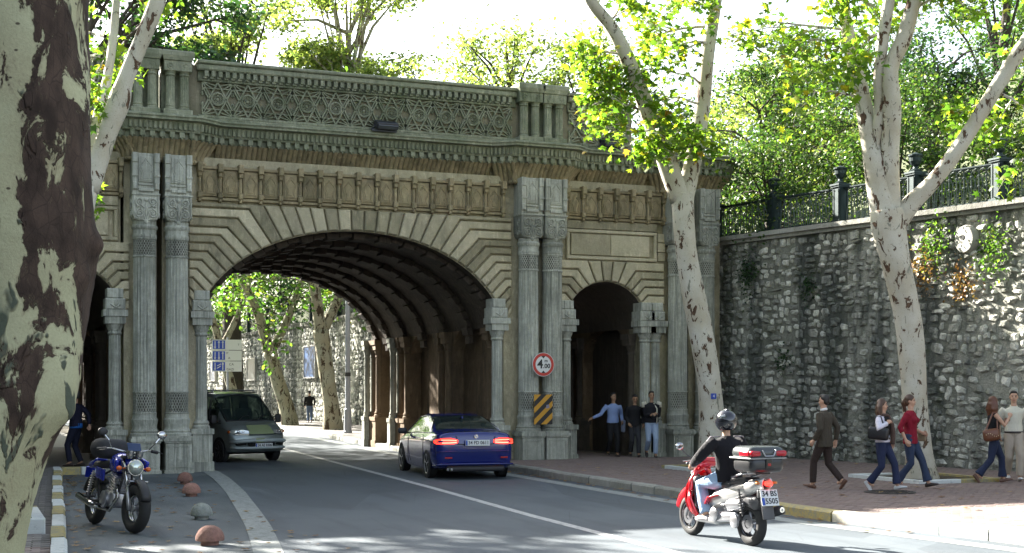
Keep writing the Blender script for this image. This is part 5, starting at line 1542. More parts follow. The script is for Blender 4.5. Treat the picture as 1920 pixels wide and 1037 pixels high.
CHROME = simple('chrome', (0.45, 0.45, 0.45), 0.12, 1.0, var=0.05); ALLOY = simple('alloy', (0.42, 0.42, 0.44), 0.3, 0.85, var=0.1); VOID = simple('wheel_arch_black', (0.006, 0.006, 0.006), 0.95)
PLATE = simple('plate_white', (0.62, 0.63, 0.62), 0.4, var=0.05); INK = simple('plate_black', (0.01, 0.01, 0.01), 0.5); EUBLUE = simple('plate_blue', (0.01, 0.06, 0.35), 0.5)
SEAT = simple('seat_cloth', (0.10, 0.13, 0.11), 0.9)
def text(s, size, loc, rot, mat, parent, name='lettering', align='CENTER', ext=0.0015, sx=1.0, bold=0.0):
    c = bpy.data.curves.new(name+'_tmp', 'FONT'); c.body = s; c.size = size; c.align_x = align; c.align_y = 'CENTER'; c.extrude = ext; c.offset = bold; c.materials.append(mat); c.resolution_u = 3
    tmp = bpy.data.objects.new(name+'_tmp', c); me = bpy.data.meshes.new_from_object(tmp); me.name = name; bpy.data.objects.remove(tmp); bpy.data.curves.remove(c)
    me.materials.clear(); me.materials.append(mat)
    o = bpy.data.objects.new(name, me); o.location = loc; o.rotation_euler = rot; o.scale = (sx, 1, 1); link(o, parent); return o
def cr(P, t):
    n = len(P); i = min(int(t), n-2); f = t-i
    p1, p2 = P[i], P[i+1]; p0 = P[i-1] if i > 0 else 2*p1-p2; p3 = P[i+2] if i+2 < n else 2*p2-p1
    return 0.5*((2*p1)+(-p0+p2)*f+(2*p0-5*p1+4*p2-p3)*f*f+(-p0+3*p1-3*p2+p3)*f**3)
def loft(st, ks, kp, cls):
    """st: list of stations, each a list of (x,y,z) half-section points from the underside to the roof centre"""
    A = np.array(st, float); S, Pn, _ = A.shape
    ns, np_ = (S-1)*ks+1, (Pn-1)*kp+1
    B = np.array([cr(A, i/ks) for i in range(ns)])
    G = np.array([[cr(B[i], j/kp) for j in range(np_)] for i in range(ns)])
    out = {}
    for sg in (1, -1):
        for i in range(ns-1):
            for j in range(np_-1):
                k = cls(i//ks, j//kp)
                if k is None: continue
                m = out.setdefault((k, sg) if k.startswith('side') else k, ({}, [], []))
                idx, V, F = m; q = []
                for a, c in ((i, j), (i+1, j), (i+1, j+1), (i, j+1)):
                    key = (a, c, sg if c != np_-1 else 0)
                    if key not in idx:
                        idx[key] = len(V); x, y, z = G[a, c]; V.append((x, y*sg, z))
                    q.append(idx[key])
                F.append(tuple(q) if sg < 0 else tuple(reversed(q)))
    idx, V, F = out['body']
    for i in (0, ns-1):
        ring = [idx[(i, c, 1 if c != np_-1 else 0)] for c in range(np_)]+[idx[(i, c, -1)] for c in range(np_-2, -1, -1)]
        F.append(tuple(ring if i else reversed(ring)))
    return {k: (v[1], v[2]) for k, v in out.items()}
def part_from(vf, name, mat, parent, push=0.0, scale=1.0):
    b = MB(); b.add([tuple(q) for q in vf[0]], vf[1]); o = b.build(name, mat, parent, smooth=True, fix=False)
    o.data.set_sharp_from_angle(angle=radians(50)); return o
def wheel(parent, x, y, r, w, side, spokes=5, rimm=None, steer=0.0, rimr=0.70):
    h = bpy.data.objects.new('wheel', None); h.location = (x, y, r); h.rotation_euler = (0, 0, steer); link(h, parent)
    b = MB(); b.lathe([(r*rimr, -w/2), (r*0.93, -w/2), (r, -w/2+0.03), (r, w/2-0.03), (r*0.93, w/2), (r*rimr, w/2), (r*rimr*0.97, w/2-0.03), (r*rimr*0.97, -w/2+0.03)], 32, axis='y', cap=False)
    b.f += [(7*32+j, 7*32+(j+1) % 32, (j+1) % 32, j) for j in range(32)]; b.m += [0]*32
    b.build('tyre', RUBBER, h, auto=40)
    b = MB(); R0 = r*rimr*0.97; f = side*(w/2-0.02)
    b.lathe([(R0, -w/2+0.02), (R0*1.02, side*(w/2)), (R0*0.93, side*(w/2-0.005)), (R0*0.90, f-side*0.06)], 32, axis='y', cap=False)
    for k in range(spokes):
        a = 2*pi*k/spokes+0.3
        for da in ((-0.10, 0.10) if spokes < 8 else (0,)):
            P0 = Vector((0.04*cos(a), f-side*0.012, 0.04*sin(a))); P1 = Vector((R0*0.95*cos(a+da), f, R0*0.95*sin(a+da)))
            b.tube([P0, (P0+P1)/2+Vector((0, side*0.004, 0)), P1], [0.022, 0.016, 0.02], 6)
    b.lathe([(0.001, f+side*0.012), (0.035, f+side*0.01), (0.045, f-side*0.02)], 14, axis='y', cap=False)
    b.build('rim', rimm or ALLOY, h, auto=40)
    b = MB(); b.lathe([(0.001, 0), (R0*0.9, 0)], 24, axis='y', c=(0, f-side*0.07, 0), cap=False); b.build('brake_disc', VOID, h)
    return h
def shape_patch(pts, thick, name, mat, parent, **kw):
    """closed outline lying in the YZ plane at varying x; extruded along x: pts (x,y,z)"""
    n = len(pts); b = MB(); b.add(list(pts)+[(x-thick, y, z) for x, y, z in pts], [tuple(range(n)), tuple(reversed(range(n, 2*n)))]+[(i, (i+1) % n, n+(i+1) % n, n+i) for i in range(n)])
    return b.build(name, mat, parent, **kw)

# ---------------------------------------------------------------- blue coupe, tail lights glowing
def coupe():
    S = 0.935
    root = empty('parked_car', (9.93, 27.75, 0), radians(84), 'dark blue two-door coupe with glowing red tail lights driving into the wide arch', 'car')
    root.name = 'coupe_car'; root.scale = (S, S, S)
    paint = car_paint('deep_blue_paint', (0.005, 0.012, 0.115), 0.1, 0.2)
    st = []
    # x, half width, underside z, crease z, shoulder z, [belt y,z], [rail y,z], [roof y,z], centre z
    D = [(-2.29, .74, .34, .58, .74, .66, .76, .50, .77, .28, .78, .785), (-2.25, .82, .28, .58, .82, .76, .92, .60, .985, .34, 1.00, 1.005), (-2.12, .865, .24, .60, .86, .79, .965, .66, 1.015, .36, 1.03, 1.035),
         (-1.80, .885, .22, .62, .885, .80, .985, .68, 1.03, .38, 1.05, 1.055), (-1.52, .89, .20, .62, .90, .80, .99, .70, 1.045, .40, 1.075, 1.08), (-1.10, .89, .18, .62, .905, .79, .99, .645, 1.20, .40, 1.245, 1.255),
         (-0.62, .885, .17, .61, .90, .785, .985, .59, 1.315, .38, 1.355, 1.365), (-0.10, .885, .17, .60, .89, .785, .975, .575, 1.355, .37, 1.392, 1.40), (0.40, .885, .17, .59, .88, .79, .955, .60, 1.31, .39, 1.345, 1.36),
         (0.85, .885, .17, .58, .865, .80, .93, .68, 1.12, .42, 1.155, 1.17), (1.15, .885, .18, .57, .85, .80, .905, .72, .965, .42, .985, .99), (1.60, .875, .20, .56, .80, .77, .85, .60, .90, .35, .92, .925), (2.00, .82, .22, .52, .72, .72, .77, .55, .80, .32, .82, .825), (2.22, .70, .26, .48, .62, .60, .66, .46, .68, .25, .70, .70), (2.29, .55, .32, .46, .54, .48, .56, .36, .57, .2, .58, .58)]
    for x, w, zb, zc, zs, y5, z5, y6, z6, y7, z7, z8 in D:
        bow = 0.07 if x < -2.0 else (-0.10 if x > 1.9 else 0)
        F = lambda y: x + (bow*(y/0.85)**2)
        st.append([(F(0), 0, zb), (F(w*.85), w*.85, zb), (F(w*.97), w*.97, zb+.10), (F(w), w, zc), (F(w*.99), w*.99, zs-.06), (F(w*.955), w*.955, zs), (F(y5), y5, z5), (F(y6), y6, z6), (F(y7), y7, z7), (F(0), 0, z8)])
    def cls(i, j):
        if j == 6 and 5 <= i <= 8: return 'side_window'
        if j >= 7 and 4 <= i <= 5: return 'rear_window'
        if j >= 7 and 8 <= i <= 9: return 'windscreen'
        return 'body'
    for k, v in loft(st, 6, 3, cls).items():
        nm = k if isinstance(k, str) else 'side_window'
        part_from(v, nm, paint if nm == 'body' else GLASS, root)
    b = MB(); 
    for sg in (1, -1):                                       # bright trim round the side glass
        pts = [(-1.40, .80, 1.005), (-1.28, .745, 1.10), (-1.05, .655, 1.205), (-.62, .605, 1.318), (-.1, .59, 1.358), (.4, .612, 1.315), (.85, .69, 1.13), (1.12, .79, .95), (.85, .808, .945), (.4, .80, .965), (-.1, .797, .985), (-.62, .797, .995), (-1.1, .80, 1.0), (-1.40, .80, 1.005)]
        b.tube([(x, y*sg*1.005, z) for x, y, z in pts], 0.009, 5)
    b.build('window_trim', CHROME, root)
    # interior
    b = MB(); b.rbox((0.1, 0, 0.55), (2.3, 1.45, 0.5), 0.1)
    b.build('cabin_floor', VOID, root)
    for sg in (1, -1):
        b = MB(); b.rbox((-0.75, sg*.36, .90), (.16, .55, .42), .07, (0, -.25, 0)); b.rbox((-.86, sg*.36, 1.12), (.09, .26, .15), .04); b.build('rear_seat', SEAT, root, auto=50)
        b = MB(); b.rbox((0.15, sg*.36, .88), (.16, .5, .6), .07, (0, -.2, 0)); b.rbox((.08, sg*.36, 1.20), (.09, .26, .16), .04); b.build('front_seat', SEAT, root, auto=50)
    for x in (-1.37, 1.39):
        for sg in (1, -1):
            b = MB(); b.lathe([(0.352, -0.02), (0.36, 0.0), (0.352, 0.006), (0.001, 0.006)] if sg > 0 else [(0.352, 0.02), (0.36, 0.0), (0.352, -0.006), (0.001, -0.006)], 36, axis='y', c=(x, sg*0.882, 0.325), cap=False)
            b.build('wheel_arch_shade', VOID, root)  # flat black disc painted as the shade of the wheel well
            wheel(root, x, sg*0.80, 0.315, 0.20, sg, 5)
    red = simple('tail_lamp_red', (0.5, 0.01, 0.01), 0.15, emit=((1.0, 0.03, 0.015), 0.55)); redd = simple('lamp_red_glass', (0.35, 0.008, 0.008), 0.15)
    for sg in (1, -1):
        b = MB(); V = []
        out = [(-2.285, .40, .80), (-2.275, .40, .865), (-2.262, .55, .905), (-2.235, .72, .90), (-2.16, .855, .87), (-2.06, .888, .845), (-2.07, .888, .80), (-2.17, .862, .775), (-2.25, .70, .765), (-2.28, .50, .772)]
        n = len(out); V = [(x-0.012, y*sg, z) for x, y, z in out]+[(x+0.05, y*sg*0.98, z) for x, y, z in out]
        c0 = (-2.262, .64*sg, .835)
        b.add(V+[c0], [(i, (i+1) % n, 2*n) for i in range(n)]+[(i, (i+1) % n, n+(i+1) % n, n+i) for i in range(n)])
        l = b.build('tail_light', red, root, auto=30)
        b = MB(); b.tube([(-2.295, .43*sg, .81), (-2.288, .6*sg, .80), (-2.24, .74*sg, .80)], 0.010, 6); b.tube([(-2.292, .43*sg, .852), (-2.28, .6*sg, .862), (-2.235, .76*sg, .86)], 0.008, 6); b.build('light_bar', simple('lamp_bar', (0.6, 0.1, 0.08), 0.2, emit=((1, 0.12, 0.08), 1.2)), l)
    # boot shut lines, bumper crease and lip
    def line(pts, r=.006): q = MB(); q.tube(pts, r, 4); q.build('shut_line', VOID, root)
    line([(-2.31, -.40, .775), (-2.325, 0, .76), (-2.31, .40, .775)], .007)
    for sg in (1, -1):
        line([(-2.30, .40*sg, .775), (-2.27, .43*sg, .93), (-2.10, .60*sg, 1.03), (-1.6, .66*sg, 1.062)])
        line([(-1.02, .893*sg, .30), (-1.0, .896*sg, .62), (-.98, .88*sg, .93)]); line([(.55, .893*sg, .28), (.62, .894*sg, .6), (.62, .88*sg, .90)])
    b = MB(); b.tube([(-2.10, -.90, .30), (-2.30, -.80, .335), (-2.345, -.4, .345), (-2.35, 0, .345), (-2.345, .4, .345), (-2.30, .80, .335), (-2.10, .90, .30)], .035, 8, sq=0.6); b.build('bumper_lip', paint, root, smooth=True)
    b = MB(); b.tube([(-2.12, -.885, .60), (-2.29, -.74, .615), (-2.335, -.3, .62), (-2.335, .3, .62), (-2.29, .74, .615), (-2.12, .885, .60)], .014, 6, sq=.6); b.build('bumper_crease', paint, root, smooth=True)
    b = MB(); b.rbox((-2.20, 0, .24), (.22, 1.3, .13), .05); b.build('diffuser', BLACKP, root, auto=40)
    b = MB()
    for y in (.56, .64): b.lathe([(.028, -.05), (.028, .08)], 12, axis='x', c=(-2.31, y, .235))
    b.build('exhaust', CHROME, root)
    for sg in (1, -1):
        b = MB(); b.rbox((-2.335, .62*sg, .48), (.02, .16, .035), .009); b.build('reflector', redd, root)
    pl = bpy.data.objects.new('number_plate', None); pl.location = (-2.352, -0.02, .80); pl.rotation_euler = (0, 0.06, 0); link(pl, root)
    b = MB(); b.rbox((0, 0, 0), (.012, .54, .125), .005); b.build('plate', PLATE, pl)
    b = MB(); b.box(-.008, -.0072, .225, .265, -.055, .055); b.build('blue_band', EUBLUE, pl)
    text('34 FD 0611', .105, (-.009, -.02, 0), (pi/2, 0, -pi/2), INK, pl, sx=.92, bold=0.002)
    b = MB(); b.lathe([(.042, 0), (.042, .012), (.034, .016), (.001, .016)], 20, axis='x', c=(-2.31, 0, .935)); em = b.build('emblem', CHROME, root)
    b = MB()
    for k in (0, 2): 
        P = [(0, 0)]+[(.03*cos(k*pi/2+t*pi/8), .03*sin(k*pi/2+t*pi/8)) for t in range(5)]
        b.add([(-2.312, y, .935+z) for y, z in P], [tuple(range(6))])
    b.build('emblem_quarters', simple('emblem_blue', (0.02, 0.12, 0.45), 0.4), em)
    for sg in (1, -1):
        m = MB(); m.rbox((.72, sg*1.0, .98), (.12, .22, .14), .05, (0, 0, sg*-.15)); m.tube([(.74, sg*.82, .93), (.72, sg*.93, .95)], .025, 6); m.build('wing_mirror', BLACKP if sg > 0 else paint, root, auto=50)
    b = MB(); b.tube([(-.95, 0, 1.30), (-1.05, 0, 1.345), (-1.10, 0, 1.30)], [.03, .02, .02], 6, sq=.4); b.build('roof_fin', paint, root, smooth=True)
    b = MB(); b.tube([(.2, .897, .845), (.0, .897, .85)], .014, 6); b.build('door_handle', paint, root)
    return root
coupe()

# ---------------------------------------------------------------- grey-green minibus coming towards the camera
def van():
    S = 0.92; root = empty('van', (6.34, 35.72, 0), radians(-72), 'grey-green minibus with olive patched bonnet and roof rack coming out of the wide arch', 'van'); root.scale = (S, S, S)
    paint = car_paint('dull_green_grey_paint', (0.21, 0.25, 0.245), 0.45, 0.3, 0.25); patch = simple('olive_primer', (0.24, 0.29, 0.15), 0.75)
    D = [(-2.42, .70, .42, .75, 1.05, .68, 1.10, .60, 1.62, .40, 1.72, 1.73), (-2.36, .80, .32, .75, 1.08, .78, 1.14, .70, 1.72, .42, 1.84, 1.86), (-2.2, .84, .28, .75, 1.10, .82, 1.16, .74, 1.78, .44, 1.885, 1.90),
         (-1.5, .85, .26, .75, 1.10, .825, 1.16, .75, 1.80, .45, 1.90, 1.92), (-.7, .85, .26, .75, 1.10, .825, 1.16, .755, 1.80, .45, 1.91, 1.93), (0.2, .85, .26, .75, 1.09, .825, 1.15, .755, 1.80, .45, 1.905, 1.92), (0.95, .85, .26, .74, 1.07, .825, 1.13, .745, 1.77, .44, 1.87, 1.885),
         (1.18, .85, .26, .74, 1.05, .825, 1.11, .74, 1.70, .44, 1.815, 1.83), (1.55, .85, .26, .73, 1.02, .82, 1.08, .775, 1.40, .46, 1.46, 1.48), (1.86, .845, .26, .72, .97, .80, 1.03, .74, 1.10, .44, 1.14, 1.15), (2.15, .83, .28, .66, .86, .77, .91, .66, .98, .40, 1.0, 1.005), (2.34, .80, .30, .58, .72, .72, .76, .58, .81, .34, .83, .835), (2.40, .72, .36, .52, .62, .62, .66, .46, .69, .26, .70, .705)]
    st = []
    for x, w, zb, zc, zs, y5, z5, y6, z6, y7, z7, z8 in D:
        bow = -0.16 if x > 2.2 else (-0.08 if x > 1.1 else 0)
        F = lambda y: x + bow*(y/0.82)**2
        st.append([(F(0), 0, zb), (F(w*.85), w*.85, zb), (F(w*.985), w*.985, zb+.08), (F(w), w, zc), (F(w), w, zs-.05), (F(w*.985), w*.985, zs), (F(y5), y5, z5), (F(y6), y6, z6), (F(y7), y7, z7), (F(0), 0, z8)])
    def cls(i, j):
        if j == 6 and i in (2, 3): return 'side_window'
        if j == 6 and i == 4: return 'side_window2'
        if j == 6 and 5 <= i <= 7: return 'side_window3'
        if j >= 7 and 7 <= i <= 8: return 'windscreen'
        return 'body'
    for k, v in loft(st, 5, 3, cls).items():
        nm = k if isinstance(k, str) else 'side_window'
        part_from(v, nm, paint if nm == 'body' else GLASS, root)
    b = MB()
    for sg in (1, -1):
        for x in (-.7, .2, 1.0): b.tube([(x, .842*sg, 1.12), (x, .80*sg, 1.5), (x-.0, .765*sg, 1.80)], .022, 5)
        b.tube([(-2.2, .85*sg, 1.13), (0, .853*sg, 1.13), (1.7, .85*sg, 1.06)], .012, 5)
    b.build('window_pillars', BLACKP, root)
    b = MB()                                                  # black surround of the windscreen
    b.tube([(1.80, -.73, 1.12), (1.12, -.70, 1.73), (1.19, 0, 1.84), (1.12, .70, 1.73), (1.80, .73, 1.12), (1.93, 0, 1.13), (1.80, -.73, 1.12)], .022, 6); b.build('windscreen_seal', BLACKP, root)
    b = MB()
    for y in (.12, -.45): b.tube([(1.95, y, 1.13), (1.80, y+.22, 1.24), (1.76, y+.42, 1.27)], .010, 5)
    b.build('wiper', BLACKP, root)
    for k, x in enumerate((-1.9, -1.35, -.8, -.25, .3, .8)):
        b = MB(); b.tube([(x, -.66, 1.90), (x, -.60, 1.955), (x, .60, 1.955), (x, .66, 1.90)], .022, 6); b.build('roof_bar', ALLOY, root)
    b = MB()
    for sg in (1, -1): b.tube([(-2.1, .66*sg, 1.90), (.9, .66*sg, 1.89)], .022, 6)
    b.build('roof_rail', ALLOY, root)
    b = MB(); b.rbox((-0.4, 0, .85), (3.2, 1.5, .5), .1); b.build('cabin_floor', VOID, root)
    for y in (.38, -.38):
        b = MB(); b.rbox((.75, y, 1.15), (.16, .5, .6), .07, (0, -.15, 0)); b.rbox((.70, y, 1.52), (.09, .26, .18), .04); b.build('front_seat', SEAT, root, auto=50)
    b = MB(); b.rbox((-.5, 0, 1.15), (.16, 1.3, .55), .07, (0, -.15, 0)); b.build('rear_bench', SEAT, root, auto=50)
    b = MB(); b.torus((1.25, .40, 1.22), .17, .014, 20, 5, 'x'); b.build('steering_wheel', BLACKP, root)
    dr = bpy.data.objects.new('driver_dummy', None)
    for x in (-1.42, 1.60):
        for sg in (1, -1):
            b = MB(); q = .006*sg; b.lathe([(0.345, -0.02*sg), (0.355, 0.0), (0.345, q), (0.001, q)], 32, axis='y', c=(x, sg*0.852, 0.33), cap=False); b.build('wheel_arch_shade', VOID, root)  # black disc on the flank stands for wheel well shade
            wheel(root, x, sg*0.78, 0.305, 0.19, sg, 8, BLACKP)
    # front face: raised light clusters, bumper, grille slot, plate
    lens = simple('headlamp_lens', (0.55, 0.58, 0.56), 0.08, 0.6); org = simple('indicator_orange', (0.5, 0.12, 0.02), 0.2)
    for sg in (1, -1):
        out = [(2.345, .37, .79), (2.33, .37, .86), (2.29, .50, .885), (2.235, .66, .90), (2.13, .80, .895), (2.10, .815, .79), (2.22, .75, .775), (2.31, .60, .775)]
        n = len(out); b = MB(); V = [(x+.03, y*sg, z) for x, y, z in out]+[(x-.05, y*sg, z) for x, y, z in out]
        b.add(V+[(2.30, .58*sg, .835)], [(i, (i+1) % n, 2*n) for i in range(n)]+[(i, (i+1) % n, n+(i+1) % n, n+i) for i in range(n)]); l = b.build('headlight', lens, root, auto=30)
        b = MB(); b.ball((2.31, .50*sg, .835), (.02, .05, .04), 10, 6); b.ball((2.27, .63*sg, .84), (.02, .05, .04), 10, 6); b.build('reflector', CHROME, l)
        b = MB(); b.ball((2.10, .835*sg, .83), (.07, .03, .04), 10, 6); b.build('indicator', org, root)
        b = MB(); b.rbox((1.56, sg*1.0, 1.17), (.10, .17, .24), .04); b.tube([(1.6, sg*.82, 1.12), (1.57, sg*.95, 1.14)], .02, 6); b.build('wing_mirror', BLACKP, root, auto=50)
        b = MB(); b.rbox((2.28, .56*sg, .50), (.09, .34, .10), .045); b.build('bumper_opening', VOID, root, auto=50)
    b = MB(); P = [(2.14, -.78, .56), (2.35, -.68, .58), (2.46, -.35, .60), (2.475, 0, .60), (2.46, .35, .60), (2.35, .68, .58), (2.14, .78, .56)]
    b.tube(P, .10, 10, sq=.55); P2 = [(x, y, .40) for x, y, z in P]; b.tube(P2, .08, 10, sq=.5); b.build('bumper', simple('bumper_pale', (0.34, 0.39, 0.39), 0.45, bump=.2), root, smooth=True)
    b = MB(); b.rbox((2.40, 0, .50), (.10, .80, .11), .04); b.build('grille', VOID, root, auto=50)
    b = MB(); b.tube([(2.44, -.38, .515), (2.46, 0, .52), (2.44, .38, .515)], .008, 4); b.tube([(2.44, -.38, .48), (2.46, 0, .485), (2.44, .38, .48)], .008, 4); b.build('grille_slat', CHROME, root)
    b = MB(); b.tube([(2.38, -.36, .765), (2.43, 0, .77), (2.38, .36, .765)], .018, 6); b.tube([(2.36, .36, .765), (2.25, .72, .765)], .014, 5); b.tube([(2.36, -.36, .765), (2.25, -.72, .765)], .014, 5); b.build('chrome_strip', CHROME, root)
    # olive filler patches on bonnet and bumper
    V = []; F = []; n = 10
    for i in range(7):
        t = i/6
        for j in range(n+1):
            y = (-.37+.74*j/n)*(1-.10*t*t); x = 2.455-.30*t - .11*(y/.5)**2*0.5; V.append((x+0.012, y+.0, .775+.24*t**0.8))
    for i in range(6):
        for j in range(n): a = i*(n+1)+j; F.append((a, a+1, a+n+2, a+n+1))
    b = MB(); b.add(V, F); b.build('bonnet_patch', patch, root, smooth=True)
    b = MB(); b.rbox((2.545, -.12, .605), (.02, .26, .11), .01); b.build('bumper_patch', patch, root)
    pl = bpy.data.objects.new('number_plate', None); pl.location = (2.50, 0.02, .47); link(pl, root)
    b = MB(); b.rbox((0, 0, 0), (.012, .52, .115), .005); b.build('plate', PLATE, pl)
    b = MB(); b.box(.0072, .008, -.255, -.215, -.05, .05); b.build('blue_band', EUBLUE, pl)
    text('34 AE 8306', .10, (.009, .02, 0), (pi/2, 0, pi/2), INK, pl, sx=.92, bold=0.002)
    b = MB(); b.box(-2.35, 1.9, -.7, .7, .22, .32); b.build('underbody', VOID, root)
    return root
van()

# ---------------------------------------------------------------- parked motorcycle (local +X is the front)
def motorcycle():
    S = 1.04; root = empty('motorcycle', (1.90, 18.50, 0), 0, 'blue motorcycle with round headlamp and chrome fork parked beside the painted kerb', 'motorcycle'); root.scale = (S, S, S)
    root.rotation_euler = (radians(-5), 0, atan2(-1.33, 0.33))
    blue = car_paint('bike_blue', (0.006, 0.02, 0.30), 0.2, 0.2); fw = 0.72; rw = -0.70; R0 = 0.305
    def bw(x, steer, wid, nm='wheel'):
        h = bpy.data.objects.new(nm, None); h.location = (x, 0, R0); h.rotation_euler = (0, 0, steer); link(h, root)
        b = MB(); b.torus((0, 0, 0), R0-wid*.5, wid*.5, 36, 10, 'y', sq=1.0); b.build('tyre', RUBBER, h, smooth=True)
        b = MB(); b.torus((0, 0, 0), R0-wid*1.0, .016, 36, 6, 'y', sq=2.0); b.build('rim', CHROME, h, smooth=True)
        b = MB()
        for k in range(18):
            a = 2*pi*k/18; b.tube([(.02*cos(a), .03*(-1)**k, .02*sin(a)), ((R0-wid)*cos(a+.15), 0, (R0-wid)*sin(a+.15))], .0022, 3)
        b.lathe([(.03, -.06), (.045, -.05), (.03, 0), (.045, .05), (.03, .06)], 12, axis='y'); b.lathe([(.11, .055), (.11, .06), (.05, .062)], 20, axis='y', cap=False)
        b.build('spokes', ALLOY, h); return h
    bw(rw, 0, .13); f = bw(fw, 0.10, .145)
    # fork
    hx, hz = .42, .90
    for s in (1, -1):
        y = s*.095
        b = MB(); b.tube([(fw+.02, y, R0-.02), (fw-.10, y, .56)], .026, 10); b.build('fork_slider', ALLOY, root, smooth=True)
        b = MB(); b.tube([(fw-.09, y, .54), (hx-.02, y, .93)], .019, 10); b.build('fork_tube', CHROME, root, smooth=True)
    b = MB(); b.rbox((hx+.08, 0, .76), (.06, .26, .05), .02); b.rbox((hx-.01, 0, .92), (.07, .26, .04), .015); b.build('fork_yoke', BLACKP, root, auto=40)
    V = MB()
    pts = [(fw+.33*cos(a), .0, R0+.33*sin(a)) for a in [radians(q) for q in range(20, 135, 12)]]
    V.tube(pts, .065, 10, sq=.55); V.build('front_mudguard', BLACKP, root, smooth=True)
    b = MB(); b.tube([(fw-.05, -.10, .58), (fw+.02, -.11, .64), (fw+.02, .11, .64), (fw-.05, .10, .58)], .008, 5); b.build('mudguard_stay', CHROME, root)
    # headlamp, gauges, indicators, bars, mirrors
    b = MB(); b.lathe([(.02, -.14), (.07, -.11), (.098, -.02), (.105, .01), (.098, .022)], 24, axis='x', c=(hx+.16, 0, .80)); hl = b.build('headlamp', CHROME, root, auto=35)
    b = MB(); b.lathe([(.094, .0), (.07, .03), (.03, .042), (.001, .045)], 24, axis='x', c=(hx+.18, 0, .80), cap=False); b.build('lens', simple('lamp_lens', (0.5, 0.55, 0.5), 0.06, 0.7), hl, smooth=True)
    for s in (1, -1):
        b = MB(); b.lathe([(.03, -.06), (.048, -.02), (.05, .04), (.001, .045)], 18, c=(hx+.10, s*.06, .965)); b.build('gauge', CHROME, root, auto=35)
        b = MB(); b.tube([(hx+.10, s*.10, .79), (hx+.10, s*.16, .785)], .010, 6); b.ball((hx+.11, s*.185, .785), (.032, .036, .030), 10, 7); b.build('indicator', simple('indicator_lens', (0.62, 0.12, 0.02), 0.2), root, smooth=True)
        b = MB(); b.tube([(hx-.02, 0, .95), (hx-.0, s*.10, .99), (hx-.06, s*.24, 1.02), (hx-.14, s*.37, 1.0)], .013, 8); b.build('handlebar', CHROME, root, smooth=True)
        b = MB(); b.tube([(hx-.09, s*.29, 1.012), (hx-.15, s*.39, .998)], .022, 8); b.tube([(hx-.02, s*.27, 1.01), (hx+.02, s*.36, 1.0), (hx-.02, s*.40, .99)], .007, 5); b.build('grip', BLACKP, root)
        b = MB(); b.tube([(hx-.05, s*.24, 1.03), (hx-.0, s*.30, 1.12), (hx-.02, s*.36, 1.19)], .008, 6); b.build('mirror_stem', CHROME, root)
        b = MB(); b.ball((hx-.02, s*.38, 1.22), (.022, .062, .052), 14, 8); b.build('mirror', BLACKP if s < 0 else CHROME, root, smooth=True)
    b = MB(); b.rbox((hx+.07, 0, 1.05), (.012, .17, .12), .005, (0, -.55, 0)); b.build('flyscreen', simple('smoked_screen', (0.02, 0.04, 0.10), 0.08), root, auto=40)
    # tank, seat, side panels, tail
    b = MB(); b.ball((.16, 0, .84), (.26, .15, .13), 20, 12); b.ball((.05, 0, .80), (.22, .12, .11), 16, 10); remesh_tmp = b.build('fuel_tank', blue, root, smooth=True)
    b = MB()
    for s in (1, -1): b.rbox((.38, s*.17, .84), (.20, .05, .14), .024, (0, .3, s*.3))
    b.build('tank_cowl', blue, root, auto=50)
    b = MB(); b.rbox((-.30, 0, .80), (.62, .24, .09), .04, (0, -.06, 0)); b.build('seat', BLACKP, root, auto=50)
    for s in (1, -1):
        b = MB(); b.rbox((-.30, s*.12, .68), (.30, .03, .15), .014, (0, .1, 0)); b.build('side_panel', blue, root, auto=50)
    b = MB(); b.rbox((-.74, 0, .80), (.32, .17, .09), .04, (0, -.25, 0)); b.tube([(-1.0, 0, .74), (-1.08, 0, .60)], [.07, .05], 8, sq=.2); b.build('tail_unit', blue, root, auto=50)
    b = MB(); b.rbox((-.36, 0, 1.0), (.36, .46, .26), .12, (0, 0, .1)); b.build('saddle_roll', simple('black_canvas', (0.02, 0.021, 0.026), 0.8, bump=.5, bscale=30), root, auto=60)
    # frame, engine, exhaust, shocks, stand, pegs
    b = MB()
    for s in (1, -1):
        b.tube([(hx-.05, s*.03, .88), (.30, s*.09, .42), (.05, s*.10, .26), (-.30, s*.10, .30), (-.42, s*.10, .62), (-.02, s*.07, .74), (hx-.06, s*.03, .82)], .016, 8)
        b.tube([(-.20, s*.11, .34), (rw, s*.10, R0)], .02, 8)
    b.build('frame', BLACKP, root, smooth=True)
    b = MB(); b.rbox((.02, 0, .38), (.36, .26, .22), .05); b.rbox((.14, 0, .58), (.17, .20, .22), .03, (0, .25, 0))
    for k in range(6): b.rbox((.14+.008*k, 0, .50+.034*k), (.21, .25, .010), .004, (0, .25, 0))
    for s in (1, -1): b.lathe([(.11, 0), (.11, s*.03), (.08, s*.045), (.001, s*.045)], 20, axis='y', c=(-.02, s*.13, .37), cap=False)
    b.build('engine', ALLOY, root, auto=40)
    b = MB(); b.tube([(.22, -.07, .58), (.34, -.10, .42), (.22, -.15, .24), (-.20, -.17, .25)], .020, 8); b.tube([(-.20, -.17, .25), (-.35, -.18, .28), (-.85, -.19, .36)], [.025, .045, .045], 12); b.build('exhaust', CHROME, root, smooth=True)
    b = MB()
    for s in (1, -1):
        b.tube([(rw+.02, s*.13, R0+.05), (-.52, s*.13, .70)], .016, 8)
        for k in range(9): b.torus((rw+.02+.017*k+.03, s*.13, R0+.12+.031*k), .026, .006, 12, 4, 'z')
    b.build('shock_absorber', ALLOY, root)
    b = MB()
    pts = [(rw+.33*cos(a), .0, R0+.33*sin(a)) for a in [radians(q) for q in range(50, 170, 12)]]
    b.tube(pts, .08, 10, sq=.5); b.build('rear_mudguard', BLACKP, root, smooth=True)
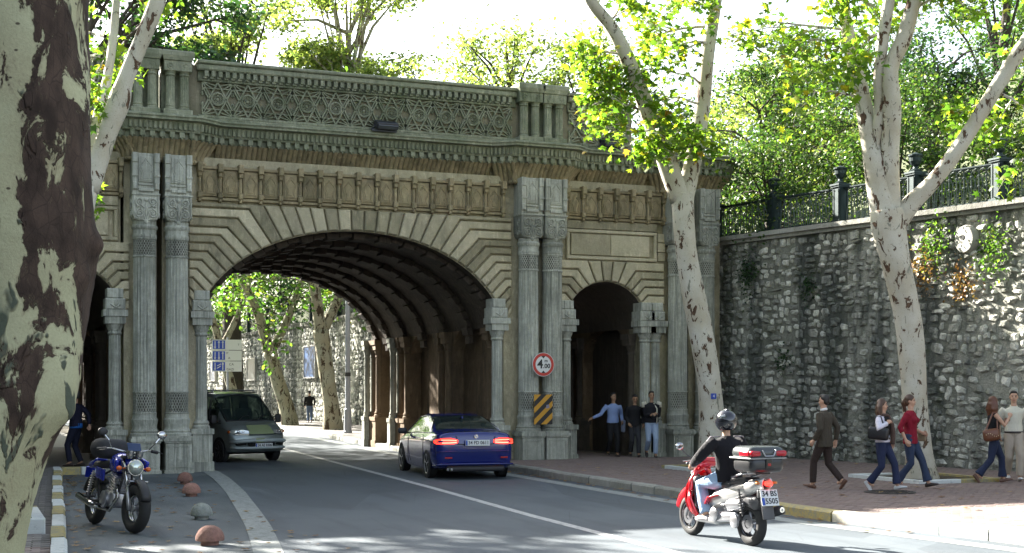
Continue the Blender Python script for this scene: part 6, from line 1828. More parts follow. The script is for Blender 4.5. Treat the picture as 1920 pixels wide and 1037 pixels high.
    b = MB(); b.tube([(.0, .12, .26), (-.06, .24, .02), (-.03, .26, .01)], .012, 6); b.build('side_stand', BLACKP, root)
    b = MB()
    for s in (1, -1): b.tube([(-.02, s*.14, .30), (-.02, s*.30, .30)], .014, 6); b.tube([(-.38, s*.14, .38), (-.38, s*.26, .38)], .012, 6)
    b.build('footrest', BLACKP, root)
    b = MB(); b.tube([(hx, -.12, .95), (hx+.10, -.16, .88), (fw-.06, -.12, .5)], .006, 5); b.tube([(hx, .10, .95), (hx+.12, .14, .86), (hx+.05, .05, .7)], .006, 5); b.build('cables', BLACKP, root)
motorcycle()

# ---------------------------------------------------------------- scooter
def scooter():
    S = 0.95; root = empty('scooter', (8.60, 14.28, 0), radians(93), 'red and silver scooter with black top box, ridden towards the arch', 'scooter'); root.scale = (S, S, S)
    red = car_paint('scooter_red', (0.50, 0.012, 0.02), 0.1, 0.2); sil = car_paint('scooter_silver', (0.42, 0.41, 0.40), 0.5, 0.3); grey = simple('grey_plastic', (0.06, 0.06, 0.065), 0.5)
    fx, rx, R0 = .68, -.66, .27
    def sw(x, wid, r=R0):
        h = bpy.data.objects.new('wheel', None); h.location = (x, 0, r); link(h, root)
        b = MB(); b.torus((0, 0, 0), r-wid*.48, wid*.5, 36, 10, 'y'); b.build('tyre', RUBBER, h, smooth=True)
        b = MB(); b.lathe([(r-wid*.9, -.05), (r-wid*.85, .05)], 30, axis='y', cap=False)
        for k in range(5):
            a = 2*pi*k/5; b.tube([(.03*cos(a), 0, .03*sin(a)), ((r-wid*.9)*cos(a+.1), 0, (r-wid*.9)*sin(a+.1))], .018, 6)
        b.lathe([(.05, -.06), (.05, .06)], 14, axis='y'); b.lathe([(.11, .06), (.11, .066), (.06, .066)], 20, axis='y', cap=False); b.build('rim', ALLOY, h, auto=40)
    sw(fx, .115); sw(rx, .135, .275)
    for s in (1, -1):
        b = MB(); b.tube([(fx+.01, s*.085, R0), (fx-.08, s*.085, .50), (fx-.15, s*.06, .66)], .020, 8); b.build('fork_leg', ALLOY, root, smooth=True)
    b = MB(); b.tube([(fx+.32*cos(radians(a)), 0, R0+.32*sin(radians(a))) for a in range(15, 150, 12)], .075, 10, sq=.5); b.build('front_mudguard', red, root, smooth=True)
    # leg shield and front fairing
    V = []; F = []
    secs = [(.46, .30, .13), (.50, .40, .19), (.50, .55, .235), (.46, .70, .215), (.42, .82, .15), (.40, .92, .11)]
    for x, z, w in secs:
        for j in range(9):
            t = -1+2*j/8; V.append((x+.16*(1-t*t)+.02, w*t, z))
    for i in range(5):
        for j in range(8): a = i*9+j; F.append((a, a+1, a+10, a+9))
    b = MB(); b.add(V, F); o = b.build('front_fairing', red, root, smooth=True); q = o.modifiers.new('s', 'SOLIDIFY'); q.thickness = .025
    b = MB()
    for s in (1, -1): b.tube([(.44, s*.20, .62), (.40, s*.225, .50), (.36, s*.20, .38), (.30, s*.17, .30)], [.035, .05, .055, .04], 10, sq=.5)
    b.tube([(.40, .0, .92), (.44, .09, .86), (.44, .17, .74), (.41, .21, .62)], [.03, .035, .035, .03], 8); b.tube([(.40, .0, .92), (.44, -.09, .86), (.44, -.17, .74), (.41, -.21, .62)], [.03, .035, .035, .03], 8)
    b.build('leg_shield', red, root, smooth=True)
    b = MB(); b.rbox((.36, 0, .60), (.12, .34, .42), .05, (0, .2, 0)); b.build('inner_shield', grey, root, auto=50)
    b = MB(); b.rbox((.10, 0, .27), (.52, .38, .10), .045); b.rbox((.12, 0, .36), (.34, .16, .14), .06); b.build('footboard', sil, root, auto=50)
    # handlebar cowl, bars, mirrors
    b = MB(); b.rbox((.36, 0, .98), (.16, .30, .12), .05, (0, .3, 0)); b.build('handlebar_cowl', red, root, auto=50)
    for s in (1, -1):
        b = MB(); b.tube([(.34, s*.10, .99), (.30, s*.22, 1.0), (.25, s*.36, .98)], [.016, .016, .018], 8); b.build('handlebar', grey, root, smooth=True)
        b = MB(); b.tube([(.30, s*.22, 1.02), (.38, s*.34, 1.0)], .008, 5); b.build('brake_lever', ALLOY, root)
        b = MB(); b.tube([(.34, s*.20, 1.02), (.38, s*.30, 1.10), (.36, s*.38, 1.17)], .008, 6); b.build('mirror_stem', grey, root)
        b = MB(); b.ball((.36, s*.40, 1.20), (.02, .065, .048), 14, 8); b.build('mirror', CHROME if s > 0 else grey, root, smooth=True)
    b = MB(); b.lathe([(.02, -.05), (.075, 0), (.08, .03), (.05, .05), (.001, .055)], 20, axis='x', c=(.58, 0, .80)); b.build('headlamp', CHROME, root, auto=40)
    # seat and rear body
    b = MB(); b.rbox((-.18, 0, .735), (.42, .27, .10), .045, (0, -.04, 0)); b.rbox((-.52, 0, .79), (.36, .25, .09), .04, (0, .10, 0)); b.build('seat', BLACKP, root, auto=60)
    for s in (1, -1):
        V = []; F = []
        secs = [(.10, .40, .56, .14), (-.05, .42, .66, .17), (-.25, .46, .71, .175), (-.50, .54, .76, .16), (-.78, .64, .83, .125), (-.98, .72, .86, .08)]
        for x, z0, z1, w in secs:
            for j in range(6):
                t = j/5; V.append((x, s*(w*(1-.35*(2*t-1)**2)), z0+(z1-z0)*t))
        for i in range(5):
            for j in range(5): a = i*6+j; F.append((a, a+1, a+7, a+6))
        b = MB(); b.add(V, F); o = b.build('side_fairing', sil, root, smooth=True); q = o.modifiers.new('s', 'SOLIDIFY'); q.thickness = .02
        b = MB(); b.tube([(.12, s*.165, .44), (-.02, s*.185, .56), (-.20, s*.19, .60)], [.03, .05, .02], 8, sq=.35); b.build('red_panel', red, root, smooth=True)
    b = MB(); b.rbox((-.42, 0, .62), (.95, .22, .18), .07, (0, -.20, 0)); b.build('rear_body', grey, root, auto=60)
    tl = simple('scooter_tail_light', (0.5, 0.01, 0.01), .15, emit=((1, .03, .02), .8))
    b = MB(); b.rbox((-1.005, 0, .79), (.06, .11, .05), .02, (0, -.4, 0)); b.build('tail_light', tl, root, auto=60)
    for s in (1, -1):
        b = MB(); b.rbox((-.93, s*.11, .80), (.13, .05, .035), .015, (0, -.1, -s*.5)); b.build('rear_indicator', simple('scooter_indicator', (.55, .18, .04), .2), root, auto=60)
        b = MB(); b.tube([(-.45, s*.15, .84), (-.70, s*.16, .90), (-.90, s*.12, .92)], .014, 8); b.build('grab_rail', ALLOY, root, smooth=True)
    # engine, exhaust, belt case
    b = MB(); b.rbox((-.32, .13, .33), (.50, .10, .13), .045, (0, .10, 0)); b.lathe([(.085, 0), (.09, .03), (.06, .045), (.001, .045)], 22, axis='y', c=(-.12, .175, .35), cap=False); b.lathe([(.085, 0), (.085, .025), (.05, .04), (.001, .04)], 22, axis='y', c=(-.56, .175, .30), cap=False); b.build('belt_case', ALLOY, root, auto=50)
    b = MB(); b.rbox((-.16, 0, .40), (.30, .22, .22), .05); b.rbox((-.52, .15, .50), (.34, .10, .13), .05, (0, .1, 0)); b.build('engine', ALLOY, root, auto=50)
    b = MB(); b.tube([(-.10, -.12, .28), (-.30, -.17, .26), (-.45, -.19, .33), (-.62, -.20, .37), (-.98, -.21, .46)], [.02, .025, .055, .065, .058], 14); b.build('exhaust', BLACKP, root, smooth=True)
    b = MB(); b.lathe([(.035, -.01), (.03, .0), (.001, -.02)], 14, axis='x', c=(-.99, -.21, .462)); b.build('exhaust_tip', CHROME, root)
    b = MB()
    for k in range(8): b.torus((-.72+.008*k, .18, .42+.032*k), .028, .006, 12, 4, 'z')
    b.tube([(-.73, .18, .38), (-.64, .18, .70)], .012, 6); b.build('shock_absorber', BLACKP, root)
    b = MB(); b.rbox((-.98, 0, .52), (.02, .17, .34), .009, (0, .25, 0)); b.rbox((-.92, 0, .66), (.04, .2, .1), .015); b.build('rear_mudguard', grey, root, auto=50)
    b = MB(); b.rbox((-1.0, 0, .455), (.012, .09, .03), .005, (0, .25, 0)); b.build('reflector', simple('reflector_red', (.4, .01, .01), .2), root)
    pl = bpy.data.objects.new('number_plate', None); pl.location = (-1.03, 0, .62); pl.rotation_euler = (0, 0.28, 0); link(pl, root)
    b = MB(); b.rbox((0, 0, 0), (.01, .25, .20), .004); b.build('plate', PLATE, pl)
    b = MB(); b.box(-.0075, -.007, .08, .12, -.09, .0); b.build('blue_band', EUBLUE, pl)
    text('34 BS', .095, (-.008, 0, .048), (pi/2, 0, -pi/2), INK, pl, bold=.0015); text('5505', .095, (-.008, -.02, -.045), (pi/2, 0, -pi/2), INK, pl, bold=.0015)
    # top box
    tb = bpy.data.objects.new('top_box', None); tb.location = (-.80, 0, .93); link(tb, root)
    b = MB(); b.rbox((0, 0, .09), (.42, .50, .20), .07, (0, 0, 0)); b.build('shell', simple('box_black', (.022, .022, .024), .35), tb, auto=60)
    b = MB(); b.rbox((.01, 0, .225), (.44, .53, .17), .08, (0, 0, 0)); b.build('lid', simple('lid_grey', (.05, .055, .055), .25), tb, auto=60)
    b = MB(); b.rbox((.01, 0, .165), (.45, .54, .022), .01); b.build('rim', simple('box_trim', (.22, .22, .21), .4), tb, auto=40)
    b = MB()
    bxr = simple('box_red', (.38, .01, .02), .15)
    for s in (1, -1):
        b = MB(); b.rbox((-.185, s*.17, .225), (.07, .19, .07), .025, (0, 0, s*.22)); b.rbox((-.08, s*.262, .222), (.20, .025, .06), .01); b.build('reflector', bxr, tb, auto=50)
    b = MB(); b.tube([(-.222, .10, .265), (-.228, .06, .195), (-.228, -.06, .195), (-.222, -.10, .265)], .009, 6); b.build('trim', ALLOY, tb)
    b = MB(); b.rbox((-.215, 0, .10), (.02, .09, .12), .008); b.build('lock', simple('lock_dark', (.012, .012, .012), .3), tb)
    b = MB(); b.rbox((-.228, 0, .09), (.006, .045, .03), .002); b.build('badge', simple('badge_red', (.35, .01, .01), .3), tb)
    b = MB(); b.rbox((.05, 0, -.02), (.30, .22, .03), .01); b.build('bracket', BLACKP, tb)
    return root
scooter()
# ================================================================== PEOPLE
def cloth(name, col, rough=0.85, fold=0.8, sc=1.0):
    t = NT(name); p = t.pos(obj=True)
    f = t.noise(t.pos((1, 1, 0.5), obj=True), 8*sc, 4, 0.55, 1.2); w = t.noise(p, 180, 2)
    c = t.mix(t.math('MULTIPLY', t.noise(p, 5, 4), 0.45), col, tuple(q*0.6 for q in col))
    t.pbr(c, rough, t.bump(t.math('ADD', f, t.math('MULTIPLY', w, 0.06)), fold, 0.03), spec=0.25); return t.mat
SKIN = simple('skin', (0.46, 0.27, 0.18), 0.55, var=0.08)
SKIN_D = simple('skin_tanned', (0.30, 0.17, 0.10), 0.55, var=0.08)
HAIR_D = simple('hair_black', (0.018, 0.014, 0.012), 0.5, var=0.3, bump=0.6, bscale=90)
HAIR_B = simple('hair_brown', (0.065, 0.03, 0.015), 0.42, var=0.3, bump=0.6, bscale=90)
LIP = simple('lips', (0.34, 0.12, 0.10), 0.5); EYE = simple('eye_dark', (0.02, 0.015, 0.012), 0.2); EYEW = simple('eye_white', (0.6, 0.58, 0.55), 0.3)
SHOE_D = simple('shoe_dark', (0.03, 0.02, 0.018), 0.4); SHOE_W = simple('shoe_white', (0.55, 0.55, 0.55), 0.6); SHOE_B = simple('shoe_brown', (0.10, 0.045, 0.025), 0.5)

def remesh(o, vox, smooth=4):
    m = o.modifiers.new('r', 'REMESH'); m.mode = 'VOXEL'; m.voxel_size = vox; m.use_smooth_shade = True
    if smooth:
        q = o.modifiers.new('s', 'SMOOTH'); q.factor = 0.5; q.iterations = smooth
    return o
def ik(a, b, l1, l2, pole):
    a = Vector(a); b = Vector(b); d = b-a; L = d.length
    if L > (l1+l2)*0.995: b = a + d*((l1+l2)*0.995/L); d = b-a; L = d.length
    x = (l1*l1-l2*l2+L*L)/(2*L); h = sqrt(max(0, l1*l1-x*x)); u = d/L
    p = Vector(pole); p = (p-u*p.dot(u))
    p.normalize()
    return a+u*x+p*h, b
def stack(b, rings, n=20):
    """rings: (centre, half width y, half depth x) joined as one closed skin; rotation about z may be given"""
    vs = []; fs = []
    for c, w, d, *rz in rings:
        r = rz[0] if rz else 0
        for j in range(n):
            a = 2*pi*j/n; x, y = d*cos(a), w*sin(a)
            vs.append((c[0]+x*cos(r)-y*sin(r), c[1]+x*sin(r)+y*cos(r), c[2]))
    for k in range(len(rings)-1):
        for j in range(n):
            q = k*n+j; e = k*n+(j+1) % n
            fs.append((q, e, e+n, q+n))
    fs.append(tuple(reversed(range(n)))); fs.append(tuple(range((len(rings)-1)*n, len(rings)*n)))
    b.add(vs, fs)
def hand(b, w, d, palm_n, s=1.0, curl=0.5, side=1):
    """palm and five fingers: w wrist, d direction of the hand, palm_n direction the palm faces"""
    w = Vector(w); d = Vector(d).normalized(); pn = Vector(palm_n); pn = (pn-d*pn.dot(d)).normalized(); sd = d.cross(pn)*side
    b.tube([w-d*0.02*s, w+d*0.03*s, w+d*0.085*s], [0.024*s, 0.034*s, 0.034*s], 8, sq=1.0)
    for i, (o, L) in enumerate(((-0.030, 0.062), (-0.010, 0.072), (0.010, 0.070), (0.029, 0.055))):
        p = w+d*0.08*s+sd*o*s; pts = [w+d*0.05*s+sd*o*0.7*s, p]; a = 0.15
        for k in range(3):
            a += curl*(0.7 if k else 0.45); p = p+(d*cos(a)+pn*sin(a))*L*s*0.38; pts.append(p)
        b.tube(pts, [0.011*s, 0.0105*s, 0.010*s, 0.0095*s, 0.008*s], 6)
    t0 = w+d*0.025*s-sd*0.022*s
    b.tube([t0, t0-sd*0.028*s+d*0.022*s+pn*0.008*s, t0-sd*0.034*s+d*0.05*s+pn*0.02*s, t0-sd*0.026*s+d*0.072*s+pn*0.03*s], [0.014*s, 0.013*s, 0.011*s, 0.009*s], 6)
def person(label, loc, rz, H=1.65, pelvis=(0, 0), lean=0.0, side_lean=0.0, feet=((0.28, 0), (-0.30, 0.07)), hands=None, look=0.0, nod=0.0, female=False,
           skin=None, hair='short', hairm=None, top=None, trousers=None, shoes=None, extra=None, vox=0.010, group=None, hz_=None, foot_dir=(0, 0), sleeve='long', hem=0.0, loose=1.0, flare=0.0, shoe_h=1.0, curl=(0.5, 0.5), knee_pole=(1, 0, 0), palm=None, loc_z=None):
    s = H/1.75; e = empty('person', loc, rz, label, 'person', group)
    skin = skin or SKIN
    ph = (hz_ if hz_ is not None else 0.945)*s
    P = Vector((pelvis[0]*s, pelvis[1]*s, ph))
    ax = Vector((sin(lean), sin(side_lean), cos(lean))).normalized()
    sw = (0.175 if female else 0.205)*s; hw = (0.165 if female else 0.155)*s
    ch = P+ax*0.36*s; nk = P+ax*0.53*s; hd = nk+Vector((sin(lean*0.5+nod*0.4)*0.16, 0, 0.165))*s
    sh = [ch+Vector((0, q*sw, 0.10*s)) for q in (1, -1)]
    hip = [P+Vector((0, q*0.085*s, -0.04*s)) for q in (1, -1)]
    ank = []; kn = []
    for i, q in enumerate((1, -1)):
        f = feet[i]; yy = (f[2] if len(f) > 2 else q*0.085)
        a = Vector((f[0]*s, yy*s, (0.085+f[1])*s)); k, a2 = ik(hip[i], a, 0.44*s, 0.42*s, knee_pole); kn.append(k); ank.append(a2)
    hands = hands or ((0.12, 0.26, -0.02), (-0.10, -0.26, 0.0))
    wr = []; el = []
    for i, q in enumerate((1, -1)):
        h = hands[i]; w = Vector((h[0]*s, h[1]*s, ph+h[2]*s)); k, w2 = ik(sh[i], w, 0.29*s, 0.255*s, h[3] if len(h) > 3 else (-1, q*0.35, -0.3)); el.append(k); wr.append(w2)
    # ---- body, one closed skin
    b = MB()
    for i, q in enumerate((1, -1)):
        b.tube([hip[i], (hip[i]*0.55+kn[i]*0.45), kn[i], kn[i]*0.6+ank[i]*0.4, ank[i]], [0.085*s, 0.075*s, 0.052*s, 0.052*s, 0.036*s], 12)
        b.tube([sh[i]-Vector((0, q*0.03*s, 0)), sh[i]*0.55+el[i]*0.45, el[i], el[i]*0.6+wr[i]*0.4, wr[i]], [0.052*s, 0.045*s, 0.036*s, 0.036*s, 0.024*s], 10)
        d = (wr[i]-el[i]).normalized(); pn = palm[i] if palm else (0, -q, 0.0)
        hand(b, wr[i], d, pn if abs(Vector(pn).normalized().dot(d)) < 0.95 else (1, 0, 0), s*1.05, curl[i], q)
        fd = foot_dir[i] if foot_dir else 0
        b.tube([ank[i], ank[i]+Vector((0.10*s, 0, -0.05*s))], [0.036*s, 0.03*s], 8)
    stack(b, [(P+ax*(-0.09*s), 0.10*s, 0.07*s), (P-ax*0.03*s, hw*0.95, 0.105*s), (P+ax*0.05*s, hw*0.92, 0.105*s), (P+ax*0.16*s, 0.125*s, 0.092*s), (P+ax*0.30*s, 0.15*s, 0.108*s), (ch+ax*0.04*s, sw*0.86, 0.105*s), (ch+ax*0.11*s, sw*0.72, 0.08*s), (ch+ax*0.15*s, 0.06*s, 0.055*s)])
    b.tube([ch+ax*0.10*s, nk+Vector((0.01, 0, 0.02))*s, hd-Vector((0.01, 0, 0.04))*s], [0.062*s, 0.052*s, 0.052*s], 12)
    if female: 
        for q in (1, -1): b.ball(ch+Vector((0.085*s, q*0.07*s, -0.02*s)), 0.055*s, 10, 8)
    from mathutils import Euler
    Rm = Euler((0, nod, look)).to_matrix()
    HP = lambda x, y, z: hd+Rm @ (Vector((x, y, z))*s)
    def hball(c, r): 
        q = MB(); q.ball((0, 0, 0), r, 14, 10); b.add([hd+Rm @ ((Vector(c)+Vector(v))*s) for v in q.v], q.f)
    hball((-0.008, 0, 0.03), (0.092, 0.075, 0.095)); hball((0.022, 0, -0.03), (0.062, 0.058, 0.085)); hball((0.05, 0, -0.085), (0.028, 0.03, 0.022))
    hball((0.083, 0, -0.008), (0.014, 0.012, 0.024)); hball((0.094, 0, -0.022), (0.016, 0.016, 0.012)); hball((0.062, 0, 0.035), (0.022, 0.05, 0.014))
    for q in (1, -1): hball((-0.005, q*0.077, -0.005), (0.020, 0.010, 0.030)); hball((0.045, q*0.035, -0.03), (0.03, 0.025, 0.03))
    body = b.build('body', skin, e, fix=False); remesh(body, vox, 3)
    b = MB()
    for q in (1, -1): b.ball(HP(0.074, q*0.031, 0.012), 0.010*s, 8, 6)
    b.build('eyes', EYE, body)
    b = MB(); b.tube([HP(0.081, 0.024, -0.058), HP(0.089, 0.0, -0.060), HP(0.081, -0.024, -0.058)], [0.004*s, 0.008*s, 0.004*s], 6); b.build('lips', LIP, body)
    b = MB()
    for q in (1, -1): b.tube([HP(0.080, q*0.014, 0.036), HP(0.084, q*0.033, 0.042), HP(0.074, q*0.050, 0.036)], [0.004*s, 0.005*s, 0.003*s], 5)
    b.build('eyebrows', hairm or HAIR_D, body)
    # ---- hair
    if hair:
        b = MB(); hm = hairm or HAIR_D
        def hb(c, r): 
            q = MB(); q.ball((0, 0, 0), r, 14, 10); b.add([hd+Rm @ ((Vector(c)+Vector(v))*s) for v in q.v], q.f)
        if hair == 'short':
            hb((-0.025, 0, 0.052), (0.090, 0.082, 0.088)); hb((-0.055, 0, 0.0), (0.055, 0.074, 0.072)); hb((0.03, 0, 0.105), (0.05, 0.06, 0.03))
        else:
            hb((-0.020, 0, 0.045), (0.098, 0.088, 0.095)); hb((-0.055, 0, -0.01), (0.062, 0.082, 0.085))
            rr = random.Random(int(abs(loc[0]*10)))
            if hair == 'tail':
                b.tube([HP(-0.11, 0, 0.03), HP(-0.14, 0.01, -0.03), HP(-0.11, 0.03, -0.14), HP(-0.08, 0.04, -0.24)], [0.03*s, 0.042*s, 0.035*s, 0.015*s], 8)
                b.tube([HP(-0.02, 0.08, 0.0), HP(-0.04, 0.10, -0.12), HP(0.0, 0.12, -0.26)], [0.03*s, 0.035*s, 0.015*s], 8)
            else:
                for k in range(11):
                    a = pi*0.55+pi*0.9*k/10; x, y = 0.088*cos(a), 0.088*sin(a); L = rr.uniform(0.24, 0.32) if hair == 'long' else rr.uniform(0.18, 0.24)
                    b.tube([HP(x*0.8, y*0.8, 0.06), HP(x*1.15, y*1.12, -0.03), HP(x*1.25+rr.uniform(-.02, .02), y*1.25+rr.uniform(-.02, .02), -0.13), HP(x*1.05+rr.uniform(-.03, .03), y*1.2, -L)], [0.03*s, 0.036*s, 0.032*s, 0.012*s], 7)
        hb_ = b.build('hair', hm, e, fix=False); remesh(hb_, vox*1.1, 2)
    # ---- trousers
    if trousers:
        b = MB()
        for i, q in enumerate((1, -1)):
            k = kn[i]; a = ank[i]
            b.tube([hip[i]+Vector((0, 0, 0.02*s)), hip[i]*0.55+k*0.45, k, k*0.5+a*0.5, a*0.93+k*0.07], [0.100*s*loose, 0.090*s*loose, 0.070*s*loose, 0.068*s*loose, (0.062+flare)*s*loose], 14)
        stack(b, [(P+ax*(-0.10*s), 0.11*s, 0.085*s), (P-ax*0.04*s, hw*1.10, 0.122*s), (P+ax*0.05*s, hw*1.04, 0.120*s), (P+ax*0.10*s, hw*0.93, 0.108*s)])
        remesh(b.build('trousers', trousers, e, fix=False), vox*1.2, 3)
    # ---- top
    if top:
        b = MB(); m, kind = top; k = 1.10 if kind in ('jacket', 'blazer') else 1.0
        z0 = -0.02-hem
        rings = [(P+ax*z0*s, hw*1.14*k, 0.13*s*k), (P+ax*(z0+0.09)*s, hw*1.10*k, 0.127*s*k), (P+ax*0.17*s, (0.140 if female else 0.158)*s*k, 0.115*s*k), (P+ax*0.30*s, 0.165*s*k, 0.125*s*k), (ch+ax*0.04*s, sw*0.93*k, 0.122*s*k), (ch+ax*0.105*s, sw*0.80*k, 0.095*s*k), (ch+ax*0.145*s, 0.085*s, 0.072*s), (ch+ax*0.165*s, 0.062*s, 0.062*s)]
        stack(b, rings)
        if female:
            for q in (1, -1): b.ball(ch+Vector((0.09*s, q*0.07*s, -0.02*s)), 0.062*s, 10, 8)
        if sleeve:
            for i, q in enumerate((1, -1)):
                a = sh[i]-Vector((0, q*0.035*s, 0)); kk = k*loose
                if sleeve == 'long': b.tube([a, sh[i]*0.55+el[i]*0.45, el[i], el[i]*0.6+wr[i]*0.4, wr[i]*0.96+el[i]*0.04], [0.070*s*kk, 0.062*s*kk, 0.054*s*kk, 0.050*s*kk, 0.040*s*kk], 12)
                elif sleeve == 'short': b.tube([a, sh[i]*0.75+el[i]*0.25, sh[i]*0.4+el[i]*0.6], [0.070*s*kk, 0.066*s*kk, 0.062*s*kk], 12)
                elif sleeve == 'three': b.tube([a, sh[i]*0.55+el[i]*0.45, el[i], el[i]*0.6+wr[i]*0.4], [0.070*s*kk, 0.060*s*kk, 0.054*s*kk, 0.052*s*kk], 12)
        remesh(b.build({'jacket': 'jacket', 'blazer': 'blazer'}.get(kind, kind), m, e, fix=False), vox*1.2, 3)
    # ---- shoes
    if shoes:
        for i, q in enumerate((1, -1)):
            a = ank[i]; lift = feet[i][1]
            pitch = feet[i][3] if len(feet[i]) > 3 else (0.9 if lift > 0.04 else (-0.25 if feet[i][0] > 0.15 else 0))
            b = MB(); M = Euler((0, pitch, foot_dir[i])).to_matrix()
            T = lambda x, y, z: a+M @ (Vector((x, y, z))*s)
            V = []; F = []
            secs = [(-0.075, 0.028, 0.06), (-0.06, 0.036, 0.085), (0.0, 0.038, 0.095*shoe_h), (0.06, 0.044, 0.07), (0.13, 0.047, 0.048), (0.175, 0.036, 0.036), (0.195, 0.015, 0.022)]
            for x, w, h in secs:
                for yy, zz in ((-w, 0), (-w, h*0.6), (-w*0.55, h), (w*0.55, h), (w, h*0.6), (w, 0)): V.append(T(x, yy, zz-0.082))
            for j in range(len(secs)-1):
                for c in range(6): F.append((j*6+c, j*6+(c+1) % 6, (j+1)*6+(c+1) % 6, (j+1)*6+c))
            F += [tuple(range(6)), tuple(range((len(secs)-1)*6, len(secs)*6))]
            b.add(V, F); o = b.build('shoe', shoes, e)
            q2 = o.modifiers.new('s', 'SUBSURF'); q2.levels = q2.render_levels = 1
    info = dict(s=s, P=P, ax=ax, ch=ch, nk=nk, hd=hd, sh=sh, el=el, wr=wr, kn=kn, ank=ank, e=e, hip=hip, HP=HP, hw=hw)
    if extra: extra(info)
    return info
D2 = lambda deg: radians(deg)

def ex_suit(I):
    s = I['s']; e = I['e']
    b = MB(); b.torus((0, 0, 0), 0.058*s, 0.013*s, 20, 6, 'z'); 
    o = b.build('shirt_collar', simple('shirt_white', (0.7, 0.7, 0.68), 0.8), e); o.location = I['nk']+Vector((0.0, 0, 0.012*s)); o.rotation_euler = (0, 0.25, 0); o.scale = (1, 1, 1.9)
person('man seen from behind in a dark brown suit walking along the wall', (13.79, 19.5, 0.124), D2(118), 1.60, lean=0.03, feet=((0.20, 0.0), (-0.32, 0.07)),
       hands=((0.10, 0.24, -0.03), (-0.10, -0.26, -0.04)), hair='short', top=(cloth('suit_jacket', (0.060, 0.050, 0.036)), 'blazer'), trousers=cloth('suit_trousers', (0.038, 0.026, 0.022)), shoes=SHOE_B, hem=0.14, extra=ex_suit)

def strap(b, pts, w=0.014): b.tube(pts, w, 6, sq=0.4)
def ex_w1(I):
    s = I['s']; e = I['e']; ch, P, sh = I['ch'], I['P'], I['sh']
    blk = simple('black_leather', (0.012, 0.012, 0.014), 0.35, bump=0.4)
    b = MB(); c = sh[1]+Vector((0.04, -0.10, -0.30))*s
    b.rbox(c, (0.40*s, 0.13*s, 0.24*s), 0.05*s, (0, 0.10, 0.2)); bag = b.build('shoulder_bag', blk, e, auto=40)
    b = MB(); strap(b, [c+Vector((0.13, 0, 0.10))*s, sh[1]+Vector((0.06, -0.03, 0.03))*s, sh[1]+Vector((-0.04, -0.03, 0.03))*s, c+Vector((-0.13, 0, 0.10))*s]); b.build('strap', blk, bag)
    sc = cloth('brown_scarf', (0.085, 0.055, 0.045), fold=0.9)
    b = MB(); b.torus(tuple(I['nk']+Vector((0.01, 0, -0.02))*s), 0.075*s, 0.035*s, 20, 8, 'z')
    for y in (0.05, 0.10): b.tube([I['nk']+Vector((0.09, y*0.6, -0.03))*s, ch+Vector((0.16, y, -0.05))*s, P+Vector((0.17, y+0.02, 0.15))*s, P+Vector((0.16, y+0.03, -0.06))*s], [0.04*s, 0.045*s, 0.045*s, 0.04*s], 8, sq=0.5)
    remesh(b.build('scarf', sc, e, fix=False), 0.012, 2)
    b = MB(); stack(b, [(P+Vector((0.012, 0, 0.13))*s, I['hw']*0.93, 0.128*s), (P+Vector((0.012, 0, 0.40))*s, 0.13*s, 0.14*s), (P+Vector((0.01, 0, 0.48))*s, 0.10*s, 0.11*s)]); b.build('camisole', cloth('black_vest', (0.015, 0.013, 0.013)), e, smooth=True)
    b = MB(); stack(b, [(P+I['ax']*0.035*s, I['hw']*1.18, 0.140*s), (P+I['ax']*0.085*s, I['hw']*1.15, 0.137*s)]); b.build('belt', simple('white_belt', (0.62, 0.62, 0.58), 0.6), e, smooth=True)
    b = MB(); b.obox(P+I['ax']*0.06*s+Vector((0.142, 0, 0))*s, (0.01*s, 0.03*s, 0.04*s)); b.build('buckle', SHOE_D, e)
person('woman with brown scarf and white belt carrying a black shoulder bag', (14.5, 18.85, 0.124), D2(-62), 1.53, feet=((0.26, 0.015), (-0.24, 0.05)),
       hands=((0.05, 0.24, -0.02), (0.17, -0.15, 0.36, (-0.6, -1, -0.4))), female=True, hair='mid', hairm=HAIR_B, top=(cloth('white_jersey', (0.62, 0.60, 0.68)), 'shirt'), trousers=cloth('dark_jeans', (0.022, 0.030, 0.070)),
       shoes=SHOE_W, flare=0.022, look=0.25, extra=ex_w1, curl=(0.5, 1.0), group='people walking on the right pavement')
def ex_w2(I):
    s = I['s']; b = MB(); sh = I['sh'][0]
    b.tube([I['el'][0], I['wr'][0]+Vector((0.02, 0.02, -0.05))*s], [0.03*s, 0.05*s], 8); 
    b.rbox(I['wr'][0]+Vector((-0.02, 0.05, -0.08))*s, (0.16*s, 0.07*s, 0.18*s), 0.03*s); b.build('handbag', simple('beige_bag', (0.20, 0.15, 0.09), 0.6), I['e'], auto=40)
person('woman with ponytail in a dark red tunic and jeans', (15.28, 19.1, 0.124), D2(-58), 1.60, feet=((0.32, 0.0), (-0.22, 0.05)),
       hands=((0.14, 0.24, 0.10), (0.0, -0.25, -0.03)), female=True, hair='tail', hairm=HAIR_B, top=(cloth('red_tunic', (0.20, 0.008, 0.022)), 'tunic'), sleeve='three', trousers=cloth('blue_jeans', (0.03, 0.045, 0.085)),
       shoes=SHOE_D, flare=0.028, look=0.15, hem=0.09, extra=ex_w2, group='people walking on the right pavement')
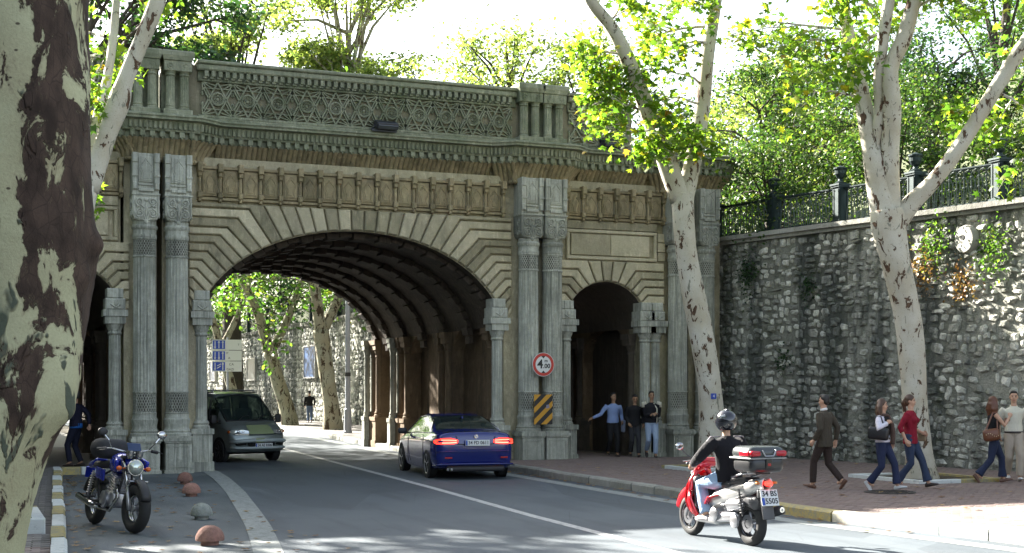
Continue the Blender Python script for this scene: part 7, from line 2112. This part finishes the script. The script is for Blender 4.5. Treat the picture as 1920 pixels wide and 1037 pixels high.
def ex_w3(I):
    s = I['s']; m = simple('brown_leather', (0.13, 0.045, 0.02), 0.4, bump=0.5); b = MB(); c = I['sh'][1]+Vector((-0.10, -0.06, -0.42))*s
    b.rbox(c, (0.34*s, 0.14*s, 0.25*s), 0.07*s, (0, -0.15, 0)); bag = b.build('shoulder_bag', m, I['e'], auto=40)
    b = MB(); strap(b, [c+Vector((0.12, 0, 0.10))*s, I['sh'][1]+Vector((0.03, 0.02, 0.04))*s, I['sh'][1]+Vector((-0.05, 0.02, 0.03))*s, c+Vector((-0.12, 0, 0.08))*s], 0.016); b.build('strap', m, bag)
    b = MB()
    for k in range(7): b.ball(c+Vector((-0.12+0.04*k, -0.075, 0.03*sin(k)))*s, 0.010*s, 6, 4)
    b.build('studs', simple('brass_stud', (0.6, 0.5, 0.3), 0.3, 0.9), bag)
person('woman in black sleeveless top with a brown studded shoulder bag', (17.55, 19.6, 0.124), D2(-28), 1.56, feet=((0.20, 0.0), (-0.34, 0.06)),
       hands=((0.24, 0.12, 0.30, (-0.5, 0.6, -1)), (0.30, -0.06, 0.40, (-0.4, -0.6, -1))), female=True, hair='long', hairm=simple('hair_auburn', (0.11, 0.038, 0.015), 0.4, var=0.3, bump=0.6, bscale=90), top=(cloth('black_top', (0.012, 0.012, 0.014)), 'shirt'), sleeve=None,
       trousers=cloth('indigo_jeans', (0.02, 0.028, 0.06)), shoes=SHOE_B, flare=0.03, look=0.5, hem=0.06, extra=ex_w3, group='people walking on the right pavement')
def ex_w4(I):
    s = I['s']; b = MB(); stack(b, [(I['P']+I['ax']*(-0.01)*s, I['hw']*1.17, 0.136*s), (I['P']+I['ax']*0.03*s, I['hw']*1.16, 0.135*s)]); b.build('belt', SHOE_D, I['e'], smooth=True)
    b = MB(); b.torus((0, 0, 0), 0.062*s, 0.014*s, 20, 6, 'z'); o = b.build('collar', cloth('cream_collar', (0.6, 0.58, 0.46)), I['e']); o.location = I['nk']+Vector((0, 0, -0.01*s)); o.rotation_euler = (0, 0.3, 0)
person('dark-haired man in a cream shirt and pale beige trousers', (18.25, 19.85, 0.124), D2(238), 1.66, feet=((0.16, 0.0), (-0.22, 0.04)), hands=((0.10, 0.26, -0.02), (-0.02, -0.27, -0.04)),
       top=(cloth('cream_shirt', (0.60, 0.58, 0.48)), 'shirt'), sleeve='short', trousers=cloth('beige_trousers', (0.42, 0.36, 0.29)), shoes=SHOE_W, look=-0.1, hem=0.0, loose=1.12, extra=ex_w4, group='people walking on the right pavement')
# three men stepping out of the narrow arch
GA = 'men stepping out of the narrow arch'
def ex_p1(I):
    s = I['s']; b = MB(); w = I['wr'][0]; b.rbox(w+Vector((0.0, 0.03, -0.13))*s, (0.16*s, 0.07*s, 0.34*s), 0.03*s, (0, 0.1, 0.2)); b.build('folded_jacket', cloth('grey_folded_cloth', (0.25, 0.28, 0.38), fold=1.0), I['e'], auto=60)
person('man in a light blue shirt stretching one arm out, holding a folded jacket', (15.35, 30.75, 0.124), D2(262), 1.60, lean=0.06, feet=((0.12, 0.0), (-0.2, 0.04)), hands=((0.16, 0.22, 0.03), (0.02, -0.60, 0.12, (0, 0, -1))),
       skin=SKIN_D, top=(cloth('blue_shirt', (0.22, 0.30, 0.52)), 'shirt'), trousers=cloth('black_trousers', (0.015, 0.015, 0.017)), shoes=SHOE_D, look=0.4, extra=ex_p1, group=GA, vox=0.012)
person('man in all black, head bowed, at the narrow arch', (15.70, 30.25, 0.124), D2(255), 1.56, lean=0.10, nod=0.35, feet=((0.18, 0.0), (-0.16, 0.04)), hands=((0.10, 0.24, -0.02), (0.12, -0.18, 0.0)),
       skin=SKIN_D, top=(cloth('black_jacket', (0.012, 0.012, 0.014)), 'jacket'), trousers=cloth('charcoal_trousers', (0.03, 0.03, 0.035)), shoes=SHOE_D, hem=0.06, group=GA, vox=0.012)
def ex_p3(I):
    s = I['s']; b = MB()
    wht = cloth('cream_shoulder', (0.55, 0.52, 0.42))
    for i, q in enumerate((1, -1)):
        b.tube([I['sh'][i]-Vector((0, q*0.06, -0.045))*s, I['sh'][i]+Vector((0, q*0.01, 0.03))*s, I['sh'][i]*0.78+I['el'][i]*0.22+Vector((0, q*0.01*s, 0))], [0.052*s, 0.068*s, 0.069*s], 10)
    b.build('shoulder_panel', wht, I['e'], smooth=True)
    b = MB(); b.tube([I['nk']+Vector((0.06, 0.05, -0.03))*s, I['ch']+Vector((0.132, 0.12, 0))*s, I['P']+Vector((0.15, 0.12, 0.1))*s, I['P']+Vector((0.15, 0.11, -0.05))*s], 0.022*s, 6, sq=0.5); b.build('front_panel', wht, I['e'], smooth=True)
    b = MB(); b.ball(I['wr'][1]*0.5+I['wr'][0]*0.5+Vector((0.05, 0, -0.02))*s, (0.07*s, 0.09*s, 0.08*s), 12, 8); b.build('camera_bag', simple('black_nylon', (0.012, 0.012, 0.014), 0.6), I['e'], smooth=True)
person('man in a black and cream jacket and pale jeans', (16.0, 29.9, 0.124), D2(252), 1.64, feet=((0.12, 0.0), (-0.28, 0.10)), hands=((0.22, 0.10, 0.20), (0.23, -0.06, 0.18)),
       skin=SKIN_D, top=(cloth('black_zip_jacket', (0.013, 0.013, 0.017)), 'jacket'), trousers=cloth('pale_jeans', (0.30, 0.38, 0.52)), shoes=SHOE_D, look=0.1, extra=ex_p3, group=GA, vox=0.012)
person('man in black jacket walking away along the wall beyond the wide arch', (16.3, 66.5, 0.11), D2(75), 1.62, feet=((0.12, 0.0), (-0.15, 0.03)), top=(cloth('black_blouson', (0.012, 0.011, 0.011)), 'jacket'), trousers=cloth('faded_jeans', (0.10, 0.14, 0.22)), shoes=SHOE_D, vox=0.016)
def ex_left(I):
    s = I['s']; b = MB(); stack(b, [(I['P']+I['ax']*(-0.05)*s, I['hw']*1.22, 0.145*s), (I['P']+I['ax']*0.06*s, I['hw']*1.2, 0.14*s)]); b.build('shirt_tail', cloth('bright_blue_shirt', (0.02, 0.13, 0.42)), I['e'], smooth=True)
person('man in dark jacket over bright blue shirt, half hidden by the thick trunk', (2.42, 31.3, 0.124), D2(150), 1.66, feet=((0.10, 0.0), (-0.1, 0.0)), hands=((0.2, 0.2, 0.25), (-0.26, -0.16, 0.02, (-1, -0.4, 0.2))), top=(cloth('navy_jacket', (0.012, 0.012, 0.028)), 'jacket'), trousers=cloth('navy_trousers', (0.012, 0.014, 0.03)), shoes=SHOE_D, extra=ex_left, vox=0.012)
# rider: seated, arms forward to the bars
def rider():
    blk = cloth('rider_jacket', (0.010, 0.009, 0.012), fold=0.8); jn = cloth('rider_jeans', (0.28, 0.40, 0.58), fold=0.9)
    def ex(I):
        s = I['s']; e = I['e']; hd = I['hd']
        hm = simple('helmet_black', (0.012, 0.013, 0.018), 0.12, coat=0.8, var=0.1)
        h = bpy.data.objects.new('helmet', None); h.location = hd+Vector((0.0, 0, 0.02))*s; h.rotation_euler = (0, 0.05, -0.15); link(h, e)
        b = MB(); V = []; F = []; n = 28; m = 14
        for i in range(m+1):
            ph = -pi*0.30+pi*0.80*i/m
            for j in range(n):
                a = 2*pi*j/n; cut = (cos(a) > 0.55 and -0.22 < sin(ph) < 0.38)
                r = 0.146 if not cut else 0.134
                V.append((r*1.06*cos(ph)*cos(a), r*0.93*cos(ph)*sin(a), 0.145*sin(ph)))
        for i in range(m):
            for j in range(n): F.append((i*n+j, i*n+(j+1) % n, (i+1)*n+(j+1) % n, (i+1)*n+j))
        b.add([tuple(Vector(q)*s*1.03) for q in V], F); b.build('helmet_shell', hm, h, auto=50)
        b = MB(); V = []; F = []
        for i in range(6):
            ph = radians(-16+9*i)
            for j in range(15):
                a = radians(-75+150*j/14); V.append((0.146*cos(ph)*cos(a)*s, 0.132*cos(ph)*sin(a)*s, 0.145*sin(ph)*s))
        for i in range(5):
            for j in range(14): F.append((i*15+j, i*15+j+1, (i+1)*15+j+1, (i+1)*15+j))
        b.add(V, F); b.build('visor', simple('visor_tint', (0.05, 0.06, 0.07), 0.05), h, smooth=True)
        b = MB(); b.rbox((-.02*s, 0, .142*s), (.10*s, .05*s, .02*s), .008)
        b.build('vent', simple('helmet_vent', (.06, .06, .065), .3), h, auto=50)
        b = MB(); b.rbox((-.10*s, .095*s, .06*s), (.07*s, .006*s, .025*s), .003, (0, .2, .75)); b.build('helmet_sticker', simple('sticker_pale', (.4, .42, .45), .3), h)
        g = simple('jacket_grey_panel', (.16, .14, .16), .7)
        for i, q in enumerate((1, -1)):
            a, c = I['sh'][i], I['el'][i]; d = (c-a)
            up = Vector((0.01, q*0.045, 0.05))*s
            b = MB(); b.tube([a-Vector((0, q*.10, -.055))*s, a+up, a+d*.45+up*0.9, a+d*.9+up*0.7], [.012*s, .018*s, .018*s, .012*s], 6, sq=.6); b.build('sleeve_stripe', g, e, smooth=True)
            b = MB(); w = I['wr'][i]; dd = (w-I['el'][i]).normalized(); b.tube([w-dd*.05*s, w+dd*.02*s], [.046*s, .046*s], 12); b.build('cuff', g, e, smooth=True)
    I = person('motor scooter rider in a black jacket, pale blue jeans and black full-face helmet', (8.60, 14.28, 0.0), radians(93), 1.64, pelvis=(-0.17, 0), lean=0.10, hz_=0.84, feet=((0.10, 0.245, 0.17, 0.0), (0.12, 0.245, -0.17, 0.0)),
           hands=((0.20, 0.30, 0.155, (-0.3, 1.0, -0.75)), (0.20, -0.30, 0.155, (-0.3, -1.0, -0.75))), hair=None, top=(blk, 'jacket'), trousers=jn, shoes=simple('shoe_two_tone', (0.25, 0.24, 0.25), 0.5), hem=0.05, loose=1.2, look=-0.15,
           extra=ex, curl=(1.0, 1.0), knee_pole=(1, 0, 0.9), palm=((0, 0, -1), (0, 0, -1)), vox=0.009)
rider()
def driver():
    o = person('driver of the grey-green minibus, dimly seen behind the windscreen', (6.34, 35.72, 0.0), radians(-72), 1.58, pelvis=(0.66, 0), hz_=0.72, feet=((1.05, 0.22, 0.10, 0.0), (1.05, 0.22, -0.10, 0.0)), hands=((0.98, 0.15, 0.28), (0.98, -0.15, 0.28)),
           top=(cloth('dark_red_sweater', (0.12, 0.02, 0.02)), 'shirt'), trousers=cloth('driver_trousers', (.03, .03, .03)), vox=0.014)
    off = Matrix.Rotation(radians(-72), 3, 'Z') @ Vector((0, 0.36, 0)); o['e'].location = Vector((6.34, 35.72, 0))+off
driver()
# ================================================================== STREET FURNITURE
CONC_R = rock('bollard_terracotta', (0.26, 0.13, 0.10), (0.36, 0.20, 0.16), (0.12, 0.08, 0.07), 0.4, 0.05, scale=3, bump=0.5)
CONC_G = rock('bollard_grey', (0.26, 0.28, 0.25), (0.36, 0.38, 0.35), (0.13, 0.14, 0.12), 0.4, 0.1, scale=3, bump=0.5)
for (x, y, r, m, lab) in ((4.07, 26.6, 0.150, CONC_R, 'small terracotta dome bollard farthest along, next to the left columns'), (3.71, 23.55, 0.160, CONC_R, 'terracotta dome bollard, second from the columns'),
                          (3.19, 19.35, 0.155, CONC_G, 'cracked grey dome bollard between two terracotta ones'), (2.76, 16.15, 0.170, CONC_R, 'largest terracotta dome bollard nearest the camera, its top in the sun')):
    e = empty('dome_bollard', (x, y, 0), R.uniform(0, 6), lab, 'bollard', 'dome bollards along the edge strip')
    b = MB(); b.lathe([(r*0.62, 0.0), (r*0.62, 0.055)], 28); b.build('foot', m, e, auto=40)
    b = MB(); b.lathe([(r*0.6, 0.05), (r*0.97, 0.055), (r, 0.075), (r*0.99, 0.10), (r*0.92, 0.14), (r*0.78, 0.178), (r*0.55, 0.21), (r*0.3, 0.228), (0.001, 0.234)], 32); b.build('dome', m, e, auto=40)
# height limit sign and hazard board between the right-hand columns
wht = simple('sign_white', (0.68, 0.68, 0.66), 0.4, var=.06); redm = simple('sign_red', (0.50, 0.035, 0.02), 0.4, var=.1); blkm = simple('sign_black', (0.012, 0.012, 0.012), 0.45)
XS, YS_ = 12.84+0.19, YC-0.47
def disc(r0, r1, y, n=48):
    b = MB(); V = []; F = []
    for k in range(n):
        a = 2*pi*k/n
        V += [(r1*cos(a), y, r1*sin(a)), (r0*cos(a), y, r0*sin(a))]
    for k in range(n): j = (k+1) % n; F.append((2*k, 2*j, 2*j+1, 2*k+1))
    b.add(V, F); return b
sg = empty('height_limit_sign', (XS, YS_, 2.42), 0, 'round red-rimmed white 4.00 m height limit sign on the right-hand pair of columns', 'road sign')
b = MB(); b.lathe([(0.285, 0.0), (0.285, 0.02)], 48, axis='y'); b.build('backing', wht, sg, auto=40)
disc(0.205, 0.275, -0.003).build('red_ring', redm, sg)
b = MB(); b.add([(-.055, -.004, .205), (.055, -.004, .205), (0, -.004, .145)], [(0, 1, 2)]); b.add([(-.055, -.004, -.205), (.055, -.004, -.205), (0, -.004, -.145)], [(0, 1, 2)]); b.build('arrow', blkm, sg)
text('4', .30, (-.085, -.006, .0), (pi/2, 0, 0), blkm, sg, bold=.006); text('m', .11, (.07, -.006, .09), (pi/2, 0, 0), blkm, sg, bold=.002); text('.00', .15, (.085, -.006, -.04), (pi/2, 0, 0), blkm, sg, bold=.004)
b = MB(); b.box(-.02, .02, .02, .14, -.03, .03); b.box(-.2, .2, .11, .14, -.02, .02); b.build('fixing', ALLOY, sg)
hz2 = empty('hazard_board', (XS, YS_, 1.0), 0, 'yellow and black diagonally striped hazard board on the right-hand column pedestals', 'road sign')
yel = simple('hazard_yellow', (0.55, 0.27, 0.015), 0.45, var=.15)
W2, Z0, Z1 = .24, -.02, .70
b = MB(); b.box(-W2, W2, 0, .012, Z0, Z1); b.build('board', yel, hz2)
def clip_band(c, w):
    """diagonal band x+... clipped to the board: points with c <= z - x*k < c+w"""
    P = [(-W2, Z0), (W2, Z0), (W2, Z1), (-W2, Z1)]
    def clip(P, f):
        out = []
        for i in range(len(P)):
            a, d = P[i], P[(i+1) % len(P)]; fa, fd = f(a), f(d)
            if fa >= 0: out.append(a)
            if fa*fd < 0: t = fa/(fa-fd); out.append((a[0]+(d[0]-a[0])*t, a[1]+(d[1]-a[1])*t))
        return out
    g = lambda p: p[1]-p[0]*0.95
    P = clip(P, lambda p: g(p)-c)
    if P: P = clip(P, lambda p: c+w-g(p))
    return P
for c in (-.24, .045, .33, .615):
    P = clip_band(c, .142)
    if P and len(P) > 2: b = MB(); b.add([(x, -.003, z) for x, z in P], [tuple(range(len(P)))]); b.build('stripe', blkm, hz2)
b = MB(); b.add([(.06, -.005, .36), (.16, -.005, .38), (.15, -.005, .46), (.08, -.005, .45)], [(0, 1, 2, 3)]); b.build('torn_sticker', simple('sticker_grey', (.25, .22, .3), .7), hz2)
b = MB(); b.box(-.03, .03, .012, .13, .1, .16); b.box(-.03, .03, .012, .13, .5, .56); b.build('fixing', ALLOY, hz2)
# blue tag on the centre tree
tg = empty('tree_tag', (14.86, 24.99, 1.68), 0, 'small blue number tag nailed on the leaning plane trunk', 'tag')
b = MB(); b.rbox((0, 0, 0), (.13, .012, .12), .005); b.build('plate', simple('tag_blue', (.02, .06, .35), .5), tg)
text('4', .09, (0, -.008, 0), (pi/2, 0, 0), wht, tg)
# lamp post beyond the arch
lp_ = empty('lamp_post', (13.95, 50.8, 0.11), 0, 'grey tapered lamp post beside the mottled plane beyond the arch', 'lamp post')
gm = simple('lamp_grey', (.30, .32, .35), .5, .3)
b = MB(); b.lathe([(.17, 0), (.17, .08), (.15, .1), (.135, .9), (.14, .92), (.10, .96), (.09, 4.5), (.07, 9)], 20); b.build('pole', gm, lp_, auto=40)
b = MB(); b.lathe([(.115, 2.2), (.115, 2.35)], 20); b.build('band', BLACKP, lp_)
b = MB(); b.tube([(0, 0, 8.9), (-.4, 0, 9.5), (-1.4, 0, 9.8)], .04, 8); b.build('arm', gm, lp_); b = MB(); b.rbox((-1.7, 0, 9.78), (.7, .26, .14), .05); b.build('lamp_head', gm, lp_, auto=40)
# lane direction sign
ls = empty('lane_sign', (12.35, 68.0, 0.0), radians(-8), 'blue and white lane direction sign of three boards on a pole beyond the arch', 'road sign')
b = MB(); b.tube([(.15, .06, 0), (.15, .06, 4.4)], .05, 10); b.build('pole', gm, ls)
blu = simple('sign_blue', (.015, .06, .42), .4, var=.08)
def arrow(b, x, z, up, h=.36):
    s = 1 if up else -1; b.box(x-.02, x+.02, -.012, -.006, z-h/2, z+h/2)
    b.add([(x-.055, -.012, z+s*(h/2-.08)), (x+.055, -.012, z+s*(h/2-.08)), (x, -.012, z+s*(h/2+.04))], [(0, 1, 2)])
for k, (zc, dirs, w) in enumerate(((4.02, (0, 1, 1), 1.0), (3.48, (0, 0, 1), 1.0), (2.94, (0, 2, 1), 1.0))):
    bd = bpy.data.objects.new('sign_board', None); bd.location = (0, 0, zc); link(bd, ls)
    b = MB(); b.box(-.62, .84, 0, .03, -.255, .255); b.build('panel', wht, bd)
    b = MB(); b.box(-.58, .02, -.006, -.001, -.215, .215); b.build('blue_field', blu, bd)
    b = MB()
    for j, d in enumerate(dirs):
        if d == 2: b.tube([(-.28-.09, -.010, -.10), (-.28+.09, -.010, .02)], .018, 4); b.tube([(-.28-.09, -.010, .02-.0), (-.28+.09, -.010, .12)], .018, 4)
        else: arrow(b, -.47+.19*j, 0, d == 1)
    b.build('arrow', wht, bd)
    if k == 1: text('IT', .15, (.13, -.006, .12), (pi/2, 0, 0), blkm, bd); text('A', .17, (.22, -.006, -.13), (pi/2, 0, 0), blkm, bd)
    if k == 2: text('CA', .17, (.33, -.006, .10), (pi/2, 0, 0), blkm, bd); text('GAZI', .16, (.27, -.006, -.15), (pi/2, 0, 0), blkm, bd)
    if k == 0: text('T', .14, (.68, -.006, .0), (pi/2, 0, 0), blkm, bd)
# framed posters on the far wall
def poster(y, z, w, h, lab, c1, c2, seed):
    x = wx(y)-0.14; e = empty('framed_poster', (x, y, z), 0, lab, 'poster', 'framed posters on the far wall')
    fr = simple('poster_frame', (.35, .35, .33), .4, .5)
    b = MB(); b.box(-.06, .10, -w/2, w/2, -h/2, -h/2+.07); b.box(-.06, .10, -w/2, w/2, h/2-.07, h/2); b.box(-.06, .10, -w/2, -w/2+.07, -h/2+.071, h/2-.071); b.box(-.06, .10, w/2-.07, w/2, -h/2+.071, h/2-.071); b.build('frame', fr, e)
    t = NT('poster_print_%d' % seed); p = t.pos((1, 1, 1), True); n = t.noise(p, 1.6+seed*.3, 5, .6, 1.2)
    t.pbr(t.ramp(n, [(.38, c1), (.50, c2), (.60, tuple(q*1.6 for q in c2))]), .35); b = MB(); b.box(-.02, .08, -w/2+.07, w/2-.07, -h/2+.07, h/2-.07); b.build('print', t.mat, e)
poster(70.5, 3.25, 2.6, 1.75, 'blue framed poster beside the large mottled plane beyond the arch', (.006, .012, .03), (.02, .05, .12), 1)
poster(85.5, 3.05, 2.6, 1.45, 'dark framed poster right of the lane sign', (.008, .012, .012), (.03, .04, .035), 2)
poster(99, 3.1, 2.4, 1.5, 'pale framed poster left of the lane sign', (.16, .17, .15), (.06, .07, .10), 3)
